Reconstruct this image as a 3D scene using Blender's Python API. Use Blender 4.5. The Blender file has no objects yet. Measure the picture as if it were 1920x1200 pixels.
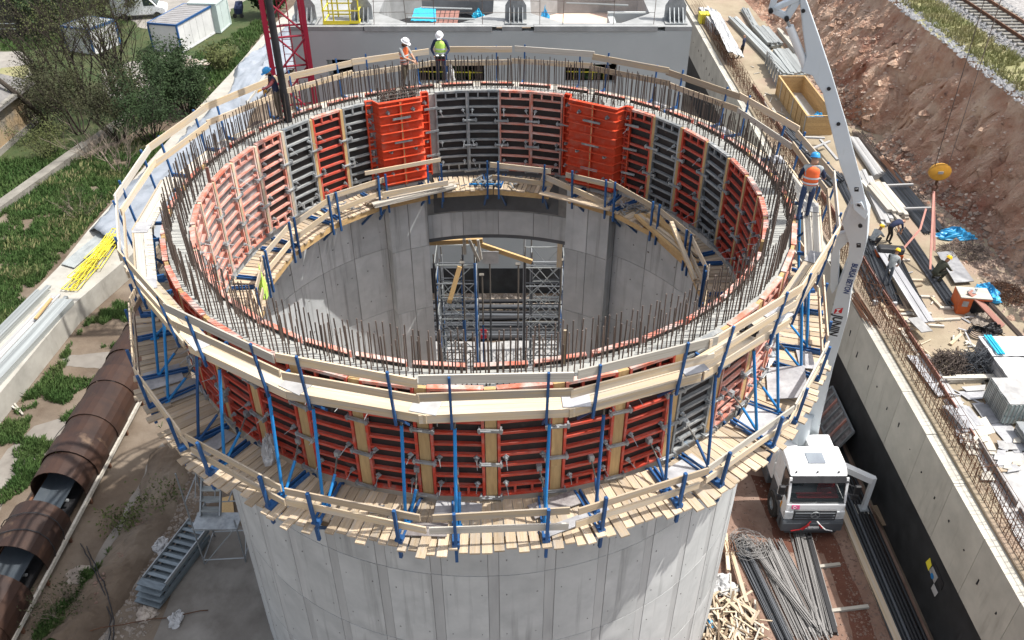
import bpy, math, random
from mathutils import Vector, Matrix, noise as mnoise
R_ = math.radians
rng = random.Random(7)
scn = bpy.context.scene
COL = scn.collection

# ------------------------------------------------------------ camera, sky, sun, exposure
CAM_H, CAM_P, CAM_F = 26.5, 0.62460, 1608.6 / 1920.0
cam_d = bpy.data.cameras.new('camera')
cam = bpy.data.objects.new('camera', cam_d)
COL.objects.link(cam)
cam.location = (0, 0, CAM_H)
cam.rotation_euler = (math.pi / 2 - CAM_P, 0, 0)
cam_d.sensor_width = 36.0
cam_d.lens = 36.0 * CAM_F
cam_d.clip_end = 2000
scn.camera = cam
SUN_EL, SUN_AZ = 61.0, 4.0          # azimuth counted from +X towards +Y
w = bpy.data.worlds.new('World')
scn.world = w
w.use_nodes = True
nt = w.node_tree
bg = nt.nodes['Background']
sky = nt.nodes.new('ShaderNodeTexSky')
sky.sky_type = 'NISHITA'
sky.sun_disc = False
sky.sun_elevation = R_(SUN_EL)
sky.sun_rotation = R_(90 - SUN_AZ)
sky.dust_density = 3.0
hsv = nt.nodes.new('ShaderNodeHueSaturation')          # a milky, thinly veiled sky
hsv.inputs['Saturation'].default_value = 0.42
nt.links.new(sky.outputs[0], hsv.inputs['Color'])
nt.links.new(hsv.outputs[0], bg.inputs[0])
bg.inputs[1].default_value = 0.15
sd = bpy.data.lights.new('sun', 'SUN')
sd.energy = 3.3
sd.angle = R_(0.5)
sd.color = (1.0, 0.965, 0.91)
sun = bpy.data.objects.new('sun', sd)
COL.objects.link(sun)
sv = Vector((math.cos(R_(SUN_EL)) * math.cos(R_(SUN_AZ)), math.cos(R_(SUN_EL)) * math.sin(R_(SUN_AZ)), math.sin(R_(SUN_EL))))
sun.rotation_euler = sv.to_track_quat('Z', 'Y').to_euler()
sun.location = sv * 120
scn.view_settings.view_transform = 'Standard'
scn.view_settings.look = 'None'
scn.view_settings.exposure = 0.86
scn.view_settings.gamma = 1.0
scn.view_settings.use_curve_mapping = False

# ------------------------------------------------------------ photo point -> place in the world
_c, _s, _f = math.cos(CAM_P), math.sin(CAM_P), 1608.6
def _ray(px, py):
    u, v = (px - 960) / _f, (py - 600) / _f
    return Vector((u, _c - v * _s, -(_s + v * _c)))
def at(px, py, z=0.0):
    r = _ray(px, py)
    return Vector((0, 0, CAM_H)) + r * ((z - CAM_H) / r.z)
def atY(px, py, y):
    r = _ray(px, py)
    return Vector((0, 0, CAM_H)) + r * (y / r.y)
def atX(px, py, x):
    r = _ray(px, py)
    return Vector((0, 0, CAM_H)) + r * (x / r.x)

# ------------------------------------------------------------ materials
def mat(name, a, b=None, scale=3.0, stretch=(1, 1, 1), rough=0.75, metal=0.0, bump=0.0, rnd=0.12, spec=0.3,
        detail=5.0, lo=0.35, hi=0.65, c=None, cscale=0.6, clo=0.5, chi=0.7, alpha=None, bscale=None, streak=None):
    m = bpy.data.materials.new(name)
    m.use_nodes = True
    n, l = m.node_tree.nodes, m.node_tree.links
    bs = n['Principled BSDF']
    bs.inputs['Roughness'].default_value = rough
    bs.inputs['Metallic'].default_value = metal
    bs.inputs['Specular IOR Level'].default_value = spec
    if alpha is not None:
        bs.inputs['Alpha'].default_value = alpha
    tc = n.new('ShaderNodeTexCoord'); oi = n.new('ShaderNodeObjectInfo')
    wv = n.new('ShaderNodeMath'); wv.operation = 'MULTIPLY'; wv.inputs[1].default_value = 57.0
    l.new(oi.outputs['Random'], wv.inputs[0])
    def tex(sc, st, det=detail, rough_=0.6):
        mp = n.new('ShaderNodeMapping'); mp.inputs['Scale'].default_value = [sc * q for q in st]
        l.new(tc.outputs['Object'], mp.inputs['Vector'])
        t = n.new('ShaderNodeTexNoise'); t.noise_dimensions = '4D'
        t.inputs['Scale'].default_value = 1.0; t.inputs['Detail'].default_value = det
        t.inputs['Roughness'].default_value = rough_
        l.new(mp.outputs[0], t.inputs['Vector']); l.new(wv.outputs[0], t.inputs['W'])
        return t.outputs[0]
    def ramp(src, p, q):
        r = n.new('ShaderNodeMapRange'); r.inputs[1].default_value = p; r.inputs[2].default_value = q
        l.new(src, r.inputs[0]); return r.outputs[0]
    def mix(fac, x, y, mode='MIX'):
        k = n.new('ShaderNodeMix'); k.data_type = 'RGBA'; k.blend_type = mode
        if isinstance(fac, float): k.inputs['Factor'].default_value = fac
        else: l.new(fac, k.inputs['Factor'])
        for s_, i in ((x, 6), (y, 7)):
            if isinstance(s_, tuple): k.inputs[i].default_value = (*s_, 1)
            else: l.new(s_, k.inputs[i])
        return k.outputs[2]
    if b is None:
        b = tuple(q * 0.7 for q in a)
    t1 = tex(scale, stretch)
    colr = mix(ramp(t1, lo, hi), a, b)
    if c is not None:
        t2 = tex(cscale, (1, 1, 1))
        colr = mix(ramp(t2, clo, chi), colr, c)
    if streak is not None:
        t3 = tex(streak[0], (1, 1, streak[1]), 6.0)
        colr = mix(ramp(t3, streak[3], streak[4]), colr, streak[2])
    if rnd:
        mr = n.new('ShaderNodeMapRange'); mr.inputs[3].default_value = 1 - rnd; mr.inputs[4].default_value = 1 + rnd
        l.new(oi.outputs['Random'], mr.inputs[0])
        cc = n.new('ShaderNodeCombineColor')
        for i in range(3): l.new(mr.outputs[0], cc.inputs[i])
        colr = mix(1.0, colr, cc.outputs[0], 'MULTIPLY')
    l.new(colr, bs.inputs['Base Color'])
    if bump:
        bp = n.new('ShaderNodeBump'); bp.inputs['Strength'].default_value = 1.0; bp.inputs['Distance'].default_value = bump
        src = t1 if bscale is None else tex(bscale, (1, 1, 1), 6.0)
        l.new(src, bp.inputs['Height']); l.new(bp.outputs[0], bs.inputs['Normal'])
    return m

MT = {}
MT['conc'] = mat('concrete_wall', (0.47, 0.48, 0.47), (0.37, 0.38, 0.375), scale=0.9, bump=0.004, rough=0.85, rnd=0.07, streak=(3.8, 0.045, (0.23, 0.235, 0.23), 0.56, 0.76), c=(0.53, 0.54, 0.53), cscale=0.5, clo=0.52, chi=0.72)
MT['conc_in'] = mat('concrete_inside', (0.52, 0.54, 0.545), (0.40, 0.42, 0.425), scale=1.1, bump=0.004, rough=0.85, rnd=0.12, streak=(3.8, 0.045, (0.20, 0.205, 0.20), 0.54, 0.74))
MT['conc_core'] = mat('concrete_joint', (0.26, 0.26, 0.25), (0.17, 0.17, 0.165), scale=2.0, rough=0.9)
MT['conc_strip'] = mat('concrete_strip', (0.45, 0.455, 0.445), (0.33, 0.335, 0.33), scale=1.5, stretch=(1, 1, 0.2), rough=0.9, rnd=0.1, bump=0.003)
MT['fresh'] = mat('fresh_concrete', (0.40, 0.40, 0.37), (0.30, 0.30, 0.28), scale=2.5, bump=0.012, rough=0.8, bscale=14.0)
MT['build'] = mat('grey_wall_coat', (0.42, 0.44, 0.435), (0.37, 0.39, 0.385), scale=0.35, rough=0.9, rnd=0.02, bump=0.002)
MT['build_top'] = mat('grey_slab_top', (0.35, 0.355, 0.35), (0.245, 0.25, 0.245), scale=1.3, rough=0.9, bump=0.006)
MT['retain'] = mat('retaining_concrete', (0.50, 0.475, 0.41), (0.385, 0.365, 0.315), scale=0.8, rough=0.9, bump=0.004, rnd=0.05, streak=(2.2, 0.15, (0.27, 0.25, 0.21), 0.58, 0.8))
MT['membrane'] = mat('black_membrane', (0.018, 0.019, 0.020), (0.034, 0.036, 0.038), scale=1.4, rough=0.6, bump=0.006, spec=0.3, c=(0.05, 0.055, 0.055), cscale=0.5, clo=0.56, chi=0.80, streak=(2.0, 0.2, (0.085, 0.088, 0.088), 0.62, 0.78))
MT['wood'] = mat('pale_timber', (0.56, 0.44, 0.29), (0.45, 0.345, 0.215), scale=1.0, stretch=(2.2, 9, 9), rough=0.75, rnd=0.24, bump=0.003, c=(0.42, 0.375, 0.315), cscale=2.0, clo=0.42, chi=0.62, streak=(9.0, 1.0, (0.30, 0.24, 0.17), 0.62, 0.74))
MT['deck'] = mat('deck_timber', (0.49, 0.385, 0.265), (0.35, 0.27, 0.18), scale=1.0, stretch=(2.2, 8, 8), rough=0.8, rnd=0.30, bump=0.003, c=(0.40, 0.35, 0.29), cscale=2.6, clo=0.45, chi=0.68)
MT['wood_grey'] = mat('weathered_timber', (0.50, 0.47, 0.41), (0.37, 0.34, 0.29), scale=1.0, stretch=(2.2, 9, 9), rough=0.85, rnd=0.2, bump=0.002)
MT['wood_dark'] = mat('dark_timber', (0.20, 0.14, 0.09), (0.12, 0.09, 0.06), scale=1.0, stretch=(2, 8, 8), rough=0.85, rnd=0.2)
MT['infill'] = mat('infill_timber', (0.50, 0.34, 0.16), (0.40, 0.26, 0.12), scale=2.0, stretch=(9, 9, 1.2), rough=0.75, rnd=0.1, bump=0.002)
MT['ply_grey'] = mat('grey_plywood', (0.36, 0.36, 0.37), (0.22, 0.22, 0.23), scale=2.3, rough=0.7, rnd=0.25, c=(0.5, 0.5, 0.5), cscale=1.2, bump=0.001)
MT['ply_pale'] = mat('pale_sheet', (0.40, 0.395, 0.385), (0.27, 0.265, 0.26), scale=2.6, rough=0.65, rnd=0.15)
MT['ply_black'] = mat('form_plywood', (0.030, 0.024, 0.022), (0.018, 0.016, 0.016), scale=3.0, rough=0.5, rnd=0.3, c=(0.10, 0.09, 0.085), cscale=2.0, clo=0.60, chi=0.85, streak=(6.0, 0.2, (0.11, 0.11, 0.11), 0.64, 0.85))
MT['ply_dust_sun'] = mat('dusty_sunlit_plywood', (0.30, 0.28, 0.27), (0.12, 0.10, 0.10), scale=3.5, rough=0.7, rnd=0.2)  # dusty board; its pale tone also paints sunlight on the lit inner panels
MT['red'] = mat('red_steel', (0.52, 0.058, 0.030), (0.42, 0.045, 0.026), scale=4.0, rough=0.55, rnd=0.15, c=(0.42, 0.20, 0.16), cscale=3.5, clo=0.46, chi=0.74, streak=(7.0, 0.5, (0.30, 0.23, 0.20), 0.58, 0.76))
MT['stone_slope'] = mat('earthy_stones', (0.44, 0.345, 0.275), (0.27, 0.19, 0.15), scale=2.0, rough=0.95, rnd=0.3)
MT['stone_red'] = mat('reddish_stones', (0.27, 0.19, 0.15), (0.18, 0.11, 0.085), scale=2.0, rough=0.95, rnd=0.3)
MT['red_dust_sun'] = mat('dusty_sunlit_red_steel', (0.56, 0.14, 0.085), (0.53, 0.24, 0.18), scale=4.0, rough=0.6, rnd=0.18, c=(0.52, 0.42, 0.38), cscale=2.4, clo=0.44, chi=0.66, streak=(6.0, 0.5, (0.50, 0.46, 0.43), 0.56, 0.72))  # cement dust, and sunlight painted into the colour of the lit panels
MT['orange'] = mat('orange_red_steel', (0.58, 0.066, 0.024), (0.48, 0.055, 0.022), scale=2.0, rough=0.5, rnd=0.05, c=(0.52, 0.17, 0.11), cscale=2.5, clo=0.52, chi=0.80, streak=(5.0, 0.3, (0.42, 0.22, 0.17), 0.60, 0.78))
MT['grey_steel'] = mat('grey_form_steel', (0.20, 0.215, 0.22), (0.12, 0.13, 0.14), scale=3.0, rough=0.6, metal=0.1, rnd=0.22, c=(0.42, 0.42, 0.40), cscale=3.0, clo=0.42, chi=0.66, streak=(6.0, 1.0, (0.13, 0.20, 0.27), 0.6, 0.75))
MT['galv'] = mat('galvanised_steel', (0.38, 0.40, 0.405), (0.25, 0.265, 0.275), scale=5.0, rough=0.45, metal=0.45, rnd=0.18)
MT['blue'] = mat('blue_steel', (0.022, 0.092, 0.245), (0.018, 0.068, 0.18), scale=4.0, rough=0.5, rnd=0.2, c=(0.12, 0.17, 0.22), cscale=3.0, clo=0.60, chi=0.85)
MT['blue_prop'] = mat('bright_blue_prop', (0.022, 0.23, 0.55), (0.018, 0.17, 0.43), scale=3.0, rough=0.45, rnd=0.15, c=(0.25, 0.33, 0.38), cscale=2.0, clo=0.66, chi=0.9)
MT['screw'] = mat('prop_screw', (0.09, 0.085, 0.08), (0.20, 0.18, 0.15), scale=6.0, rough=0.6, metal=0.4)
MT['rebar'] = mat('rebar_steel', (0.145, 0.112, 0.092), (0.085, 0.068, 0.06), scale=3.0, rough=0.7, metal=0.2, rnd=0.35)
MT['rebar_blk'] = mat('dark_bar_steel', (0.055, 0.060, 0.068), (0.095, 0.10, 0.108), scale=1.5, rough=0.5, metal=0.35, rnd=0.45)
MT['rebar_grey'] = mat('grey_bar_steel', (0.26, 0.25, 0.24), (0.16, 0.155, 0.15), scale=1.5, rough=0.55, metal=0.3, rnd=0.4)
MT['rust'] = mat('rusty_steel', (0.16, 0.075, 0.04), (0.09, 0.045, 0.028), scale=3.0, rough=0.85, rnd=0.3)
MT['cover'] = mat('rusty_cover', (0.048, 0.024, 0.0155), (0.026, 0.0145, 0.0115), scale=1.2, rough=0.55, rnd=0.15, c=(0.15, 0.10, 0.065), cscale=0.75, clo=0.62, chi=0.74, bump=0.004)
MT['belt'] = mat('belt_rubber', (0.035, 0.045, 0.055), (0.06, 0.07, 0.08), scale=1.0, rough=0.5, rnd=0.05)
MT['silver'] = mat('silver_profiles', (0.40, 0.42, 0.405), (0.27, 0.285, 0.28), scale=1.2, rough=0.45, metal=0.35, rnd=0.2)
MT['white'] = mat('white_paint', (0.74, 0.75, 0.75), (0.62, 0.63, 0.63), scale=1.0, rough=0.35, rnd=0.03, spec=0.5, lo=0.45, hi=0.9, streak=(4.0, 0.4, (0.48, 0.45, 0.41), 0.62, 0.82))
MT['boom'] = mat('boom_paint', (0.58, 0.63, 0.66), (0.51, 0.56, 0.595), scale=0.8, rough=0.4, rnd=0.02, spec=0.5, lo=0.4, hi=0.9, streak=(3.0, 0.3, (0.40, 0.42, 0.42), 0.60, 0.85))
MT['cabin'] = mat('cabin_panel', (0.60, 0.60, 0.585), (0.50, 0.50, 0.49), scale=1.0, rough=0.5, rnd=0.04)
MT['cabin_roof'] = mat('cabin_roof', (0.28, 0.275, 0.275), (0.20, 0.19, 0.185), scale=1.0, rough=0.7)
MT['green_cabin'] = mat('pale_green_panel', (0.50, 0.58, 0.55), (0.43, 0.50, 0.48), scale=1.0, rough=0.5)
MT['black'] = mat('black_plastic', (0.015, 0.015, 0.017), (0.03, 0.03, 0.032), scale=3.0, rough=0.5, rnd=0.1)
MT['rubber'] = mat('tyre_rubber', (0.022, 0.022, 0.022), (0.05, 0.045, 0.04), scale=4.0, rough=0.85)
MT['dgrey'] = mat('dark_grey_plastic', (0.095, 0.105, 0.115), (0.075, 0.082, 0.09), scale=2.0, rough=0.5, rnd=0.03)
MT['grille'] = mat('grille_plastic', (0.035, 0.038, 0.042), (0.05, 0.052, 0.056), scale=3.0, rough=0.45, rnd=0.03)
MT['glass'] = mat('dark_glass', (0.02, 0.028, 0.03), (0.03, 0.04, 0.042), scale=1.0, rough=0.06, rnd=0.0, spec=0.6)
MT['hatch'] = mat('hatch_glass', (0.24, 0.27, 0.30), (0.18, 0.20, 0.23), scale=2.0, rough=0.3, rnd=0.0)
MT['lamp'] = mat('lamp_glass', (0.60, 0.62, 0.62), (0.42, 0.44, 0.45), scale=6.0, rough=0.15, rnd=0.0, spec=0.6)
MT['seat_red'] = mat('red_cloth', (0.34, 0.012, 0.018), (0.22, 0.01, 0.012), scale=5.0, rough=0.8, rnd=0.0)
MT['pink'] = mat('pink_flag', (0.62, 0.10, 0.24), (0.55, 0.09, 0.2), scale=1.0, rough=0.6, rnd=0.0)
MT['txt_black'] = mat('black_lettering', (0.012, 0.012, 0.014), (0.016, 0.016, 0.018), rough=0.5, rnd=0.0)
MT['txt_blue'] = mat('blue_lettering', (0.02, 0.045, 0.16), (0.02, 0.045, 0.15), rough=0.5, rnd=0.0)
MT['txt_red'] = mat('red_emblem', (0.55, 0.012, 0.02), (0.5, 0.012, 0.02), rough=0.5, rnd=0.0)
MT['txt_white'] = mat('white_lettering', (0.75, 0.75, 0.75), (0.7, 0.7, 0.7), rough=0.5, rnd=0.0)
MT['amber'] = mat('amber_reflector', (0.62, 0.27, 0.02), (0.55, 0.22, 0.02), rough=0.3, rnd=0.0)
MT['yellow'] = mat('yellow_steel', (0.72, 0.62, 0.05), (0.66, 0.55, 0.05), scale=3.0, rough=0.5, rnd=0.1)
MT['hook'] = mat('yellow_orange_paint', (0.46, 0.235, 0.025), (0.36, 0.17, 0.022), scale=4.0, rough=0.5, c=(0.2, 0.12, 0.05), cscale=6.0, clo=0.6, chi=0.8)
MT['crane'] = mat('dark_red_mast', (0.27, 0.015, 0.035), (0.22, 0.013, 0.03), scale=2.0, rough=0.45, rnd=0.1)
MT['machine'] = mat('orange_machine', (0.55, 0.12, 0.03), (0.42, 0.085, 0.025), scale=3.0, rough=0.5, rnd=0.05)
MT['tarp_blue'] = mat('blue_tarpaulin', (0.03, 0.28, 0.55), (0.05, 0.38, 0.66), scale=3.0, rough=0.4, rnd=0.1, spec=0.5)
MT['tarp_cyan'] = mat('cyan_tarpaulin', (0.02, 0.36, 0.58), (0.03, 0.44, 0.64), scale=3.0, rough=0.4, rnd=0.1)
MT['bag_white'] = mat('white_woven_bag', (0.50, 0.50, 0.495), (0.37, 0.37, 0.37), scale=4.0, rough=0.7, rnd=0.08)
MT['plastic'] = mat('milky_sheeting', (0.27, 0.29, 0.32), (0.20, 0.225, 0.255), scale=1.4, rough=0.35, rnd=0.0, spec=0.6)
MT['brown_board'] = mat('brown_board', (0.27, 0.13, 0.10), (0.21, 0.10, 0.08), scale=2.0, rough=0.7)
MT['pinkfill'] = mat('pale_pink_fill', (0.62, 0.46, 0.37), (0.55, 0.40, 0.32), scale=2.0, rough=0.95)
MT['soil'] = mat('soil', (0.140, 0.105, 0.075), (0.085, 0.062, 0.044), scale=0.6, rough=0.95, rnd=0.0, detail=9, bump=0.03, bscale=5.0, c=(0.185, 0.150, 0.115), cscale=0.22, clo=0.45, chi=0.62)
MT['redsoil'] = mat('red_soil', (0.235, 0.150, 0.112), (0.165, 0.098, 0.072), scale=0.8, rough=0.95, rnd=0.0, detail=9, bump=0.03, bscale=7.0, c=(0.30, 0.215, 0.17), cscale=0.35)
MT['wetsoil_shadow'] = mat('damp_shadowed_red_soil', (0.090, 0.035, 0.022), (0.13, 0.055, 0.036), scale=1.2, rough=0.9, rnd=0.0, detail=9, bump=0.03, bscale=8.0)  # dark tone for damp earth and the lorry's painted shadow
MT['sand'] = mat('sandy_bank', (0.335, 0.28, 0.20), (0.24, 0.195, 0.135), scale=0.7, rough=0.95, rnd=0.0, detail=9, bump=0.02, bscale=7.0, c=(0.30, 0.22, 0.165), cscale=0.3, clo=0.5, chi=0.65)
MT['slope'] = mat('embankment_earth', (0.50, 0.365, 0.27), (0.36, 0.195, 0.13), scale=0.8, rough=0.95, rnd=0.0, detail=12, bump=0.25, bscale=3.0, c=(0.20, 0.075, 0.048), cscale=0.12, clo=0.55, chi=0.66, streak=(0.9, 1.0, (0.10, 0.06, 0.055), 0.62, 0.72))
MT['turf'] = mat('turf_ground', (0.036, 0.060, 0.020), (0.065, 0.072, 0.03), scale=0.7, rough=0.95, rnd=0.0, detail=9, bump=0.05, bscale=5.0, c=(0.11, 0.10, 0.055), cscale=0.3, clo=0.62, chi=0.8)
MT['drygrass'] = mat('dry_turf', (0.19, 0.20, 0.085), (0.26, 0.23, 0.13), scale=0.9, rough=0.95, rnd=0.0, detail=9, bump=0.04, bscale=5.0)
MT['blade'] = mat('grass_blades', (0.046, 0.100, 0.024), (0.080, 0.130, 0.036), scale=0.5, rough=0.8, rnd=0.0, c=(0.105, 0.120, 0.045), cscale=0.35, clo=0.54, chi=0.75)
MT['blade_dry'] = mat('dry_grass_blades', (0.20, 0.22, 0.085), (0.30, 0.265, 0.14), scale=0.6, rough=0.85, rnd=0.0)
MT['ballast'] = mat('ballast', (0.36, 0.345, 0.33), (0.20, 0.19, 0.185), scale=6.0, rough=0.95, rnd=0.0, detail=4, bump=0.08, bscale=7.0)
MT['stone'] = mat('pale_stones', (0.36, 0.31, 0.26), (0.22, 0.185, 0.155), scale=2.0, rough=0.95, rnd=0.3)
MT['stair'] = mat('stair_steel', (0.20, 0.235, 0.255), (0.13, 0.155, 0.17), scale=5.0, rough=0.5, metal=0.4, rnd=0.15)
MT['stone_grey'] = mat('grey_stones', (0.29, 0.29, 0.29), (0.2, 0.2, 0.205), scale=2.0, rough=0.95, rnd=0.3)
MT['slabdirt'] = mat('dirty_slab', (0.215, 0.195, 0.17), (0.145, 0.13, 0.112), scale=0.9, rough=0.95, rnd=0.0, bump=0.01, detail=8, c=(0.27, 0.25, 0.22), cscale=0.5)
MT['road'] = mat('pale_road', (0.29, 0.27, 0.24), (0.21, 0.195, 0.175), scale=0.8, rough=0.95, rnd=0.0, detail=8)
MT['oldwall'] = mat('old_concrete', (0.24, 0.225, 0.195), (0.16, 0.15, 0.13), scale=1.2, rough=0.95, bump=0.01, streak=(2.5, 0.2, (0.12, 0.11, 0.095), 0.55, 0.75))
MT['leftwall'] = mat('left_wall_concrete', (0.42, 0.40, 0.355), (0.31, 0.295, 0.26), scale=1.0, rough=0.95, bump=0.01, streak=(2.5, 0.2, (0.2, 0.185, 0.16), 0.58, 0.8))
MT['plaster'] = mat('ochre_plaster', (0.35, 0.24, 0.13), (0.27, 0.235, 0.18), scale=0.5, rough=0.95, c=(0.19, 0.17, 0.14), cscale=0.45, clo=0.5, chi=0.6)
MT['oldroof'] = mat('old_roof', (0.21, 0.20, 0.19), (0.14, 0.135, 0.13), scale=1.5, rough=0.95, bump=0.01)
MT['bark'] = mat('bark', (0.058, 0.046, 0.036), (0.035, 0.028, 0.022), scale=4.0, rough=0.95, rnd=0.1)
MT['twig'] = mat('pale_twigs', (0.26, 0.21, 0.165), (0.18, 0.145, 0.115), scale=4.0, rough=0.95, rnd=0.1)
MT['leaf_lt'] = mat('young_leaves', (0.100, 0.115, 0.036), (0.065, 0.078, 0.026), scale=0.7, rough=0.8, rnd=0.08)
MT['leaf_dk'] = mat('dark_leaves', (0.032, 0.060, 0.018), (0.018, 0.034, 0.012), scale=0.9, rough=0.8, rnd=0.08)
MT['leaf_ol'] = mat('olive_leaves', (0.058, 0.062, 0.024), (0.036, 0.038, 0.018), scale=0.7, rough=0.8, rnd=0.08)
MT['skin'] = mat('skin', (0.42, 0.24, 0.16), (0.36, 0.2, 0.13), scale=6, rough=0.6, rnd=0.0)
MT['navy'] = mat('navy_cloth', (0.018, 0.025, 0.055), (0.028, 0.036, 0.075), scale=6, rough=0.9, rnd=0.0)
MT['jeans'] = mat('blue_jeans', (0.05, 0.085, 0.17), (0.03, 0.05, 0.11), scale=6, rough=0.9, rnd=0.0)
MT['greyjeans'] = mat('grey_trousers', (0.11, 0.13, 0.15), (0.075, 0.085, 0.10), scale=6, rough=0.9, rnd=0.0)
MT['maroon'] = mat('maroon_cloth', (0.16, 0.035, 0.035), (0.10, 0.025, 0.03), scale=6, rough=0.9, rnd=0.0)
MT['khaki'] = mat('khaki_cloth', (0.13, 0.11, 0.08), (0.09, 0.075, 0.055), scale=6, rough=0.9, rnd=0.0)
MT['olivecl'] = mat('dark_olive_cloth', (0.05, 0.052, 0.035), (0.035, 0.036, 0.026), scale=6, rough=0.9, rnd=0.0)
MT['greycl'] = mat('grey_striped_cloth', (0.36, 0.38, 0.37), (0.22, 0.24, 0.25), scale=9, rough=0.9, rnd=0.0)
MT['vest_or'] = mat('orange_vest', (0.85, 0.17, 0.05), (0.75, 0.13, 0.04), scale=6, rough=0.7, rnd=0.0)
MT['vest_yl'] = mat('yellow_green_vest', (0.55, 0.82, 0.16), (0.48, 0.74, 0.13), scale=6, rough=0.7, rnd=0.0)
MT['reflect'] = mat('reflective_tape', (0.62, 0.63, 0.64), (0.52, 0.53, 0.54), scale=6, rough=0.4, rnd=0.0)
MT['hat_white'] = mat('white_helmet', (0.78, 0.78, 0.78), (0.72, 0.72, 0.72), rough=0.3, rnd=0.0)
MT['hat_blue'] = mat('blue_helmet', (0.04, 0.28, 0.56), (0.035, 0.24, 0.5), rough=0.3, rnd=0.0)
MT['hat_yellow'] = mat('yellow_helmet', (0.75, 0.50, 0.03), (0.68, 0.45, 0.03), rough=0.3, rnd=0.0)
MT['strap'] = mat('pink_sling', (0.50, 0.25, 0.20), (0.42, 0.2, 0.17), scale=4, rough=0.8)
# ------------------------------------------------------------ helpers
WL = {}
def tag(o, label=None, cat=None, group=None, kind=None):
    if label: o['label'] = label
    if cat: o['category'] = cat
    if group: o['group'] = group
    if kind: o['kind'] = kind
    return o
def thing(name, label, cat, loc=(0, 0, 0), rotz=0.0, group=None, local=False):
    o = bpy.data.objects.new(name, None)
    COL.objects.link(o)
    o.location = loc
    o.rotation_euler = (0, 0, rotz)
    o.empty_display_size = 0.2
    WL[o] = Vector((0, 0, 0)) if local else Vector(loc)
    return tag(o, label, cat, group)
def link(o, parent, M):
    COL.objects.link(o)
    if parent is not None:
        o.parent = parent
        M = Matrix.Translation(-WL[parent]) @ M
    o.matrix_basis = M
    WL[o] = (WL[parent] if parent is not None else Vector((0, 0, 0))) + M.to_translation()
    return o
def frame(p0, p1, up=(0, 0, 1)):
    p0, p1 = Vector(p0), Vector(p1)
    d = p1 - p0
    x = d.normalized()
    u = Vector(up)
    y = u.cross(x)
    if y.length < 1e-4:
        y = Vector((0, 1, 0)).cross(x)
        if y.length < 1e-4: y = Vector((1, 0, 0)).cross(x)
    y.normalize()
    z = x.cross(y)
    return p0, p1, d.length, x, y, z
def basis(x, y, z, t):
    return Matrix(((x[0], y[0], z[0], t[0]), (x[1], y[1], z[1], t[1]), (x[2], y[2], z[2], t[2]), (0, 0, 0, 1)))
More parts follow.
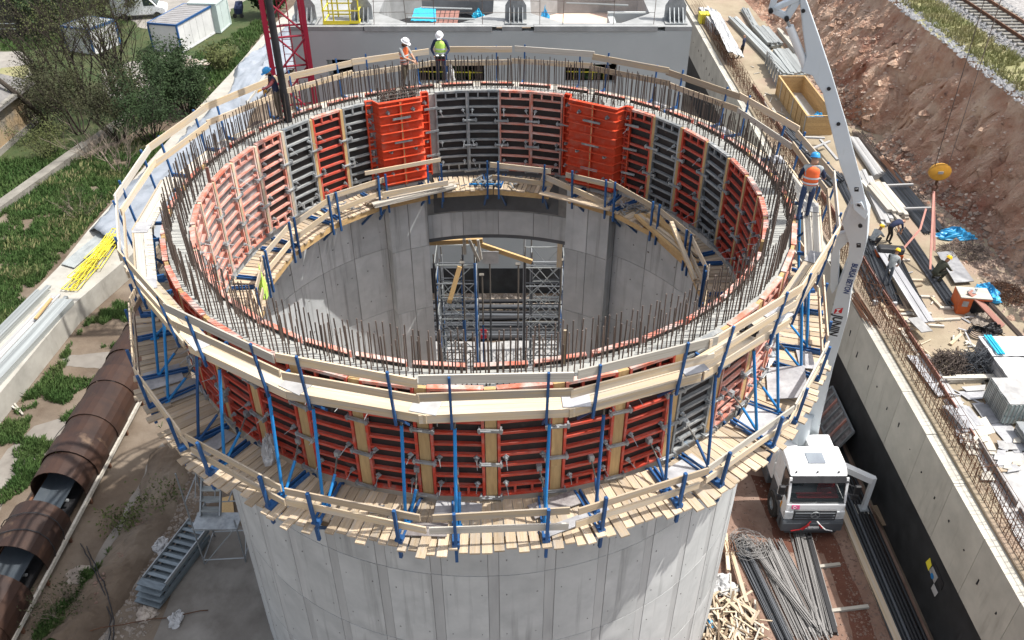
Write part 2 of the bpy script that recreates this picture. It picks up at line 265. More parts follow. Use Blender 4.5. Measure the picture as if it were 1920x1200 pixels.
class MB:
    def __init__(s): s.v, s.f, s.mi, s.cur = [], [], [], 0
    def add(s, vs, fs):
        b = len(s.v)
        s.v += [Vector(q) for q in vs]
        s.f += [tuple(b + i for i in q) for q in fs]
        s.mi += [s.cur] * len(fs)
        return s
    def box8(s, P): return s.add(P, [(0, 3, 2, 1), (4, 5, 6, 7), (0, 1, 5, 4), (1, 2, 6, 5), (2, 3, 7, 6), (3, 0, 4, 7)])
    def box(s, x0, x1, y0, y1, z0, z1):
        return s.box8([(x0, y0, z0), (x1, y0, z0), (x1, y1, z0), (x0, y1, z0), (x0, y0, z1), (x1, y0, z1), (x1, y1, z1), (x0, y1, z1)])
    def bar(s, p0, p1, w_, h, up=(0, 0, 1)):
        p0, p1, L, x, y, z = frame(p0, p1, up)
        a, b = y * (w_ / 2), z * (h / 2)
        return s.box8([p0 - a - b, p1 - a - b, p1 + a - b, p0 + a - b, p0 - a + b, p1 - a + b, p1 + a + b, p0 + a + b])
    def tube(s, p0, p1, r, n=8, r2=None, cap=True):
        p0, p1, L, x, y, z = frame(p0, p1)
        r2 = r if r2 is None else r2
        vs = []
        for p, rr in ((p0, r), (p1, r2)):
            for i in range(n):
                a = 2 * math.pi * i / n
                vs.append(p + y * (rr * math.cos(a)) + z * (rr * math.sin(a)))
        fs = [(i, (i + 1) % n, n + (i + 1) % n, n + i) for i in range(n)]
        if cap: fs += [tuple(range(n - 1, -1, -1)), tuple(range(n, 2 * n))]
        return s.add(vs, fs)
    def path(s, pts, r, n=6, r2=None):
        pts = [Vector(p) for p in pts]
        m = len(pts); vs = []; fs = []
        for k, p in enumerate(pts):
            d = (pts[min(k + 1, m - 1)] - pts[max(k - 1, 0)])
            _, _, _, x, y, z = frame(p, p + d)
            rr = r if r2 is None else r + (r2 - r) * k / (m - 1)
            for i in range(n):
                a = 2 * math.pi * i / n
                vs.append(p + y * (rr * math.cos(a)) + z * (rr * math.sin(a)))
        for k in range(m - 1):
            for i in range(n):
                fs.append((k * n + i, k * n + (i + 1) % n, (k + 1) * n + (i + 1) % n, (k + 1) * n + i))
        fs += [tuple(range(n - 1, -1, -1)), tuple(range((m - 1) * n, m * n))]
        return s.add(vs, fs)
    def prism(s, pts, vec):
        pts = [Vector(p) for p in pts]; vec = Vector(vec); n = len(pts)
        nrm = Vector((0, 0, 0))
        for i in range(n): nrm += pts[i].cross(pts[(i + 1) % n])
        if nrm.dot(vec) < 0: pts = pts[::-1]
        vs = pts + [p + vec for p in pts]
        return s.add(vs, [tuple(range(n - 1, -1, -1)), tuple(range(n, 2 * n))] + [(i, (i + 1) % n, n + (i + 1) % n, n + i) for i in range(n)])
    def arc(s, r0, r1, a0, a1, z0, z1, n=4, c=(0, 0)):
        vs = []
        for k in range(n + 1):
            a = a0 + (a1 - a0) * k / n
            ca, sa = math.cos(a), math.sin(a)
            for r, z in ((r0, z0), (r1, z0), (r1, z1), (r0, z1)):
                vs.append((c[0] + r * ca, c[1] + r * sa, z))
        fs = []
        for k in range(n):
            b = 4 * k
            for i in range(4):
                j = (i + 1) % 4
                fs.append((b + i, b + j, b + 4 + j, b + 4 + i))
        fs += [(0, 3, 2, 1), (4 * n, 4 * n + 1, 4 * n + 2, 4 * n + 3)]
        return s.add(vs, fs)
    def lathe(s, prof, c=(0, 0, 0), n=12):
        c = Vector(c); vs = []; m = len(prof)
        for k in range(n):
            a = 2 * math.pi * k / n
            for r, z in prof: vs.append(c + Vector((r * math.cos(a), r * math.sin(a), z)))
        fs = []
        for k in range(n):
            k2 = (k + 1) % n
            for i in range(m - 1): fs.append((k * m + i, k2 * m + i, k2 * m + i + 1, k * m + i + 1))
        return s.add(vs, fs)
    def mesh(s, name, mats, o):
        me = bpy.data.meshes.new(name)
        me.from_pydata([tuple(v - o) for v in s.v], [], s.f)
        for m in mats: me.materials.append(m)
        if len(mats) > 1: me.polygons.foreach_set('material_index', s.mi)
        me.update()
        return me
    def build(s, name, m, parent=None, smooth=False, origin=None, **kw):
        mats = m if isinstance(m, (list, tuple)) else [m]
        mats = [MT[q] if isinstance(q, str) else q for q in mats]
        if origin is None:
            lo = [min(v[i] for v in s.v) for i in range(3)]; hi = [max(v[i] for v in s.v) for i in range(3)]
            o = Vector([(lo[i] + hi[i]) / 2 for i in range(3)])
        else: o = Vector(origin)
        me = s.mesh(name, mats, o)
        if smooth:
            me.polygons.foreach_set('use_smooth', [True] * len(me.polygons))
            try: me.set_sharp_from_angle(angle=R_(40))
            except Exception: pass
        ob = link(bpy.data.objects.new(name, me), parent, Matrix.Translation(o))
        return tag(ob, **kw)
_shared = {}
def shared(kind, m):
    k = (kind, m)
    if k not in _shared:
        b = MB()
        if kind == 'box':
            e = 0.5
            b.box(-e, e, -e, e, -e, e)
        elif kind == 'rod6': b.tube((-.5, 0, 0), (.5, 0, 0), 1.0, 6)
        elif kind == 'rod10': b.tube((-.5, 0, 0), (.5, 0, 0), 1.0, 10)
        elif kind == 'rod4': b.tube((-.5, 0, 0), (.5, 0, 0), 1.0, 4)
        _shared[k] = b.mesh(kind + '_' + m, [MT[m]], Vector((0, 0, 0)))
        if kind == 'rod10': _shared[k].polygons.foreach_set('use_smooth', [True] * 10 + [False] * 2)
    return _shared[k]
def plank(name, p0, p1, w_, t, m='wood', parent=None, up=(0, 0, 1), **kw):
    p0, p1, L, x, y, z = frame(p0, p1, up)
    M = basis(x * L, y * w_, z * t, (p0 + p1) / 2)
    return tag(link(bpy.data.objects.new(name, shared('box', m)), parent, M), **kw)
def rod(name, p0, p1, r, m='rebar', parent=None, n=6, **kw):
    p0, p1, L, x, y, z = frame(p0, p1)
    M = basis(x * L, y * r, z * r, (p0 + p1) / 2)
    return tag(link(bpy.data.objects.new(name, shared('rod%d' % n, m)), parent, M), **kw)
def copy_tree(o, parent=None):
    c = o.copy(); COL.objects.link(c)
    if parent is not None: c.parent = parent
    for ch in list(o.children): copy_tree(ch, c)
    return c
ORD = ['first', 'second', 'third', 'fourth', 'fifth', 'sixth', 'seventh', 'eighth', 'ninth', 'tenth', 'eleventh', 'twelfth',
       'thirteenth', 'fourteenth', 'fifteenth', 'sixteenth', 'seventeenth', 'eighteenth', 'nineteenth', 'twentieth']
def V(*a): return Vector(a)
def jit(a): return rng.uniform(-a, a)
def lerp(a, b, t): return a + (b - a) * t

CX, CY = -0.843, 21.267
RIN, ROUT, RIM = 7.69, 8.27, 15.45
def cyl(az, r, z):
    a = R_(az)
    return V(CX + r * math.cos(a), CY + r * math.sin(a), z)
def sheet(name, poly, z, m, kind='structure', div=1, rag=0.0, parent=None, label=None, cat=None, group=None, thick=0.0):
    """flat patch with a slightly ragged edge, at its own height"""
    pts = []
    n = len(poly)
    for i in range(n):
        a, b = Vector(poly[i][:2]), Vector(poly[(i + 1) % n][:2])
        k = max(1, int((b - a).length / max(div, 0.05))) if rag else 1
        for j in range(k):
            p = a.lerp(b, j / k)
            if rag:
                q = mnoise.noise_vector(V(p.x * .7, p.y * .7, z * 31))
                q2 = mnoise.noise_vector(V(p.x * 2.9, p.y * 2.9, z * 17))
                p = p + Vector((q.x, q.y)) * rag + Vector((q2.x, q2.y)) * rag * .4
            pts.append(V(p.x, p.y, z))
    b = MB()
    if thick:
        b.prism([p - V(0, 0, thick) for p in pts], (0, 0, thick))
    else:
        a = sum((pts[i].x * pts[(i + 1) % len(pts)].y - pts[(i + 1) % len(pts)].x * pts[i].y) for i in range(len(pts)))
        if a < 0: pts = pts[::-1]
        b.add(pts, [tuple(range(len(pts)))])
    return b.build(name, m, parent, kind=kind, label=label, cat=cat, group=group)
def inside(p, poly):
    x, y = p[0], p[1]; r = False; n = len(poly)
    for i in range(n):
        x1, y1 = poly[i][0], poly[i][1]; x2, y2 = poly[(i + 1) % n][0], poly[(i + 1) % n][1]
        if (y1 > y) != (y2 > y) and x < (x2 - x1) * (y - y1) / (y2 - y1) + x1: r = not r
    return r
def scatter(poly, n, f=None):
    xs = [p[0] for p in poly]; ys = [p[1] for p in poly]; out = []
    tries = 0
    while len(out) < n and tries < n * 20:
        tries += 1
        p = (rng.uniform(min(xs), max(xs)), rng.uniform(min(ys), max(ys)))
        if inside(p, poly) and (f is None or f(p)): out.append(p)
    return out
def grass(name, poly, n, z, h, m, label=None, thr=-1.0, wid=0.03, fz=None):
    """blades in clumps; every blade a bent pair of triangles"""
    b = MB(); vs = []; fs = []
    pts = scatter(poly, n, lambda p: mnoise.noise(V(p[0] * .45, p[1] * .45, 3.3)) + .4 * mnoise.noise(V(p[0] * 1.7, p[1] * 1.7, 9)) > thr)
    for (x, y) in pts:
        hh = h * rng.uniform(.45, 1.25) * (1 + .5 * mnoise.noise(V(x * .8, y * .8, 7)))
        zz = z if fz is None else fz(x, y)
        for q in range(3):
            a = rng.uniform(0, 6.283); l = rng.uniform(.15, .75) * hh
            dx, dy = math.cos(a), math.sin(a)
            ox, oy = x + jit(.05), y + jit(.05)
            wx, wy = -dy * wid * rng.uniform(.6, 1.4), dx * wid * rng.uniform(.6, 1.4)
            k = len(vs)
            vs += [(ox - wx, oy - wy, zz - .02), (ox + wx, oy + wy, zz - .02), (ox + dx * l * .5 + wx * .6, oy + dy * l * .5 + wy * .6, zz + hh * .7), (ox + dx * l, oy + dy * l, zz + hh)]
            fs += [(k, k + 1, k + 2), (k, k + 2, k + 3)]
    me = bpy.data.meshes.new(name); me.from_pydata(vs, [], fs); me.materials.append(MT[m]); me.update()
    o = bpy.data.objects.new(name, me); COL.objects.link(o)
    return tag(o, label, None, None, 'stuff')
def stones(name, poly, n, z, smin, smax, m, kind='stuff', label=None, fz=None):
    b = MB()
    for (x, y) in scatter(poly, n):
        s = smin + (smax - smin) * rng.random() ** 3
        zz = z if fz is None else fz(x, y)
        P = [V(1, 0, .0), V(.3, .9, 0.1), V(-.8, .6, 0), V(-.7, -.7, .1), V(.4, -.9, 0), V(.3, .1, .75), V(-.35, .1, .7)]
        a = rng.uniform(0, 6.28); ca, sa = math.cos(a), math.sin(a)
        Q = []
        for p in P:
            k = rng.uniform(.75, 1.2)
            Q.append((x + s * k * (p.x * ca - p.y * sa), y + s * k * (p.x * sa + p.y * ca), zz + s * k * p.z - .15 * s))
        b.add(Q, [(0, 1, 5), (1, 6, 5), (1, 2, 6), (2, 3, 6), (3, 4, 6), (4, 5, 6), (4, 0, 5)])
    return b.build(name, m, None, kind=kind, label=label)
# ------------------------------------------------------------ the setting: ground, bank, embankment, railway
def far(px, py, z=0.0): p = at(px, py, z); return (p.x, p.y)
g = MB(); g.add([(-420, -60, 0), (420, -60, 0), (420, 700, 0), (-420, 700, 0)], [(0, 1, 2, 3)])
g.build('ground', 'soil', kind='structure')
BANKZ = 5.5
# pit floor: red soil along the lorry lane, pale screed inside and beyond the silo
sheet('pit_floor', [(3, 4), (14.6, 4), (14.6, 39.2), (3, 39.2)], 0.004, 'redsoil', rag=.0)
sheet('damp_soil_and_lorry_shadow', [far(1470, 900), far(1413, 890), far(1440, 985), far(1452, 1035), far(1545, 1035), far(1600, 1200), far(1645, 1290), far(1690, 1290), far(1640, 1190), far(1612, 1110), far(1585, 1040), far(1560, 1000)], 0.008, 'wetsoil_shadow', rag=.18, div=.3)  # damp strip, with the lorry's cast shadow painted in round the cab
sheet('silo_floor', [(CX + 7.6 * math.cos(i * .2), CY + 7.6 * math.sin(i * .2)) for i in range(31)], 0.008, 'pinkfill')
sheet('screed', [(-6, 29.2), (6, 29.2), (6, 34.9), (-6, 34.9)], 0.012, 'ply_pale', rag=.15, div=.5)
sheet('apron', [far(485, 1000), far(395, 960), far(380, 1010), far(330, 1090), far(285, 1200), far(250, 1330), far(560, 1330), far(520, 1200)], 0.012, 'slabdirt', rag=.12, div=.4)
sheet('path', [far(300, 830), far(275, 870), far(200, 1010), far(120, 1220), far(100, 1300), far(180, 1300), far(215, 1180), far(265, 1060), far(330, 930), far(345, 870)], 0.008, 'slabdirt', rag=.3, div=.5)
sheet('path', [far(20, 900), far(0, 960), far(0, 860), far(60, 800), far(190, 760), far(235, 715), far(250, 700), far(240, 740), far(150, 830), far(70, 890)], 0.008, 'slabdirt', rag=.35, div=.5)
sheet('path', [far(113, 668), far(240, 655), far(246, 690), far(118, 688)], 0.012, 'slabdirt', rag=.2, div=.3)
sheet('turf', [far(0, 620), far(0, 390), far(150, 290), far(230, 260), far(420, 150), far(500, 50), far(560, -20), far(690, -60), far(300, -60), far(-200, 60), far(-400, 400), far(-300, 900)], 0.004, 'turf', rag=.4, div=.8)
sheet('road', [far(-60, 98), far(40, 96), far(62, 112), far(60, 142), far(0, 165), far(-60, 180)], 0.008, 'road', rag=.2, div=.5)
sheet('yard', [far(215, 10), far(240, -20), far(480, -60), far(500, -30), far(420, 30), far(300, 60), far(260, 50)], 0.008, 'road', rag=.5, div=.8)
sheet('yard', [far(190, 130), far(330, 100), far(390, 110), far(385, 150), far(300, 190), far(200, 185)], 0.012, 'road', rag=.5, div=.8)
sheet('turf', [far(62, 120), far(0, 128), far(0, 150), far(45, 150)], 0.012, 'drygrass', rag=.3, div=.4)
# eroded strip of earth between the dirt path and the concrete apron
sp = [at(322, 850), at(300, 930), at(262, 1010), at(222, 1075), at(175, 1140), at(120, 1215)]
b = MB(); vs = []; NU, NV = 70, 16
for i in range(NU):
    u = i / (NU - 1) * (len(sp) - 1); k = min(int(u), len(sp) - 2); p = sp[k].lerp(sp[k + 1], u - k); d = (sp[k + 1] - sp[k]).normalized(); s_ = V(-d.y, d.x, 0)
    for j in range(NV):
        v = j / (NV - 1) * 2 - 1
        q = p - s_ * v * (.95 + .25 * mnoise.noise(V(p.x, p.y, 2)))
        h = .42 * (1 - v * v) ** 1.0 * (1 + .6 * mnoise.noise(V(q.x * 1.3, q.y * 1.3, 0))) + .10 * mnoise.fractal(V(q.x * 3.5, q.y * 3.5, 3), 1.0, 2.0, 4) * (1 - v * v)
        vs.append(V(q.x, q.y, max(.0, h) + (-.03 if abs(v) > .99 else .012)))
b.add(vs, [(i * NV + j, i * NV + j + 1, (i + 1) * NV + j + 1, (i + 1) * NV + j) for i in range(NU - 1) for j in range(NV - 1)])
b.build('earth_strip', 'soil', kind='structure')
# right-hand bank above the retaining wall
b = MB()
b.prism([(15.1, -30, 0.02), (60, -30, 0.02), (60, 140, 0.02), (15.1, 140, 0.02)], (0, 0, BANKZ - 0.02))
b.build('bank', 'sand', kind='structure')
# embankment: cut face with bumps, benches and a gully, up to the railway
def crest_x(y): return 24.5 + .5 * mnoise.noise(V(y * .11, 0, 4)) + .16 * max(0, 40 - y)
def slope_pt(t, y):
    crest = crest_x(y); toe = 20.7 + .6 * mnoise.noise(V(y * .10, 2, 1)) - .018 * max(0, y - 45) + .125 * max(0, min(24, 49 - y))
    x = toe + (crest - toe) * t
    prof = t ** 1.12
    z = BANKZ + (11.0 - BANKZ) * prof
    am = math.sin(math.pi * min(1, t)) ** .6
    n1 = mnoise.fractal(V(y * .22, t * 1.5, 0), 1.0, 2.0, 5)
    n2 = mnoise.fractal(V(y * .9, t * 5.0, 5), 1.0, 2.0, 5)
    gul = math.exp(-((y - 49.5 + 3 * t + 1.2 * math.sin(t * 7)) / 1.1) ** 2)
    n3 = mnoise.fractal(V(y * 2.4, t * 11.0, 11), .8, 2.0, 3)
    rill = abs(mnoise.noise(V(y * .8 + .6 * n1, t * 1.2, 21)))
    z += am * (.95 * n1 + .46 * n2 + .17 * n3 - .5 * max(0, .22 - rill) / .22 - 1.5 * gul)
    x += am * (.6 * n2 + .5 * gul)
    return V(x, y, max(z, BANKZ - .05 + .12 * n2 * (1 - t)))
ys = [4 + i * .15 for i in range(630)]
ts = [j / 44 for j in range(45)]
b = MB(); vs = [slope_pt(t, y) for y in ys for t in ts]; m_ = len(ts)
b.add(vs, [(i * m_ + j, i * m_ + j + 1, (i + 1) * m_ + j + 1, (i + 1) * m_ + j) for i in range(len(ys) - 1) for j in range(m_ - 1)])
b.f = [q[::-1] for q in b.f]
b.build('embankment', 'slope', kind='structure')
b = MB()
prof = [(0, 11.0), (.5, 11.05), (2.2, 11.0), (2.7, 11.05)]
vs = []
for y in ys:
    for k, (dx, z) in enumerate(prof):
        x = crest_x(y) if k == 0 else max(24.5 + dx, crest_x(y) + .02 * k)
        vs.append((x, y, z))
n_ = len(prof)
b.add(vs, [(i * n_ + j, (i + 1) * n_ + j, (i + 1) * n_ + j + 1, i * n_ + j + 1) for i in range(len(ys) - 1) for j in range(n_ - 1)])
b.f = [q[::-1] for q in b.f]
b.build('verge', 'drygrass', kind='structure')
b = MB()
prof = [(27.15, 11.0), (27.7, 11.24), (30.2, 11.24), (30.8, 10.98), (33, 11.0), (90, 11.0)]
vs = [(x, y, z) for y in (0, 40, 60, 100, 300) for x, z in prof]; n_ = len(prof)
b.add(vs, [(i * n_ + j, (i + 1) * n_ + j, (i + 1) * n_ + j + 1, i * n_ + j + 1) for i in range(4) for j in range(n_ - 1)])
b.f = [q[::-1] for q in b.f]
b.build('track_bed', 'ballast', kind='structure')
t = thing('railway_track', 'single railway track of rusty rails on pale sleepers above the earth bank', 'railway track', (28.95, 55, 11.24))
for x in (28.2, 29.7):
    b = MB()
    b.box(x - .035, x + .035, 36, 95, 11.36, 11.50); b.box(x - .07, x + .07, 36, 95, 11.34, 11.362)
    b.build('rail', 'rust', t)
for i in range(70):
    y = 40 + i * .62
    plank('sleeper', (27.65 + jit(.03), y, 11.27), (30.25 + jit(.03), y + jit(.03), 11.27), .26, .15, 'oldwall', t)
stones('crest_stones', [(24.1, 25), (25.2, 25), (25.2, 75), (24.1, 75)], 2300, 11.03, .05, .22, 'stone_grey', label='loose grey stones strewn along the crest of the bank')
stones('ballast_stones', [(27.0, 38), (30.9, 38), (30.9, 66), (27.0, 66)], 5200, 11.2, .05, .11, 'stone_grey', label='grey track ballast stones', fz=lambda x, y: 11.05 + .2 * max(0, min(1, (x - 27.1) / .6)))
grass('verge_grass', [(24.7, 26), (27.1, 26), (27.1, 78), (24.7, 78)], 6000, 11.03, .28, 'blade_dry', 'tufty yellow green grass beside the railway', thr=-.35, wid=.025)
def slope_z(x, y):
    lo, hi = 0.0, 1.0
    for _ in range(12):
        m_ = (lo + hi) / 2
        if slope_pt(m_, y).x < x: lo = m_
        else: hi = m_
    return slope_pt(lo, y).z + .01
stones('rubble', [(21.6, 26), (24.2, 26), (21.6, 48), (21.4, 62), (20.4, 62), (20.6, 46)], 4200, BANKZ + .05, .03, .17, 'stone_slope', label='pale rubble at the foot of the earth bank', fz=lambda x, y: slope_z(x, y))
stones('clods', [(20.9, 22), (24.2, 22), (24.2, 75), (20.9, 75)], 300, 8, .10, .36, 'slope', label='clods of earth broken out of the cutting', fz=lambda x, y: slope_z(x, y))
stones('slope_stones', [(20.8, 22), (24.2, 22), (24.2, 75), (20.8, 75)], 3200, 8, .03, .13, 'stone_slope', label='stones stuck in the earth cutting', fz=lambda x, y: slope_z(x, y))
# grass and loose stones on the left
L1 = [far(0, 620), far(0, 395), far(155, 300), far(300, 250), far(330, 250), far(215, 370), far(110, 490)]
grass('lawn_grass', L1, 15000, 0, .30, 'blade', 'lush green grass left of the concrete wall', thr=-.42, wid=.022)
grass('lawn_weeds', L1, 700, 0, .45, 'blade_dry', 'dry taller weeds standing in the lush grass', thr=.12, wid=.02)
grass('lawn_grass', [far(-10, 300), far(60, 300), far(150, 270), far(150, 300), far(0, 395), far(-80, 430)], 2200, 0, .35, 'blade', 'green grass below the old house', thr=-.6, wid=.03)
grass('weeds', [far(100, 690), far(195, 560), far(245, 500), far(245, 650), far(235, 720), far(150, 850), far(0, 950), far(0, 800)], 5200, 0, .26, 'blade', 'patchy weeds between the concrete wall and the pipe', thr=.06, wid=.02)
grass('weeds', [far(300, 800), far(330, 900), far(220, 1010), far(130, 1200), far(60, 1200), far(230, 900)], 1300, 0, .24, 'blade', 'sparse weeds on the dirt beside the rusty covers', thr=.30, wid=.02)
grass('weeds', [far(360, 110), far(480, 40), far(510, 40), far(430, 150), far(390, 200), far(370, 180)], 3200, 0, .3, 'blade', 'green grass in front of the white cabins', thr=-.3, wid=.03)
grass('weeds', [far(0, 70), far(120, 60), far(240, 20), far(230, 60), far(60, 95), far(0, 95)], 2000, 0, .35, 'blade', 'green verge behind the old house', thr=-.5, wid=.035)
stones('gravel', [far(300, 850), far(420, 880), far(330, 1090), far(270, 1200), far(110, 1200), far(230, 980)], 2600, 0.01, .015, .11, 'stone', label='gravel and broken stones on the dirt path')
stones('gravel', [far(315, 870), far(345, 900), far(262, 1040), far(170, 1190), far(120, 1190), far(230, 1030)], 420, .32, .012, .09, 'stone_red', label='stones lying on the eroded strip of earth')
stones('gravel', [far(1370, 900), far(1450, 900), far(1560, 1010), far(1690, 1200), far(1300, 1200)], 1500, 0.01, .01, .075, 'stone_red', label='loose stones on the red lorry lane')
stones('gravel', [far(1560, 1000), far(1590, 1000), far(1690, 1200), far(1610, 1200)], 700, 0.01, .01, .06, 'stone_red', label='pale gravel along the timber kerb')
# ------------------------------------------------------------ the round concrete tower
silo = thing('concrete_silo', 'round grey concrete tower rising from the pit, its top ring freshly poured', 'concrete tower', (CX, CY, 0))
def rarc(b, r0, r1, d0, d1, z0, z1, n): return b.arc(r0, r1, R_(d0), R_(d1), z0, z1, n, (CX, CY))
OP0, OP1, OPZ = 67.3, 108.6, 9.72
STEP = 360 / 38
A0 = -87.2                                      # a timber strip sits here, and every STEP degrees from it
b = MB()
rarc(b, 7.71, 8.25, OP1, 360 + OP0, 0.0, 12.45, 96)
rarc(b, 7.71, 8.25, OP0, OP1, OPZ, 12.45, 14)
b.build('wall_core', 'conc_core', silo)
b = MB(); rarc(b, RIN, ROUT, 0, 360, 12.45, RIM, 144)
for a0, a1 in ((53.3, 66.9), (108.6, 120.0)): rarc(b, 7.32, 7.70, a0, a1, 12.45, RIM, 6)
b.build('fresh_ring', 'fresh', silo)
JO = [0.0, 0.9, 3.8, 6.7, 9.6, 12.44]
hs = math.degrees(.125 / 8.27)
for k in range(-12, 13):
    a = A0 + k * STEP
    if not (-195 < a < 12): continue
    for z0, z1 in zip(JO[1:-1], JO[2:]):
        b = MB(); rarc(b, 8.24, 8.27, a + hs + .08, a + STEP - hs - .08, z0 + .012, z1 - .012, 6)
        b.build('concrete_panel', 'conc', silo)
        b = MB(); rarc(b, 8.24, 8.262, a - hs, a + hs, z0 + .012, z1 - .012, 1)
        b.build('concrete_strip', 'conc_strip', silo)
JI = [0.05, 1.2, 4.0, 6.9, 9.72, 12.44]
edges = [-33, -22, -11, 0, 10.5, 21, 31.5, 42.5, 53.2]
def inner_panel(a0, a1, z0, z1, r=7.69, m='conc_in'):
    b = MB(); rarc(b, r, r + .035, a0 + .10, a1 - .10, z0 + .010, z1 - .010, 5)
    b.build('concrete_panel', m, silo)
for e in (edges, [120.1, 130.5, 141, 151.5, 162, 172.5, 183, 193.5, 204, 214.5]):
    for a0, a1 in zip(e[:-1], e[1:]):
        for z0, z1 in zip(JI[:-1], JI[1:]): inner_panel(a0, a1, z0, z1)
for a0, a1 in ((53.3, 66.9), (108.6, 120.0)):
    b = MB(); rarc(b, 7.27, 7.72, a0, a1, 0, 12.45, 5); b.build('pilaster_core', 'conc_core', silo)
    mid = (a0 + a1) / 2
    for z0, z1 in zip(JI[:-1], JI[1:]):
        inner_panel(a0 - .1, mid, z0, z1, 7.24); inner_panel(mid, a1 + .1, z0, z1, 7.24)
        for aa in (a0, a1):
            b = MB(); rarc(b, 7.25, 7.69, aa - .06, aa + .06, z0 + .01, z1 - .01, 1); b.build('concrete_panel', 'conc_in', silo)
holes_ = MB()
for k in range(-12, 13):
    a = A0 + k * STEP
    if not (-195 < a < 12): continue
    for z0, z1 in zip(JO[1:-1], JO[2:]):
        for fa in (.22, .78):
            for fz in (.2, .75): holes_.tube(cyl(a + STEP * fa + jit(.1), 8.262, z0 + (z1 - z0) * fz), cyl(a + STEP * fa, 8.2725, z0 + (z1 - z0) * fz), rng.uniform(.018, .03), 6)
for a in [e for e in range(-28, 214, 5) if not 52 < e < 121]:
    for z in (2, 3.4, 4.7, 6.2, 7.6, 9.0, 10.5, 11.6): holes_.tube(cyl(a + jit(.4), 7.70, z + jit(.05)), cyl(a, 7.686, z), rng.uniform(.018, .03), 6)
holes_.build('tie_holes', 'conc_core', silo, kind='stuff')
for i in range(4):
    a0 = OP0 + .1 + (OP1 - OP0 - .9) / 4 * i; inner_panel(a0, a0 + (OP1 - OP0 - .9) / 4, 9.72, 10.75)
b = MB(); rarc(b, 7.72, 8.24, OP0, OP1, 9.56, 9.716, 14); b.build('lintel_shade_band', 'dgrey', silo)  # dark band added to paint the shaded gap under the lintel edge
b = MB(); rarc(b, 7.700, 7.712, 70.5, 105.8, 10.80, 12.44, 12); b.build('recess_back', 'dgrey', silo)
# reinforcing bars standing out of the fresh ring
def bar_pts():
    out = []
    for n, r in ((430, 8.165), (330, 7.80)):
        for i in range(n):
            az = 360 * (i + jit(.33)) / n
            rr = r + jit(.025)
            p = cyl(az, rr, RIM - .02)
            hgt = rng.choice([1.15, 1.12, 1.08, 1.18, 0.85 if r > 8 else 1.1]) + jit(.05)
            q = p + V(jit(.035), jit(.035), hgt)
            out.append((p, q))
    return out
bars = bar_pts()
bars.sort(key=lambda s: s[0].y - 1.4 * (abs(s[0].x - CX) > 7.0 and s[0].y > 18))
for p, q in bars[:300]: rod('rebar', p, q, .0150, 'rebar', silo)
b = MB()
for p, q in bars[300:]: b.tube(p, q, .0155, 5)
for k in range(150):                              # thinner dowels in the two pilasters
    a = rng.choice([rng.uniform(55, 67), rng.uniform(109, 119)]); p = cyl(a, rng.uniform(7.3, 7.65), RIM - .02)
    b.tube(p, p + V(0, 0, rng.uniform(.12, .4)), .011, 4)
b.build('rebar_rows', 'rebar', silo, kind='stuff')
cage = thing('rebar_cage', 'dark reinforcement cage standing on the left pilaster at the far rim', 'rebar cage', cyl(113.4, 7.6, RIM))
for k in range(7):
    a = 108.6 + k * 1.6
    for r in (7.32, 7.62, 7.9): rod('bar', cyl(a, r, RIM), cyl(a, r, RIM + rng.uniform(.35, 1.1)), .014, 'rebar', cage)
for z in (.08, .2, .32):
    for r in (7.32, 7.62, 7.9): rod('stirrup', cyl(108.2, r, RIM + z), cyl(118.6, r, RIM + z), .012, 'rebar', cage)
    for k in range(7): rod('stirrup', cyl(108.6 + k * 1.6, 7.3, RIM + z), cyl(108.6 + k * 1.6, 7.95, RIM + z), .012, 'rebar', cage)

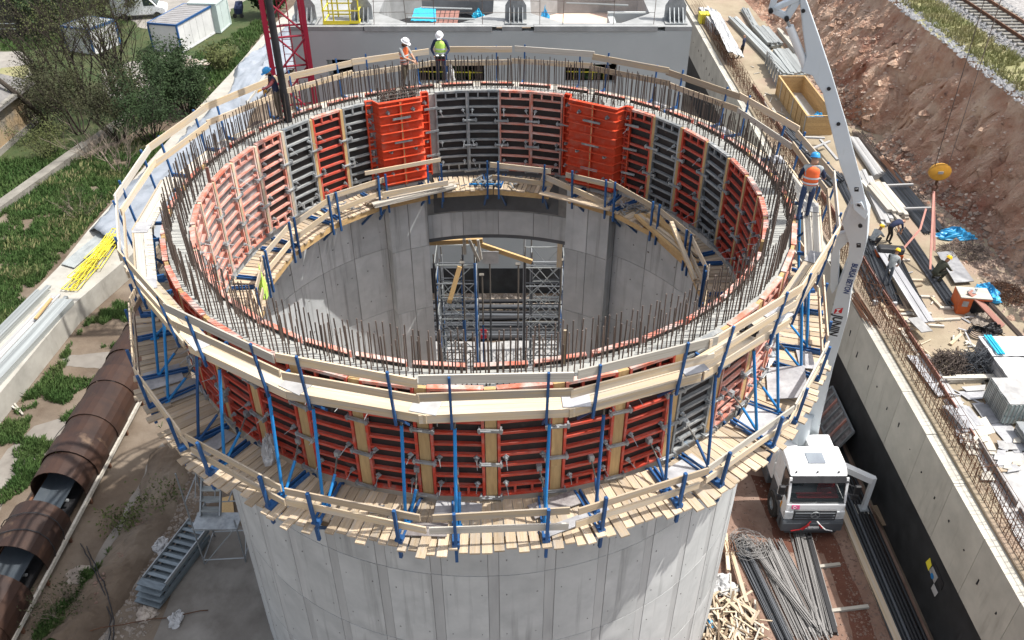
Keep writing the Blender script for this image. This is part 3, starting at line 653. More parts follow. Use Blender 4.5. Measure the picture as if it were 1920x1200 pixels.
# ------------------------------------------------------------ steel form panels, outside and inside
FH = 3.03
def form_panel(az, r, inward, wdt, steel, ply, label, group, full=True):
    t = thing('form_panel', label, 'form panel', cyl(az, r, 12.5), R_(az + (180 if inward else 0)), group, True)
    b = MB(); b.box(.004, .02, -wdt / 2 + .01, wdt / 2 - .01, .01, FH - .01); b.build('plywood_face', ply, t)
    b = MB()
    for s in (-1, 1): b.box(.02, .128, s * (wdt / 2 - .03) - .03, s * (wdt / 2 - .03) + .03, 0, FH)
    b.box(.02, .126, -wdt / 2 + .06, wdt / 2 - .06, 0, .055)
    b.build('steel_frame', steel, t)
    b = MB(); b.box(.004, .130, -wdt / 2 + .002, wdt / 2 - .002, FH + .001, FH + .022); b.box(.022, .126, -wdt / 2 + .062, wdt / 2 - .062, FH - .055, FH)
    b.build('top_rail', 'red_dust_sun' if steel.startswith('red') else steel, t)
    if not full: return t
    nr = 9
    zs = [.28 + i * (FH - .56) / (nr - 1) for i in range(nr)]
    for i, z in enumerate(zs):
        plank('rib', (.062, -wdt / 2 + .06, z), (.062, wdt / 2 - .06, z), .085, .062, steel, t)
    for z0, z1 in ((.055, zs[0] - .03), (zs[-1] + .03, FH - .055)):
        for yy in (-wdt / 6, wdt / 6): plank('stub', (.07, yy, z0), (.07, yy, z1), .05, .09, steel, t, up=(1, 0, 0))
    for z in (.42, 1.18, 2.35):
        for s in (-1, 1):
            if rng.random() < .12: continue
            b = MB(); y0 = s * (wdt / 2 - .17); a = .068
            b.prism([(.115, y0 - a, z), (.115, y0, z - a), (.115, y0 + a, z), (.115, y0, z + a)], (.03, 0, 0))
            b.tube((.14, y0, z), (.22, y0, z), .035, 6)
            b.tube((.2, y0, z), (.42, y0 + jit(.08), z - rng.uniform(.0, .14)), .009, 4)
            b.build('tie_plate', 'galv', t)
    for z in (.03, 1.02, 1.96):
        y0 = wdt / 2 + (.125 if not inward else .06); z += jit(.03)
        b = MB()
        b.bar((.155, y0 - .26, z), (.155, y0 + .26, z), .05, .07)
        b.bar((.13, y0 - .24, z), (.13, y0 - .20, z), .12, .12); b.bar((.13, y0 + .20, z), (.13, y0 + .24, z), .12, .12)
        b.tube((.2, y0 - .2, z + .02), (.2, y0 + .02, z + .02), .018, 5)
        b.build('clamp', 'galv', t)
    return t
vis = [k for k in range(-12, 13) if -198 < A0 + (k + .5) * STEP < 18]
wdt = math.radians(STEP) * 8.27 - .25
greyk = [k for k in vis if abs(A0 + (k + .5) * STEP + 54.0) < STEP / 2][0]
for k in range(38):
    kk = k if k <= 19 else k - 38
    az = A0 + (kk + .5) * STEP
    if kk in vis:
        if kk == greyk: lab, st, pl = 'grey steel form panel, the only grey one outside the ring', 'grey_steel', 'ply_black'
        else:
            d = kk - greyk
            lab = 'red form panel outside the ring, %s to the %s of the grey one' % (ORD[abs(d) - 1], 'left' if d < 0 else 'right')
            st = 'red_dust_sun' if az > -52 else 'red'; pl = 'ply_black'  # panels on the sunny side get the paler steel, sunlight put into the colour
        form_panel(az, ROUT, False, wdt, st, pl, lab, 'form panels outside the ring')
    else:
        form_panel(az, ROUT, False, wdt, 'red', 'ply_black', 'red form panel behind the far rim, only its top edge showing', 'form panels hidden behind the far rim', False)
    a = A0 + kk * STEP
    if -200 < a < 20:
        t = thing('timber_infill', 'upright tan timber infill strip between red outer form panels, %s from the left end' % ORD[min(19, kk + 12)] if kk + 12 < 20 else 'upright tan timber infill strip at the right end of the outer forms',
                  'timber strip', cyl(a, ROUT, 12.5), R_(a), 'timber infill strips outside the ring', True)
        z = 0
        for zc in (rng.uniform(.7, 1.1), rng.uniform(2.0, 2.4), FH):
            b = MB(); b.box(.03, .118 + jit(.006), -.118, .118, z + .004, zc - .004); b.build('board', 'infill', t); z = zc
inner = [(124.9, 'grey'), (133.8, 'red'), (142.9, 'grey'), (152.2, 'red'), (161.6, 'red'), (171.0, 'red'), (180.4, 'red'), (189.8, 'red'), (199.2, 'red')]
def infill_in(az, lab, sol='infill', w_=.1):
    t = thing('timber_infill', lab, 'timber strip', cyl(az, RIN, 12.5), R_(az + 180), 'timber strips inside the ring', True)
    b = MB(); b.box(.03, .12, -w_ / 2, w_ / 2, .005, 1.6); b.build('board', sol, t)
    b = MB(); b.box(.03, .124, -w_ / 2, w_ / 2, 1.605, FH + jit(.02)); b.build('board', sol, t)
for i, (az, colr) in enumerate(inner):
    st = 'grey_steel' if colr == 'grey' else ('red' if i < 3 else 'red_dust_sun'); pl = 'ply_black' if i < 4 else 'ply_dust_sun'  # sunlit left panels: dust plus sunlight painted in by paler steel and plywood
    form_panel(az, RIN, True, 1.10, st, pl, '%s form panel inside the ring, %s left of the left orange pilaster form' % (colr, ORD[i]), 'form panels inside the ring')
    infill_in(az + 4.67, 'narrow upright timber strip inside the ring, %s left of the left orange form' % ORD[i], 'wood' if i > 1 else 'infill')
innr = [(48.2, 'red'), (39.4, 'grey'), (30.3, 'red'), (21.2, 'grey'), (12.0, 'red'), (2.7, 'red'), (-6.6, 'red'), (-15.9, 'red')]
for i, (az, colr) in enumerate(innr):
    st = 'grey_steel' if colr == 'grey' else 'red'
    form_panel(az, RIN, True, 1.09, st, 'ply_black', '%s form panel inside the ring, %s right of the right orange pilaster form' % (colr, ORD[i]), 'form panels inside the ring')
    infill_in(az - 4.6, 'narrow upright timber strip inside the ring, %s right of the right orange form' % ORD[i])
for i, (az, colr) in enumerate([(99.7, 'grey'), (91.2, 'grey'), (82.8, 'pink'), (74.3, 'pink')]):
    form_panel(az, RIN, True, 1.13, 'grey_steel' if colr == 'grey' else 'red_dust_sun', 'ply_black',
               '%s framed form panel between the orange pilaster forms, %s from the left' % ('grey' if colr == 'grey' else 'faded red', ORD[i]), 'form panels inside the ring')
for k in range(14):
    az = 209 + k * 9.37
    form_panel(az, RIN, True, 1.12, 'red_dust_sun', 'ply_black', 'form panel inside the near rim, only its dusty top edge showing', 'form panels hidden inside the near rim', False)
# folded orange forms round the pilasters
def box_form(az, half, lab):
    t = thing('pilaster_form', lab, 'pilaster form', cyl(az, 7.24, 12.5), R_(az + 180), 'orange pilaster forms', True)
    hw = half * math.radians(1) * 7.4
    P = [(-.36, -hw - .30), (-.36, -hw - .06), (.03, -hw + .06), (.03, 0), (.03, hw - .06), (-.36, hw + .06), (-.36, hw + .30)]
    def off(d):
        return [(x + d, y * (1 + (.0 if abs(y) < .1 else .0)) + (0 if abs(y) < 0.1 else (-1 if y > 0 else 1) * (0))) for x, y in P]
    def strip(b, d0, d1, z0, z1, sub=None):
        q = P if sub is None else sub
        for (x0, y0), (x1, y1) in zip(q[:-1], q[1:]):
            b.box8([(x0 + d0, y0, z0), (x1 + d0, y1, z0), (x1 + d1, y1, z0), (x0 + d1, y0, z0), (x0 + d0, y0, z1), (x1 + d0, y1, z1), (x1 + d1, y1, z1), (x0 + d1, y0, z1)])
    for nm, sub in (('left_half', P[:4]), ('right_half', P[3:])):
        b = MB(); strip(b, .0, .02, 0, FH + .05, sub); b.build('folded_plate', 'orange', t)
        for i in range(10):
            z = .12 + i * .315
            b = MB(); strip(b, .022, .175, z, z + .022, sub); b.build('stiffener', 'orange', t)
        b = MB(); strip(b, .0, .13, FH + .052, FH + .075, sub); b.build('top_flange', 'orange', t)
    b = MB()
    for y in (-hw - .29, hw + .29): b.box(-.34, -.20, y - .02, y + .02, 0, FH + .05)
    for y in (-.035, .035): b.box(.042, .16, y - .014, y + .014, 0, FH + .06)
    b.build('edge_flange', 'orange', t)
    b = MB(); b.box(.022, .15, -.018, .018, .01, FH + .04); b.build('timber_filler', 'infill', t)
    for z in (.45, 1.3, 2.72):
        for x, y in ((.03, -hw * .55), (.03, hw * .55), (-.33, -hw - .18), (-.33, hw + .18)):
            b = MB(); a = .085
            b.prism([(x, y - a, z), (x, y, z - a), (x, y + a, z), (x, y, z + a)], (.06, 0, 0)); b.tube((x + .06, y, z), (x + .16, y, z), .035, 6)
            b.build('tie_plate', 'galv', t)
    for z in (.75, 1.65, 2.5):
        b = MB(); b.bar((.17, -.32, z), (.17, .32, z), .05, .07); b.build('clamp', 'galv', t)
        b = MB(); b.bar((-.20, hw + .12, z), (-.20, hw + .62, z), .05, .07); b.build('clamp', 'galv', t)
box_form(114.3, 6.3, 'orange folded steel pilaster form, the left one of two at the far rim')
box_form(60.1, 7.35, 'orange folded steel pilaster form, the right one of two at the far rim')
# ------------------------------------------------------------ timber platforms on blue brackets
SEC = [-86.3 + 18 * k for k in range(-10, 10)]
def upper_platform(i, az):
    t = thing('upper_platform', 'section of upper guard rail walkway round the rim, %s counting anticlockwise from behind the hose' % ORD[i], 'walkway section',
              cyl(az, 8.9, 15.4), R_(az), 'upper walkway sections', True)
    side = abs(((az + 90 + 180) % 360) - 180)           # 0 in front, 180 behind
    L = 1.40
    j = lambda: jit(.012)
    dz = .0 if side < 100 else -.18
    for q, x in enumerate([-.215, .0]):
        m = 'wood' if side < 60 else 'wood_grey'
        plank('walk_plank', (x + j(), -L - jit(.15), .07 + .003 * q + dz), (x + j(), L + jit(.15), .07 + .003 * q + dz), .205, .045, m, t)
    plank('toe_board', (.125, -L - .02 + jit(.12), .0 + dz), (.125 + j(), L + jit(.14), .0 + dz + j()), .04, .21, 'wood', t)
    for x, z, wv in ((.215, .60 + jit(.05), .19), (.275, 1.03 + jit(.04), .21)):
        tl = jit(.035)
        plank('guard_board', (x + j(), -L - .08 - jit(.12), z - tl + jit(.02)), (x + j() + .012, L + .08 + jit(.12), z + tl), .036, wv, rng.choice(['wood', 'wood', 'wood', 'wood_grey', 'deck']), t)
    for y in (-.93, .93):
        y += jit(.08)
        plank('post', (.165, y, -.25), (.315, y, 1.18 + jit(.05)), .05, .05, 'blue', t, up=(0, 1, 0))
        b = MB(); b.bar((-.48, y, -.03), (.16, y, -.03), .05, .09); b.bar((.12, y, -.1), (-.46, y, -.8), .04, .05)
        b.build('bracket', 'blue', t)
    if side < 120 or rng.random() < .5:
        b = MB(); xx = -.11; y0 = L - .12 + jit(.1)
        b.box(xx - .2, xx + .2, y0 - .1, y0 + .45, .097 + dz, .117 + dz); b.build('cover_sheet', 'ply_grey' if rng.random() < .65 else 'ply_pale', t)
for i, az in enumerate(SEC): upper_platform(i, az)
def lower_platform(i, az):
    t = thing('lower_platform', 'section of the lower timber deck outside the ring, %s from its left end' % ORD[i], 'deck section',
              cyl(az, 9.1, 12.4), R_(az), 'lower deck sections', True)
    sh = -.10 if az > -32 else 0.0
    y = -1.52
    while y < 1.50:
        wv = rng.choice([.19, .21, .22, .23])
        yc = y + wv / 2
        out = .70 + sh * .6 + jit(.09) - (0.25 if rng.random() < .06 else 0)
        tl = jit(.012)
        k = 1 + .045
        if rng.random() < .10:
            xm = rng.uniform(.1, .4)
            plank('deck_plank', (-.66, yc * .93, .0 + tl), (xm, yc * (1 + .03 * xm), .0 + tl), wv - .015, .045, 'deck', t)
            plank('deck_plank', (xm - .2, yc + jit(.03), .046 + abs(tl) + .006), (out + .08, yc * k + jit(.03), .046 + abs(tl)), wv - .012, .04, 'deck', t)
        else:
            plank('deck_plank', (-.66, yc * .93, .0 + tl), (out, yc * k, .0 + tl + jit(.01)), wv - .018, .045, 'deck', t)
        y += wv + .012
    for yb in (-.93, .93):
        b = MB()
        for d in (-.055, .055): b.bar((-.62, yb + d, .085), (.58, yb + d, .085), .04, .09)
        b.bar((.42, yb, .06), (.60, yb, .06), .16, .12)
        b.build('bracket_beam', 'blue', t)
        plank('post', (.54 + sh, yb, -.46), (.62 + sh + jit(.02), yb + jit(.02), 1.08 + jit(.05)), .07, .065, 'blue', t, up=(0, 1, 0))
        b = MB(); b.bar((-.80, yb, -1.6), (.50, yb, -.12), .06, .07); b.bar((-.80, yb, -1.7), (-.80, yb, -.1), .06, .07, up=(0, 1, 0)); b.build('wall_bracket', 'blue', t)
    for x, z in ((.515, .50), (.545, .90)):
        plank('guard_board', (x + sh, -1.46 + jit(.10), z + jit(.05)), (x + sh + jit(.03), 1.46 + jit(.1), z + jit(.05)), .036, .19, rng.choice(['wood', 'wood', 'wood', 'wood_grey', 'deck']), t)
    plank('edge_beam', (.35, -1.45, -.10), (.35, 1.45, -.10), .08, .14, 'wood_dark', t)
low = [az for az in SEC if -205 < az < 20]
for i, az in enumerate(low): lower_platform(i, az)
n = 0
for i, az in enumerate(low):
    for s in (-1, 1):
        a = az + s * 5.6 + jit(.5)
        t = thing('push_pull_prop', 'bright blue push-pull prop standing on the lower deck, %s from the left end' % ORD[min(n, 19)] if n < 20 else 'blue push-pull prop on the lower deck, %s from its right end' % ORD[2 * len(low) - 1 - n],
                  'prop', cyl(a, 9.2, 12.45), R_(a), 'push-pull props on the lower deck', True)
        sk = jit(.25)
        top = V(-.42, sk, 2.85); f0 = V(.05, 0, .06)
        k = f0.lerp(top, .86)
        m = 'blue_prop' if rng.random() < .92 else 'blue'
        rod('tube', f0, k, .037, m, t, 10); rod('screw', k, top, .022, 'screw', t)
        top2 = V(-.78, sk * .3 + jit(.1), .85); k2 = f0.lerp(top2, .62)
        rod('short_tube', f0 + V(0, .07, 0), k2 + V(0, .07, 0), .034, m, t, 10); rod('short_screw', k2 + V(0, .07, 0), top2, .02, 'screw', t)
        b = MB(); b.box(-.06, .16, -.07, .12, .0, .03); b.box(.03, .07, -.04, .1, .03, .11); b.build('foot', m, t)
        b = MB(); b.box(-.84, -.72, top2.y - .05, top2.y + .06, .78, .92); b.build('head', 'galv', t)
        n += 1
def inner_platform(i, az, hl=1.02, guard=(1, 1), label=None):
    t = thing('inner_platform', label or 'section of timber platform inside the ring, %s from the right end' % ORD[i], 'platform section',
              cyl(az, 6.95, 12.3), R_(az + 180), 'inner platform sections', True)
    y = -hl - .02
    while y < hl:
        wv = rng.choice([.15, .17, .19])
        plank('deck_plank', (-.58, (y + wv / 2) * 1.07, jit(.008)), (.56 + jit(.05), (y + wv / 2) * .95, jit(.008)), wv - .014, .045, 'deck', t)
        y += wv + .01
    plank('edge_beam', (.50, -hl, -.13), (.50, hl, -.13), .08, .19, 'infill', t)
    for yb in (-hl + .2, hl - .2):
        b = MB()
        for d in (-.05, .05): b.bar((-.5, yb + d, .07), (.5, yb + d, .07), .04, .08)
        b.build('bracket_beam', 'blue', t)
        plank('post', (.60, yb, -.35), (.60 + jit(.03), yb + jit(.04), 1.12), .06, .06, 'blue', t, up=(0, 1, 0))
        b = MB(); b.bar((-.74, yb, -1.3), (.45, yb, -.12), .06, .07); b.build('wall_bracket', 'blue', t)
    for g_, z in zip(guard, (.40, .92)):
        if g_: plank('guard_board', (.545, -hl - .12 + jit(.1), z + jit(.1)), (.545, hl + .12 + jit(.1), z + jit(.1)), .036, .19, 'wood', t)
for i, (az, hl, gd) in enumerate([(-14, 1.05, (1, 1)), (4, 1.05, (1, 1)), (22, 1.05, (0, 1)), (40, 1.05, (0, 1)), (56.5, .85, (0, 1)), (79.5, 1.0, (1, 1)), (97.5, 1.0, (0, 0)), (116, .95, (0, 0)), (133, 1.02, (1, 1)), (151, 1.05, (1, 1)), (169, 1.05, (1, 1)), (187, 1.05, (1, 1)), (205, 1.05, (0, 1))]):
    inner_platform(i, az, hl, gd)
# loose things on the platforms
def long_plank(lab, p0, p1, w_=.2, t_=.05, m='wood', up=(0, 0, 1), grp=None, cat='plank', name='loose_plank'):
    return plank(name, p0, p1, w_, t_, m, None, up, label=lab, cat=cat, group=grp)
t = thing('plank_bundle', 'bundle of long pale planks lying across the platform under the left orange form', 'plank bundle', cyl(116, 6.6, 12.4))
for k in range(7):
    z = 12.40 + .055 * (k // 3); o = -.1 + .2 * (k % 3)
    a, c_ = cyl(128 - jit(2), 6.42 + o, z), cyl(101 + jit(2), 6.62 + o, z)
    plank('plank', a, c_, .18, .05, 'wood' if k % 3 else 'wood_grey', t)
plank('plank', cyl(125, 6.3, 12.75), cyl(103, 6.3, 12.72), .05, .2, 'wood', t)
plank('plank', cyl(127, 7.0, 13.35), cyl(104, 7.0, 13.3), .05, .14, 'wood', t)
long_plank('long plank sloping along the platform edge under the right orange form', cyl(73, 6.5, 12.95), cyl(51, 6.55, 12.42), .05, .22)
long_plank('wide plank lying on the platform edge below the right orange form', cyl(73, 6.35, 12.37), cyl(49, 6.45, 12.37), .3, .05, 'deck')
t = thing('timber_pile', 'untidy pile of long timbers on the inner platform below the red forms, right', 'timber pile', cyl(26, 6.9, 12.4))
for k in range(9):
    a, c_ = cyl(40 - k * .8 + jit(1), 6.5 + .11 * (k % 5), 12.4 + .09 * (k // 3) + .1), cyl(9 + k * 1.2 + jit(2), 6.5 + .1 * (k % 4), 12.4 + .09 * (k // 3) + jit(.05) + .06)
    plank('timber', a, c_, .12, .09, 'wood' if k % 2 else 'infill', t)
long_plank('raking timber leaning from the timber pile over the inner platform, right', cyl(22, 6.3, 13.25), cyl(3, 6.35, 12.42), .12, .1)
# grey sheets and gear on the decks
def deck_sheet(lab, az, r, z, lx, ly, rot, m='ply_grey', tilt=0):
    p = cyl(az, r, z); b = MB(); b.box(-lx / 2, lx / 2, -ly / 2, ly / 2, 0, .022)
    o = b.build('loose_sheet', m, None, label=lab, cat='sheet')
    o.matrix_basis = Matrix.Translation(p) @ Matrix.Rotation(R_(az + rot), 4, 'Z') @ Matrix.Rotation(R_(tilt), 4, 'Y')
deck_sheet('dark grey sheet on the lower deck at far left, near the blue props', -152, 9.15, 12.47, .9, .75, 0, 'ply_grey')
deck_sheet('pale worn sheet beside the dark sheet on the left lower deck', -147, 8.85, 12.475, .8, .6, 3, 'ply_pale')
deck_sheet('dark grey sheet on the lower deck under the third prop pair', -132, 9.1, 12.475, 1.0, .4, 8, 'ply_grey')
deck_sheet('large grey sheet propped up on the lower deck at right', -31, 9.05, 12.6, .95, 1.25, 20, 'ply_grey', -14)
deck_sheet('square worn grey sheet flat on the right lower deck below the red forms', -41, 9.1, 12.49, 1.0, 1.1, 10, 'ply_grey')
deck_sheet('narrow grey board flat on the right lower deck beside the boom', -22, 9.25, 12.475, .4, 1.0, 15, 'ply_grey')
deck_sheet('black scuffed board on the front lower deck right of centre', -78.5, 8.8, 12.50, .4, 1.1, 12, 'ply_dust_sun')
deck_sheet('black board lying at the front gap in the lower deck', -96, 9.35, 12.485, .35, .95, 4, 'ply_dust_sun')
deck_sheet('grey stained sheet at the foot of the front red forms', -92, 8.75, 12.48, .4, 1.0, -3, 'ply_grey')
deck_sheet('grey board lying along the front deck edge right of centre', -76.5, 9.35, 12.50, .25, 1.6, 12, 'ply_grey')
deck_sheet('grey sheet on the lower deck below the grey form panel', -58, 8.95, 12.48, .55, 1.0, 6, 'ply_grey')
def rag(name, lab, c, s, m, cat, hgt=.5, seed=1, n=12, parent=None):
    b = MB(); vs = []; nn = n * 2
    c = Vector(c); sx, sy = s
    for i in range(n):
        f_ = i / (n - 1)
        for k in range(nn):
            a = 2 * math.pi * k / nn
            r = math.sin(math.pi * .5 * (1 - f_)) if i else 1.0
            q = mnoise.noise(V(math.cos(a) * 1.6 + seed * 7.3, math.sin(a) * 1.6, f_ * 2.2)); q2 = mnoise.noise(V(math.cos(a) * 4 + seed, math.sin(a) * 4, f_ * 6))
            rr = r * (1 + .45 * q + .22 * q2)
            vs.append(c + V(sx * rr * math.cos(a), sy * rr * math.sin(a), max(0, hgt * (f_ * (1 + .5 * q) + .25 * q2 * (1 - r * .2)))))
    fs = [(i * nn + k, i * nn + (k + 1) % nn, (i + 1) * nn + (k + 1) % nn, (i + 1) * nn + k) for i in range(n - 1) for k in range(nn)] + [tuple((n - 1) * nn + k for k in range(nn))]
    b.add(vs, fs)
    return b.build(name, m, parent, label=lab, cat=cat)
rag('torn_bag', 'torn white bag hanging on a blue prop of the front left deck', cyl(-121.5, 8.75, 12.75), (.16, .26), 'bag_white', 'bag', .65, 4)
for k, (az, r) in enumerate([(93, 6.75), (90, 6.9), (47, 6.75), (43, 6.85), (136, 6.85), (80, 6.9)]):
    b = MB(); c = cyl(az, r, 12.36)
    for q in range(14):
        p = c + V(jit(.45), jit(.2), .02 + .012 * q); a = rng.uniform(0, 6.28); b.bar(p, p + V(math.cos(a), math.sin(a), jit(.1)) * rng.uniform(.15, .4), .05, .03)
    lab = ['loose clamps and steel parts heaped on the far left small platform', 'second heap of steel parts on the far left small platform, nearer the form', 'heap of clamps on the platform right of the right orange form', 'scattered steel parts on the right inner platform beside the blue post', 'small heap of steel parts on the left inner platform', 'heap of tie parts on the far right small platform'][k]
    b.build('clamp_heap', 'galv', None, label=lab, cat='steel parts')
b = MB(); b.bar(cyl(96, 6.65, 12.42), cyl(86, 6.62, 12.42), .06, .06); b.build('blue_strut', 'blue_prop', None, label='short bright blue strut lying on the far small platform', cat='strut')
b = MB(); b.bar((-.1, 0, 0), (.1, 0, 0), .12, .09); b.tube((.0, .0, .05), (.2, .05, .07), .02, 6)
o = b.build('clamp_block', 'bag_white', None, label='small white clamp lying on the front left lower deck', cat='clamp'); o.location = cyl(-103, 9.0, 12.53)
b = MB(); c = cyl(-48, 8.85, 15.6)
for k in range(3): b.path([c + V(jit(.2), jit(.2), .1 * k) for q in range(4)] , .05, 5)
b.build('dark_rag', 'black', None, label='black rag tied round the upper guard rail, right of centre', cat='rag')
b = MB(); p = cyl(-75.8, 7.72, 15.3); b.bar(p, p + V(.02, .02, 1.0), .09, .05, (0, 1, 0)); b.build('timber_peg', 'wood', None, label='upright timber peg among the bars at the near inner rim', cat='peg')
b = MB(); p = cyl(176, 7.66, 15.4); b.bar(p, p + V(.0, .02, .6), .09, .05, (0, 1, 0)); b.build('timber_peg', 'brown_board', None, label='short upright peg on the left inner form edge', cat='peg')
rag('safety_vest', 'yellow green vest hung on a blue post of the left inner platform', cyl(184, 6.42, 12.3), (.10, .16), 'vest_yl', 'vest', .9, 3)
# ------------------------------------------------------------ retaining wall on the right
WX = 14.7
t = thing('retaining_wall', 'long concrete retaining wall on the right, black coated below and bare above', 'retaining wall', (WX, 30, 0))
b = MB(); b.box(WX + .02, WX + .40, -10, 90, 0, 5.38); b.build('wall_core', 'conc_core', t)
b = MB(); b.box(WX - .012, WX + .02, -10, 90, 0, 2.66); b.build('black_coating', 'membrane', t)
y = 6.0; i = 0
while y < 80:
    b = MB(); b.box(WX - .004, WX + .43, y + .008, y + 2.32, 2.665, 5.40 + .02 * math.sin(i)); b.build('concrete_panel', 'retain', t)
    for q in range(2):
        rod('tie_hole', (WX - .008, y + .6 + q * 1.2, 4.1 + jit(.3)), (WX + .01, y + .6 + q * 1.2, 4.1), .035, 'black', t)
    y += 2.33; i += 1
rows = []
for xr in (15.28, 15.62, 15.98):
    y = 9.0
    while y < 72:
        rows.append((xr + jit(.03), y + jit(.04), rng.uniform(.55, 1.05) if xr < 15.9 else rng.uniform(.5, .8))); y += .20 if xr < 15.9 else .26
rows.sort(key=lambda r: abs(r[1] - 20))
for x, y, h in rows[:290]: rod('starter_bar', (x, y, 5.40), (x + jit(.06) - .05, y + jit(.08), 5.40 + h), .013, 'rust', t, 4)
b = MB()
for x, y, h in rows[290:]: b.tube((x, y, 5.4), (x + jit(.06) - .05, y + jit(.06), 5.4 + h), .013, 4)
for x in (15.3, 15.62, 15.98):
    for z in (.12, .38, .64):
        y = 9
        while y < 70:
            b.tube((x + jit(.02), y, 5.45 + z + jit(.03)), (x + jit(.02), y + 6.2, 5.45 + z + jit(.03)), .012, 4); y += 6
for q in range(150):
    y = rng.uniform(10, 66); b.tube((15.25, y, 5.5 + rng.uniform(.1, .6)), (16.05, y + jit(.3), 5.5 + rng.uniform(.1, .6)), .01, 4)
b.build('starter_bar_mesh', 'rust', t, kind='stuff')
for k in range(15):
    y = 9.5 + k * 3.1; plank('edge_board', (16.16 + jit(.04), y, 5.62 + jit(.04)), (16.16 + jit(.04), y + 2.95, 5.62 + jit(.04)), .035, .28, rng.choice(['wood_dark', 'brown_board', 'ply_dust_sun']), t)
# ------------------------------------------------------------ grey building behind the tower
BY, BX0, BX1, BZ = 39.3, -10.15, 8.17, 14.55
bd = thing('grey_building', 'unfinished grey concrete building behind the tower with octagonal roof openings', 'building', ((BX0 + BX1) / 2, BY, 0))
holes = [(-8.6, -7.4, 12.2, 13.04), (-4.5, -1.3, 11.9, 12.95), (2.5, 4.9, 11.9, 12.85)]
b = MB(); y0, y1 = BY, BY + .45
b.box(BX0, BX1, y0, y1, 1.62, 11.5)
b.box(BX0, BX1, y0, y1, 13.04, BZ - .2)
x = BX0
for hx0, hx1, hz0, hz1 in holes:
    b.box(x, hx0, y0, y1, 11.5, 13.04)
    if hz0 > 11.501: b.box(hx0, hx1, y0, y1, 11.5, hz0)
    if hz1 < 13.04: b.box(hx0, hx1, y0, y1, hz1, 13.04)
    x = hx1
b.box(x, BX1, y0, y1, 11.5, 13.04)
b.box(BX0, BX0 + .45, y1, BY + 14, 1.62, BZ - .2); b.box(BX1 - .45, BX1, y1, BY + 14, 1.62, BZ - .2)
b.build('wall', 'build', bd)
b = MB(); b.box(BX0 - .01, BX1 + .01, BY - .015, BY + 14, 0, 1.62); b.build('black_plinth', 'membrane', bd)
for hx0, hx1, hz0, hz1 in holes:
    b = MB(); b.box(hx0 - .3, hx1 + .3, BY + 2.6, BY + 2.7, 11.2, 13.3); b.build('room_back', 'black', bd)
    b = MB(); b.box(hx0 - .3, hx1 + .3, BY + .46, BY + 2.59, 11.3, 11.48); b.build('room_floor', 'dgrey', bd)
def octa(x0, x1, y0, y1, c): return [(x0 + c, y0), (x1 - c, y0), (x1, y0 + c), (x1, y1 - c), (x1 - c, y1), (x0 + c, y1), (x0, y1 - c), (x0, y0 + c)]
b = MB()
YB = BY + 8.5
def cell(x0, x1, o, z):
    Rr = [(x0, BY), (x1, BY), (x1, YB), (x0, YB)]
    k = len(b.v)
    vs = [(*p, z) for p in Rr] + [(*p, z) for p in o]
    fs = [(0, 1, 5, 4), (1, 6, 5), (1, 2, 7, 6), (2, 8, 7), (2, 3, 9, 8), (3, 10, 9), (3, 0, 11, 10), (0, 4, 11)]
    b.add(vs, fs)
    lo = [((p[0] - (x0 + x1) / 2) * .98 + (x0 + x1) / 2, BY + 4.2 + (p[1] - BY - 4.2) * .98) for p in o]
    b.add([(*p, z) for p in o] + [(*p, z - .55) for p in o] + [(*p, z - 1.6) for p in lo],
          [(i, (i + 1) % 8, 8 + (i + 1) % 8, 8 + i) for i in range(8)] + [(8 + i, 8 + (i + 1) % 8, 16 + (i + 1) % 8, 16 + i) for i in range(8)])
cell(-6.75, -.45, octa(-6.3, -.9, BY + .55, BY + 7.6, 1.5), BZ)
cell(.45, 6.95, octa(.9, 6.5, BY + .55, BY + 7.6, 1.5), BZ)
for x0, x1 in ((BX0, -6.75), (-.45, .45), (6.95, BX1)): b.box(x0, x1, BY, YB, BZ - .19, BZ)
b.build('roof_slab', 'build_top', bd)
for x0, x1 in ((-6.7, -.9), (1.0, 6.6)):
    b = MB(); b.box(x0, x1, BY - .06, BY + .42, BZ - .19, BZ + .03); b.build('front_kerb', 'build_top', bd)
b = MB(); b.box(-6.3, -.8, BY + .8, BY + 8, BZ - 1.75, BZ - 1.6); b.build('pit_base', 'black', bd)
b = MB(); b.box(1.0, 6.4, BY + .8, BY + 8, BZ - 1.75, BZ - 1.58); b.build('pit_base', 'pinkfill', bd)
b = MB(); b.box(4.6, 6.6, BY + 2.6, BY + 2.9, BZ - 1.55, BZ - .15); b.box(4.6, 4.9, BY + .9, BY + 2.6, BZ - 1.55, BZ - .3); b.build('inner_wall', 'build', bd)
def steel_shoe(px, lab):
    p = at(px, 38, BZ)
    t = thing('steel_shoe', lab, 'steel shoe', (p.x, BY + .75, BZ), 0, 'steel shoes along the roof edge')
    x, y = p.x, BY + .75
    b = MB(); b.box(x - .5, x + .5, y - .5, y + .5, BZ + .002, BZ + .06); b.build('base_plate', 'grey_steel', t)
    b = MB(); b.prism([(x - .5, y + .12, BZ + .06), (x + .5, y + .12, BZ + .06), (x + .48, y + .12, BZ + .7), (x + .2, y + .12, BZ + 1.15), (x - .2, y + .12, BZ + 1.15), (x - .48, y + .12, BZ + .7)], (0, .06, 0)); b.build('web_plate', 'galv', t)
    for q in (-.3, -.1, .1, .3):
        b = MB(); b.prism([(x + q, y - .42, BZ + .06), (x + q, y + .115, BZ + .06), (x + q, y + .115, BZ + .62)], (.035, 0, 0)); b.build('gusset', 'galv', t)
    b = MB(); b.bar((x, y + .3, BZ + .6), (x - .1, y + .6, BZ + 2.4), .35, .3); b.build('column_stub', 'galv', t)
steel_shoe(575, 'grey steel column shoe behind the red mast, left of the yellow railing')
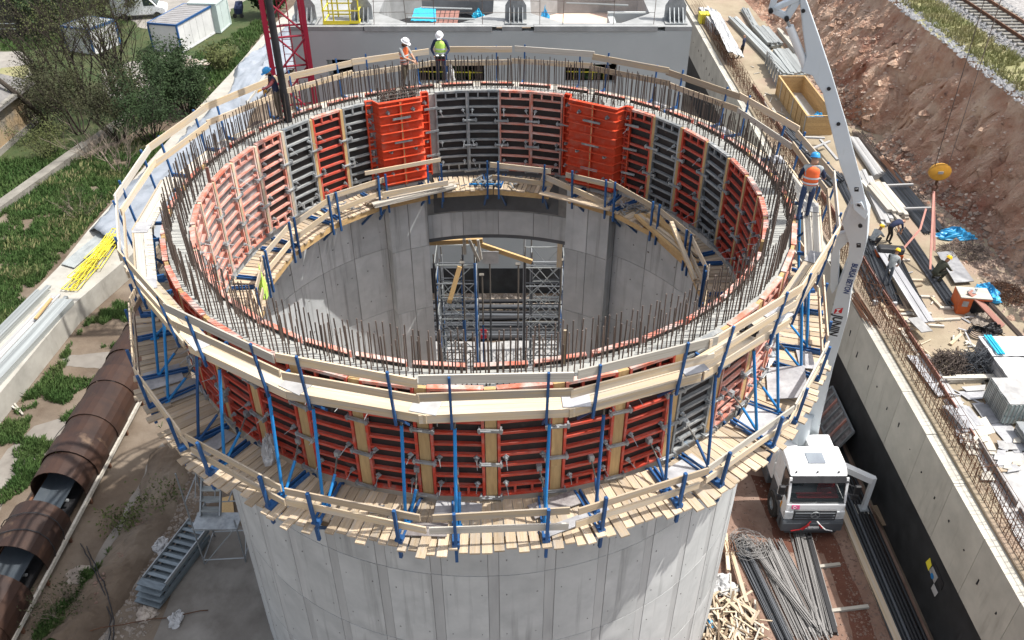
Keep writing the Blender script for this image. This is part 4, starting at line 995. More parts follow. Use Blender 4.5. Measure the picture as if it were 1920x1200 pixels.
steel_shoe(680, 'grey steel column shoe right of the yellow railing on the roof edge')
steel_shoe(967, 'grey steel column shoe between the two octagonal roof openings')
steel_shoe(1264, 'grey steel column shoe at the right corner of the grey building')
t = thing('yellow_railing', 'yellow tube railing round a hatch on the grey building, beside the mast', 'railing', (-7.9, BY + .3, BZ))
for x in (-8.55, -8.1, -7.35, -6.95):
    rod('post', (x, BY + .3, BZ), (x, BY + .3, BZ + 1.15), .035, 'yellow', t); rod('post', (x, BY + 1.5, BZ), (x, BY + 1.5, BZ + 1.15), .035, 'yellow', t)
for z in (.12, .62, 1.12):
    for y in (.3, 1.5): rod('rail', (-8.6, BY + y, BZ + z), (-6.9, BY + y, BZ + z), .035, 'yellow', t)
    for x in (-8.55, -6.95): rod('rail', (x, BY + .3, BZ + z), (x, BY + 1.5, BZ + z), .03, 'yellow', t)
plank('toe_board', (-8.6, BY + .27, BZ + .1), (-7.0, BY + .27, BZ + .1), .04, .16, 'yellow', t)
t = thing('wire_rail', 'thin bar posts with wires along the roof edge of the grey building', 'wire rail', (0, BY + .25, BZ))
pts = []
for px in (702, 762, 815, 905, 958, 1012, 1055, 1150, 1225):
    p = at(px, 46, BZ); rod('post', (p.x, BY + .25, BZ), (p.x + jit(.08), BY + .25, BZ + 1.25), .014, 'rebar', t, 4); pts.append(p.x)
for z in (.55, 1.1):
    for a, c_ in zip(pts[:-1], pts[1:]): rod('wire', (a, BY + .25, BZ + z + jit(.05)), (c_, BY + .25, BZ + z + jit(.05)), .010, 'rebar', t, 4)
for (a, c_, lab) in (((765, 33), (890, 36), 'pale pipe lying across the left roof opening, front one'), ((790, 14), (885, 17), 'pale pipe lying across the left roof opening, rear one'), ((1062, 6), (1178, 10), 'pale pipe across the right roof opening')):
    rod('scaffold_tube', at(*a, BZ + .15), at(*c_, BZ + .15), .045, 'silver', None, 6, label=lab, cat='tube')
pz = BZ - .42
b = MB()
for k in range(5):
    a, c_ = at(818 + k * 9, 20, pz), at(823 + k * 10, 43, pz); d = at(818 + k * 9 + 8, 20, pz)
    b.box(a.x, a.x + .2, c_.y, a.y, pz - .03, pz)
b.build('brown_boards', 'brown_board', None, label='reddish brown boards laid in the left octagonal roof opening', cat='boards')
def draped(name, lab, corners, z, m, cat, wav=.05, n=14):
    b = MB(); vs = []
    A, B, C, D = corners
    for i in range(n):
        for j in range(n):
            u, v = i / (n - 1), j / (n - 1)
            p = A.lerp(B, u).lerp(D.lerp(C, u), v)
            q = mnoise.noise(V(u * 5 + p.x, v * 5, p.y)) + .5 * mnoise.noise(V(u * 13, v * 13, p.x))
            vs.append(p + V(0, 0, z + wav * (q + .4)))
    m2 = len(vs)
    fs = [(i * n + j, i * n + j + 1, (i + 1) * n + j + 1, (i + 1) * n + j) for i in range(n - 1) for j in range(n - 1)]
    vs2 = vs + [v - V(0, 0, .03) for v in vs]
    fs2 = [f[::-1] for f in fs] + [tuple(m2 + q for q in f) for f in fs]
    for e in ([i for i in range(n)], [(n - 1) * n + i for i in range(n)], [i * n for i in range(n)], [i * n + n - 1 for i in range(n)]):
        for a, c_ in zip(e[:-1], e[1:]): fs2.append((a, c_, m2 + c_, m2 + a))
    b.add(vs2, fs2)
    return b.build(name, m, None, True, label=lab, cat=cat)
draped('blue_tarp', 'bright blue tarpaulin spread in the left octagonal roof opening', [at(770, 42, pz), at(818, 42, pz), at(817, 18, pz), at(778, 18, pz)], .05, 'tarp_cyan', 'tarpaulin', .06)
rag('blue_bundle', 'small bright blue tarpaulin bundle at the right end of the left roof opening', at(897, 34, pz), (.32, .25), 'tarp_cyan', 'tarpaulin', .4, 5)
rag('dark_blue_bag', 'dark blue bag at the left end of the right roof opening', at(1022, 36, BZ - .9), (.22, .16), 'tarp_blue', 'bag', .5, 6)
for (cx_, z, lab, wv) in ((-2.9, 11.9, 'dark green plant and white shade seen in the wall opening behind the far workers', 1.5), (3.7, 11.9, 'dark green mass under a white shade in the right wall opening', 1.1)):
    t = thing('shaded_plant', lab, 'plant', (cx_, BY + .9, z))
    rag('foliage', None, (cx_ + .1, BY + 1.0, z), (wv * .7, .3), 'leaf_dk', None, .55, int(cx_ * 3), parent=t)
    b = MB(); b.prism([(cx_ - wv * .9, BY + .7, z + .70), (cx_ + wv * .9, BY + .7, z + .66), (cx_ + wv * .7, BY + 1.5, z + .86), (cx_ - wv * .6, BY + 1.5, z + .9)], (0, 0, .03)); b.build('shade', 'white', t)
    rod('yellow_bar', (cx_ - wv, BY + .55, z + .38), (cx_ + wv, BY + .55, z + .33), .03, 'yellow', t)
    for q in (-.7, .1, .6): rod('yellow_post', (cx_ + q * wv, BY + .55, z), (cx_ + q * wv, BY + .55, z + .42), .03, 'yellow', t)
# ------------------------------------------------------------ crane mast and hanging hose
mc = V(-9.75, 37.2, 0); ya = R_(17)
t = thing('crane_mast', 'dark red lattice mast of a tower crane behind the left rim', 'crane mast', mc)
hx, hy = V(math.cos(ya), math.sin(ya), 0) * .8, V(-math.sin(ya), math.cos(ya), 0) * .8
cs = [mc - hx - hy, mc + hx - hy, mc + hx + hy, mc - hx + hy]
for c in cs: plank('leg', c, c + V(0, 0, 24), .19, .19, 'crane', t, up=(math.cos(ya), math.sin(ya), 0))
for k in range(13):
    z = .6 + k * 1.8
    for i in range(4):
        a, c_ = cs[i], cs[(i + 1) % 4]
        rod('horizontal', a + V(0, 0, z), c_ + V(0, 0, z), .045, 'crane', t)
        if k % 2 == i % 2: a, c_ = c_, a
        rod('diagonal', a + V(0, 0, z + .05), c_ + V(0, 0, z + 1.75), .045, 'crane', t)
b = MB(); q = mc - hy * .2
for s in (-.2, .2): b.tube(q + V(s, 0, 0), q + V(s, 0, 23), .025, 5)
for k in range(70): b.tube(q + V(-.2, 0, .3 + k * .32), q + V(.2, 0, .3 + k * .32), .014, 4)
b.build('ladder', 'crane', t)
hp = cyl(123.0, 7.98, 15.5); hp = at(541, 226, 15.5)
t = thing('concrete_hose', 'thick black concrete hose hanging down onto the left far rim', 'hose', hp)
b = MB(); b.path([hp + V(0, 0, -.02), hp + V(-.02, 0, 2), hp + V(-.03, .02, 4.6)], .115, 10); b.build('rubber_hose', 'black', t, True)
b = MB(); b.tube(hp + V(-.03, .02, 4.6), hp + V(-.03, .02, 5.1), .135, 10); b.build('coupling', 'galv', t, True)
b = MB(); b.path([hp + V(-.03, .02, 5.1), hp + V(-.02, 0, 7.5), hp + V(.25, -.1, 8.3), hp + V(.9, -.3, 8.6)], .115, 10); b.build('upper_hose', 'black', t, True)
HOSE_TOP = hp + V(.9, -.3, 8.75)
# ------------------------------------------------------------ scaffold, pipes and timbers seen through the doorway
def tower(x0, x1, y0, y1, h, lab, dense=1):
    t = thing('scaffold_tower', lab, 'scaffold tower', ((x0 + x1) / 2, (y0 + y1) / 2, 0), 0, 'scaffold towers in the doorway')
    P = [(x0, y0), (x1, y0), (x1, y1), (x0, y1)]
    for i, p in enumerate(P):
        rod('standard', (*p, 0), (*p, h), .055, 'rebar_blk' if i in (0, 2) else ('blue' if i == 1 else 'galv'), t); rod('jack', (*p, h), (*p, h + .45), .03, 'screw', t)
    for i in range(4):
        a, c_ = P[i], P[(i + 1) % 4]
        for k in range(int(h / .95) + 1):
            rod('ledger', (*a, .25 + k * .95), (*c_, .25 + k * .95), .028, ('galv', 'silver', 'rebar_blk')[k % 3], t)
        for k in range(int(h / 1.9)):
            q, r = (a, c_) if k % 2 else (c_, a)
            rod('brace', (*q, .3 + k * 1.9), (*r, .3 + (k + 1) * 1.9), .022, 'blue' if i % 2 else 'silver', t)
            rod('brace', (*r, .3 + k * 1.9), (*q, .3 + (k + 1) * 1.9), .022, 'galv', t)
tower(-3.35, -1.6, 31.2, 32.9, 7.0, 'left steel scaffold tower standing in the tall doorway')
tower(-3.3, -2.3, 33.1, 34.2, 5.6, 'lower scaffold tower close behind the left tower in the doorway')
tower(.9, 2.3, 33.0, 34.3, 6.0, 'lower scaffold tower close behind the right tower in the doorway')
tower(.55, 2.25, 31.0, 32.7, 7.5, 'right steel scaffold tower standing in the tall doorway')
for k, (x, y, h) in enumerate(((-2.1, 30.6, 7.4), (-1.3, 30.9, 6.6), (.25, 30.8, 7.2), (2.05, 30.5, 7.6), (-1.0, 32.2, 6.9))):
    t = thing('steel_prop', ['slim steel prop in front of the left doorway tower', 'shorter steel prop right of the left doorway tower', 'dark steel prop at the left side of the right doorway tower', 'dark steel prop at the right jamb of the doorway', 'steel prop standing between the doorway towers'][k], 'prop', (x, y, 0), 0, 'props in the doorway')
    rod('tube', (x, y, 0), (x + .02, y, h * .6), .05, 'rebar_blk' if k > 1 else 'blue', t); rod('inner_tube', (x + .02, y, h * .6), (x + .02, y, h), .035, 'screw', t); b = MB(); b.box(x - .1, x + .1, y - .1, y + .1, h, h + .03); b.build('head_plate', 'screw', t)
for k, (a, c_, y, w_, m, lab) in enumerate([((805, 455), (905, 451), 30.2, .2, 'infill', 'tan timber beam across the top left of the doorway'), ((893, 456), (997, 491), 30.3, .2, 'infill', 'tan timber beam sloping down to the right in the doorway'),
        ((842, 568), (862, 500), 30.6, .2, 'infill', 'tan board leaning in the left scaffold tower'), ((870, 448), (872, 476), 29.6, .12, 'wood_grey', 'short grey timber hanging at the top left of the doorway'),
        ((880, 450), (898, 490), 29.7, .1, 'wood_grey', 'slanting grey timber at the top of the doorway, longer one'), ((896, 450), (902, 486), 29.65, .1, 'wood_grey', 'slanting grey timber at the top of the doorway, right one'),
        ((1050, 455), (1048, 500), 30.0, .2, 'wood', 'pale timber block on top of the right scaffold tower')]):
    plank('timber', atY(*a, y), atY(*c_, y + (.5 if k == 2 else 0)), w_, .12, m, None, (0, 1, 0), label=lab, cat='timber')
b = MB(); p, q = atY(905, 494, 30.1), atY(935, 471, 30.1); b.box(p.x, q.x, 30.08, 30.10, p.z, q.z); b.build('white_sheet', 'bag_white', None, label='white sheet hanging below the doorway beam', cat='sheet')
t = thing('black_pipes', 'stack of long black plastic pipes lying behind the doorway', 'pipe stack', (0, 36, 0))
for k in range(13):
    y = 35.0 + k * .21; z = .12 + .1 * (k // 2) * .8
    r = rng.uniform(.09, .15)
    rod('pipe', (-7 + jit(1), y, z), (6.5 + jit(1), y + jit(.25), z + jit(.12)), r, 'rebar_blk' if k % 3 else 'black', t, 10)
b = MB()
for r in (.26, .20, .13): b.lathe([(r - .03, -.05), (r, -.05), (r, .05), (r - .03, .05), (r - .03, -.05)], (0, 0, 0), 14)
o = b.build('cable_coil', 'seat_red', None, label='small round red and white coil lying on the black pipes', cat='coil'); o.matrix_basis = Matrix.Translation(atY(906, 626, 35.0)) @ Matrix.Rotation(R_(70), 4, 'X')
stones('rubble', [(-4, 37.6), (3, 37.6), (3, 39.1), (-4, 39.1)], 500, .02, .04, .25, 'stone', label='rubble along the foot of the grey building')
# ------------------------------------------------------------ concrete pump lorry with its boom
TX, TY = 11.57, 22.25
trk = thing('concrete_pump_truck', 'white concrete pump lorry parked in the lane, boom raised beside the tower', 'pump lorry', (TX, TY + 3, 0))
def tb(name, m, x0, x1, y0, y1, z0, z1, bev=0.0, parent=trk):
    b = MB(); b.box(TX + x0, TX + x1, TY + y0, TY + y1, z0, z1); o = b.build(name, m, parent)
    if bev:
        q = o.modifiers.new('bevel', 'BEVEL'); q.width = bev; q.segments = 3
    return o
def tpr(name, m, prof, x0, x1, bev=0.0, parent=trk):
    b = MB(); b.prism([(TX + x0, TY + y, z) for y, z in prof], (x1 - x0, 0, 0)); o = b.build(name, m, parent)
    if bev:
        q = o.modifiers.new('bevel', 'BEVEL'); q.width = bev; q.segments = 3
    return o
cab = tpr('cab', 'white', [(.03, .95), (.04, 1.45), (.08, 1.77), (1.95, 1.77), (1.95, .95)], -1.13, 1.13, .05)
tpr('roof', 'white', [(.50, 2.80), (.72, 2.99), (1.05, 3.08), (1.9, 3.07), (1.98, 2.80)], -1.10, 1.10, .07)
tb('rear_wall', 'white', -1.12, 1.12, 1.86, 1.97, 1.75, 2.85)
for s in (-1, 1):
    b = MB(); x = TX + s * 1.07
    b.bar((x, TY + .16, 1.78), (x, TY + .46, 2.82), .09, .09, (1, 0, 0)); b.build('front_pillar', 'white', trk)
    b = MB(); b.bar((x, TY + 1.15, 1.78), (x, TY + 1.15, 2.82), .08, .10, (1, 0, 0)); b.box(x - .04, x + .04, TY + 1.19, TY + 1.9, 1.78, 2.82)
    b.build('door_pillar', 'white', trk)
    tpr('side_window', 'glass', [(.26, 1.81), (.50, 2.76), (1.10, 2.76), (1.10, 1.81)], s * 1.09 - .01, s * 1.09 + .01)
    tpr('door_strip', 'dgrey', [(1.2, .55), (1.2, 1.5), (1.9, 1.5), (1.9, .55)], s * 1.14 - .01, s * 1.14 + .012)
    tpr('reflector', 'amber', [(.55, 1.0), (.50, 1.45), (.58, 1.45), (.66, 1.0)], s * 1.145 - .01, s * 1.145 + .012)
    tpr('step', 'dgrey', [(.12, .38), (.12, .95), (.45, .95), (.55, .38)], s * 1.06 - .12, s * 1.06 + .12, .03)
    tpr('wheel_arch', 'dgrey', [(.45, .95), (.6, 1.2), (1.4, 1.2), (1.6, .9), (1.6, .7), (1.45, .7), (1.35, 1.0), (.7, 1.0), (.55, .7), (.45, .7)], s * 1.05 - .14, s * 1.05 + .14)
    tpr('headlamp', 'lamp', [(-.015, 1.08), (.0, 1.42), (.05, 1.46), (.2, 1.25), (.16, 1.08)], s * .98 - .17, s * .98 + .155)
    tb('fog_lamp', 'lamp', s * .88 - .2, s * .88 + .2, -.075, .0, .62, .78, .03)
    for z, h in ((2.45, .42), (2.0, .24)):
        b = MB(); x = TX + s * 1.42; y = TY + .12 + (.05 if z < 2.2 else 0); b.box(x - .12, x + .12, y, y + .14, z - h / 2, z + h / 2); o = b.build('mirror', 'black', trk); q = o.modifiers.new('bevel', 'BEVEL'); q.width = .04; q.segments = 2
        rod('mirror_arm', (TX + s * 1.1, TY + .4, z + .1), (TX + s * 1.34, TY + .22, z + .1), .02, 'black', trk)
    for y in (1.0, 5.2, 6.6):
        o = MB().lathe([(.26, -.16), (.50, -.16), (.53, -.12), (.53, .12), (.50, .16), (.26, .16)], (0, 0, 0), 22).build('wheel', 'rubber', trk, True, origin=(0, 0, 0))
        o.matrix_basis = Matrix.Translation(V(s * (1.07 if y < 2 else .98), y - 3 + (.25 if y < 2 else 0), .54)) @ Matrix.Rotation(R_(90), 4, 'Y')
        WL[o] = V(0, 0, 0)
        r_ = MB().lathe([(.0, .06 * s), (.12, .10 * s), (.16, .02 * s), (.25, .05 * s), (.27, .14 * s)], (0, 0, 0), 14).build('rim', 'galv', o, True, origin=(0, 0, 0))
b = MB(); b.prism([(TX - 1.03, TY + .10, 1.80), (TX + 1.03, TY + .10, 1.80), (TX + 1.03, TY + .46, 2.78), (TX - 1.03, TY + .46, 2.78)], (0, .012, -.004))
gl = bpy.data.materials.new('windscreen'); gl.use_nodes = True
gb = gl.node_tree.nodes['Principled BSDF']; gb.inputs['Base Color'].default_value = (.03, .04, .045, 1); gb.inputs['Alpha'].default_value = .38; gb.inputs['Roughness'].default_value = .04
MT['screen'] = gl
b.build('windscreen', 'screen', trk)
b = MB(); b.prism([(TX - 1.10, TY + .33, 2.66), (TX + 1.10, TY + .33, 2.66), (TX + 1.10, TY + .49, 2.83), (TX - 1.10, TY + .49, 2.83)], (0, .03, -.02)); b.build('sun_visor', 'black', trk)
b = MB(); b.box(TX - 1.02, TX + 1.02, TY + .2, TY + .55, 1.81, 1.90); b.build('dashboard', 'black', trk)
b = MB(); b.box(TX - .72, TX + .85, TY + .26, TY + .52, 1.905, 1.95); b.prism([(TX + .1, TY + .55, 1.9), (TX + .9, TY + .55, 1.9), (TX + .8, TY + .75, 2.25), (TX + .15, TY + .75, 2.3)], (0, .05, 0)); b.build('red_cloth', 'seat_red', trk)
b = MB()
for s in (-.55, .55): b.box(TX + s - .27, TX + s + .27, TY + .95, TY + 1.15, 1.85, 2.55)
b.build('seat', 'black', trk)
o = MB().lathe([(.20, -.015), (.23, -.015), (.23, .015), (.20, .015), (.20, -.015)], (0, 0, 0), 18).build('steering_wheel', 'dgrey', trk, origin=(0, 0, 0)); o.matrix_basis = Matrix.Translation(V(.5, -2.35, 2.05)) @ Matrix.Rotation(R_(-50), 4, 'X')
for x0, x1 in ((-.95, -.05), (.0, .9)):
    b = MB(); b.bar((TX + x0, TY + .115, 1.84), (TX + x1, TY + .135, 1.86), .02, .025); b.build('wiper', 'black', trk)
tpr('roof_hatch', 'hatch', [(.95, 3.065), (.95, 3.10), (1.5, 3.11), (1.5, 3.075)], -.34, .34, .02)
for x in (-.85, -.05, .75): tb('roof_lamp', 'black', x - .03, x + .03, .60, .64, 2.93, 2.985)
tpr('grille', 'grille', [(-.03, 1.0), (-.01, 1.50), (.06, 1.52), (.06, 1.0)], -.82, .82, .02)
for z in (1.08, 1.22, 1.36): tpr('grille_slat', 'dgrey', [(-.045, z), (-.045, z + .035), (-.01, z + .06), (-.01, z)], -.76, .76)
b = MB(); ey = TY - .06; ex = TX; ez = 1.32
for i in range(20):
    a, c_ = 2 * math.pi * i / 20, 2 * math.pi * (i + 1) / 20
    b.bar((ex + .165 * math.sin(a), ey, ez + .165 * math.cos(a)), (ex + .165 * math.sin(c_), ey, ez + .165 * math.cos(c_)), .025, .034, (0, 1, 0))
for i in range(3):
    a = 2 * math.pi * i / 3; b.bar((ex, ey, ez), (ex + .165 * math.sin(a), ey, ez + .165 * math.cos(a)), .025, .034, (0, 1, 0))
b.build('emblem', 'galv', trk)
tpr('bumper', 'dgrey', [(-.07, .42), (-.08, .85), (-.02, 1.0), (.3, 1.0), (.3, .42)], -1.18, 1.18, .05)
tb('lower_bumper', 'grille', -1.0, 1.0, -.05, .2, .30, .44, .03)
tb('number_plate', 'txt_white', -.26, .26, -.095, -.08, .58, .69)
for k in range(7): tb('plate_character', 'txt_black', -.19 + k * .058 + (.02 if k > 1 else 0) + (.02 if k > 4 else 0), -.155 + k * .058 + (.02 if k > 1 else 0) + (.02 if k > 4 else 0), -.098, -.095, .605, .665)
b = MB(); fx, fz, fy = TX - .93, 1.565, TY + .028
b.prism([(fx, fy + .018, fz), (fx + .30, fy + .018, fz), (fx + .30, fy + .06, fz + .17), (fx, fy + .06, fz + .17)], (0, -.025, 0)); fl = b.build('flag_sticker', 'pink', trk)
b = MB(); c0 = V(fx + .11, fy + .008, fz + .085)
for i in range(12):
    a, c_ = R_(40 + i * 23.3), R_(40 + (i + 1) * 23.3)
    wv = .012 + .012 * math.sin(math.pi * (i + .5) / 12)
    b.bar(c0 + V(math.cos(a) * .05, .0 + .012 * math.sin(a) - .004, math.sin(a) * .05), c0 + V(math.cos(c_) * .05, .012 * math.sin(c_) - .004, math.sin(c_) * .05), .008, wv, (1, 0, 0))
for i in range(5):
    a = 2 * math.pi * i / 5; b.bar(c0 + V(.06, -.006, 0), c0 + V(.06 + .025 * math.cos(a), -.006, .025 * math.sin(a)), .006, .01, (0, 0, 1))
b.build('crescent_and_star', 'txt_white', fl)
for s, m in ((-1, 'seat_red'), (1, 'txt_white')):
    b = MB(); b.path([(TX + s * .12, TY - .10, 1.02), (TX + s * .28, TY - .18, .85), (TX + s * .5, TY - .16, .62), (TX + s * .8, TY - .12, .50)], .025, 6); b.build('hose', m if s < 0 else 'txt_white', trk)
b = MB(); b.path([(TX - .2, TY - .20, .92), (TX - .42, TY - .20, .66)], .032, 6); b.path([(TX + .2, TY - .2, .93), (TX + .33, TY - .21, .76)], .03, 6); b.build('hose', 'seat_red', trk)
tb('chassis', 'black', -.5, .5, 1.2, 9.5, .55, .95)
tb('fuel_tank', 'dgrey', -1.15, -.55, 2.4, 3.6, .45, 1.0, .06); tb('tool_box', 'dgrey', .55, 1.15, 2.4, 3.8, .45, 1.05, .04)
tb('turret_base', 'white', -1.1, 1.1, 2.15, 4.4, 1.0, 1.9, .05); tb('deck_box', 'white', -1.12, -.2, 2.2, 3.1, 1.9, 2.5, .05); tb('water_tank', 'white', .1, 1.1, 2.1, 2.9, 1.9, 2.75, .05)
tb('pump_bed', 'white', -1.1, 1.1, 4.5, 9.4, .95, 1.5, .04); tb('hopper', 'galv', -.9, .9, 9.4, 10.4, .7, 1.6, .04)
b = MB(); b.tube((TX - .1, TY + 2.9, 1.9), (TX - .1, TY + 2.9, 3.9), .38, 16); b.build('turret', 'boom', trk, True)
# outriggers
for s in (1, -1):
    if s > 0: k0, k1, ft = V(TX + .9, TY + 2.3, 2.0), V(14.15, TY + 1.35, 1.75), V(14.15, TY + 1.35, .16)
    else: k0, k1, ft = V(TX - .9, TY + 4.6, 1.6), V(TX - 1.9, TY + 4.4, 1.5), V(TX - 1.9, TY + 4.4, .16)
    plank('outrigger_arm', k0, k1, .26, .28, 'white', trk); b = MB(); b.bar(k1 + V(0, 0, .16), ft, .17, .17, (1, 0, 0)); b.build('outrigger_leg', 'white', trk)
    b = MB(); b.box(ft.x - .18, ft.x + .18, ft.y - .18, ft.y + .18, .10, .16); b.build('outrigger_foot', 'galv', trk)
    if s > 0:
        t = thing('timber_pad', 'square timber pad under the right outrigger foot of the lorry', 'timber pad', (ft.x, ft.y, 0))
        plank('timber', (ft.x - .25, ft.y - .7, .04), (ft.x - .25, ft.y + .6, .04), .16, .08, 'wood_dark', t); plank('board', (ft.x - .36, ft.y, .09), (ft.x + .3, ft.y, .09), .5, .02, 'wood_grey', t)
# the boom
B0 = V(11.62, 24.95, 4.1); J = V(9.66, 21.3, 14.9); E1 = V(7.09, 21.6, 20.6); E1 = J + (E1 - J) * 1.42
def plane_frame(p, q):
    a = (q - p).normalized(); view = (V(0, 0, CAM_H) - (p + q) / 2).normalized()
    n_ = (view - a * view.dot(a)).normalized()
    return a, n_, a.cross(n_)          # along, toward viewer, right-hand side
def onplane(px, py, p, n_):
    r = _ray(px, py); o = V(0, 0, CAM_H); t_ = (p - o).dot(n_) / r.dot(n_); return o + r * t_
boom = MB()
a1, n1, w1 = plane_frame(B0, J); a2, n2, w2 = plane_frame(J, E1)
def slab(pxs, p, n_, th, name, m='boom', parent=trk, bev=.02, off=0.0):
    b = MB(); b.prism([onplane(x, y, p, n_) + n_ * off for x, y in pxs], -n_ * th); o = b.build(name, m, parent)
    if bev: q = o.modifiers.new('bevel', 'BEVEL'); q.width = bev; q.segments = 2
    return o
L1 = slab([(1578, 418), (1592, 458), (1589, 490), (1570, 540), (1556, 600), (1536, 690), (1510, 800), (1498, 850), (1528, 850), (1536, 800), (1562, 690), (1588, 600), (1597, 540), (1616, 490), (1625, 455), (1628, 405), (1615, 380), (1595, 382)], J, n1, .42, 'boom_lower')
slab([(1562, 440), (1586, 436), (1592, 452), (1574, 470), (1572, 535), (1560, 552), (1556, 540), (1558, 470)], J - n1 * .1, n1, .12, 'boom_link')
L2 = slab([(1494, -60), (1506, 60), (1512, 105), (1503, 135), (1523, 141), (1530, 155), (1543, 175), (1556, 233), (1575, 310), (1597, 370), (1600, 392), (1622, 412), (1628, 396), (1618, 350), (1588, 233), (1560, 140), (1535, 65), (1512, 0), (1498, -60)], J + n1 * .03, n2, .36, 'boom_upper', off=.04)
pv = J + n1 * .03 + n2 * .04
for x, y, r in ((1506, 20, .05), (1554, 166, .05), (1572, 232, .05), (1611, 383, .06), (1613, 423, .06)):
    q = onplane(x, y, pv, n2) + n2 * .002; rod('pin', q - n2 * .02, q + n2 * .03, r, 'black', trk, 10)
slab([(1472, 38), (1441, 22), (1446, 2), (1454, -14), (1464, -14), (1456, 6), (1452, 16), (1473, 26), (1492, -6), (1502, 4), (1482, 36)], pv - n2 * .05, n2, .2, 'link_plate')
slab([(1450, 14), (1498, -8), (1500, 2), (1456, 21)], pv - n2 * .03, n2, .2, 'link_arm')
for x, y in ((1445, 20), (1475, 35)):
    q = onplane(x, y, pv, n2); rod('pin', q - n2 * .05, q + n2 * .06, .06, 'black', trk, 10)
p0, p1 = onplane(1475, 36, pv - n2 * .12, n2), onplane(1512, 128, pv - n2 * .12, n2)
rod('piston_rod', p0, p0.lerp(p1, .25), .04, 'galv', trk, 10); rod('cylinder', p0.lerp(p1, .14), p1, .105, 'white', trk, 10)
b = MB(); q0 = E1 + V(0, 0, 0); b.bar(q0, HOSE_TOP + V(0, 0, 0), .26, .3); b.build('boom_tip_section', 'boom', trk)
def text(s, px, py, p, n_, down, size, m, parent, off=.006, name='lettering', bold=0.0, flip=False):
    c = onplane(px, py, p, n_); d = (onplane(*down, p, n_) - c).normalized(); yv = n_.cross(d).normalized()
    cu = bpy.data.curves.new(name, 'FONT'); cu.body = s; cu.size = size; cu.extrude = .002; cu.offset = bold; cu.align_x = 'LEFT'; cu.align_y = 'CENTER'
    cu.resolution_u = 4; tmp = bpy.data.objects.new('lettering_tmp', cu); COL.objects.link(tmp)
    me = bpy.data.meshes.new_from_object(tmp.evaluated_get(bpy.context.evaluated_depsgraph_get())); me.name = name; bpy.data.objects.remove(tmp)
    me.materials.clear(); me.materials.append(MT[m])
    return link(bpy.data.objects.new(name, me), parent, basis(d, yv, n_, c + n_ * off))
text('BURSA BETON', 1603, 494, J, n1, (1585, 552), .235, 'txt_blue', L1, bold=.006)
text('JUNJIN', 1571, 591, J, n1, (1557, 641), .40, 'txt_black', L1, bold=.014)
c = [onplane(x, y, J, n1) + n1 * .003 for x, y in ((1566, 579), (1581, 577), (1578, 587), (1563, 588))]
b = MB(); b.prism(c, n1 * .003); b.build('red_emblem', 'txt_red', L1)
b = MB(); b.prism([onplane(x, y, J, n1) + n1 * .007 for x, y in ((1568, 580), (1578, 578), (1571, 583), (1574, 586), (1566, 587), (1571, 582))], n1 * .002); b.build('emblem_stroke', 'txt_white', L1)
for s, x, y, par, pp, nn, dn in (('2', 1606, 355, L2, pv, n2, (1609, 365)), ('1', 1610, 460, L1, J, n1, (1609, 470))):
    q = [onplane(x + i, y + j, pp, nn) + nn * .003 for i, j in ((-4, -4), (4, -4), (4, 4), (-4, 4))]
    b = MB(); b.prism(q, nn * .003); b.build('number_square', 'txt_black', par)
    text(s, x, y - 2.6, pp, nn, (dn[0], dn[1]), .085, 'txt_white', par, .009, 'number', .003)
# ------------------------------------------------------------ materials stored on the bank (height BANKZ)
Z = BANKZ
def bundle(name, lab, cat, a, c_, n, wd, r, m, z=Z, layers=2, jl=.4, ends=None, h=0.0, part='bar', nn=6, group=None, skew=.06):
    a, c_ = Vector(a), Vector(c_); d = (c_ - a); d.z = 0; d.normalize(); sd_ = V(-d.y, d.x, 0)
    t = thing(name, lab, cat, (a + c_) / 2, 0, group)
    for k in range(n):
        l = k % layers; o = (rng.random() - .5) * wd * (1 - .15 * l)
        zz = V(0, 0, z + r + h + l * 1.75 * r - a.z)
        rod(part, a + sd_ * (o + jit(skew)) + d * jit(jl) + zz, c_ + sd_ * (o + jit(skew)) + d * jit(jl) + zz, r, m, t, nn)
    return t
def bplanks(name, lab, cat, a, c_, n, w_, th, m, z=Z, layers=3, jl=.2, h=0.0, part='plank', skew=.03, gap=1.05):
    a, c_ = Vector(a), Vector(c_); d = (c_ - a); d.z = 0; d.normalize(); sd_ = V(-d.y, d.x, 0)
    t = thing(name, lab, cat, (a + c_) / 2)
    cols = max(1, n // layers)
    for l in range(layers):
        for k in range(cols):
            o = (k - (cols - 1) / 2) * w_ * gap; zz = V(0, 0, z + th * (l + .5) + .004 * l + h - a.z)
            plank(part, a + sd_ * (o + jit(skew)) + d * jit(jl) + zz, c_ + sd_ * (o + jit(skew)) + d * jit(jl) + zz, w_, th, m, t)
    return t
# silver formwork beams and tubes, far part of the bank
bplanks('beam_stack', 'longest stack of silver beams on the bank, its lower end near the dark worker', 'beam stack', at(1372, 40, Z), at(1478, 148, Z), 12, .16, .12, 'silver', layers=3, skew=.08)
bplanks('beam_stack', 'short silver beams lying askew at the far top end of the bank', 'beam stack', at(1396, 22, Z), at(1418, 62, Z), 9, .16, .12, 'silver', layers=3, skew=.15)
bplanks('beam_stack', 'neat stack of silver channel beams in the middle of the far bank', 'beam stack', at(1424, 60, Z), at(1452, 92, Z), 15, .22, .16, 'silver', layers=3)
bplanks('beam_stack', 'pale grey timber stack beside the boom on the far bank', 'beam stack', at(1466, 64, Z), at(1500, 108, Z), 12, .2, .16, 'wood_grey', layers=3, skew=.06)
bplanks('beam_stack', 'silver beams stacked just above the open crate', 'beam stack', at(1462, 102, Z), at(1496, 146, Z), 15, .22, .14, 'silver', layers=3, skew=.05)
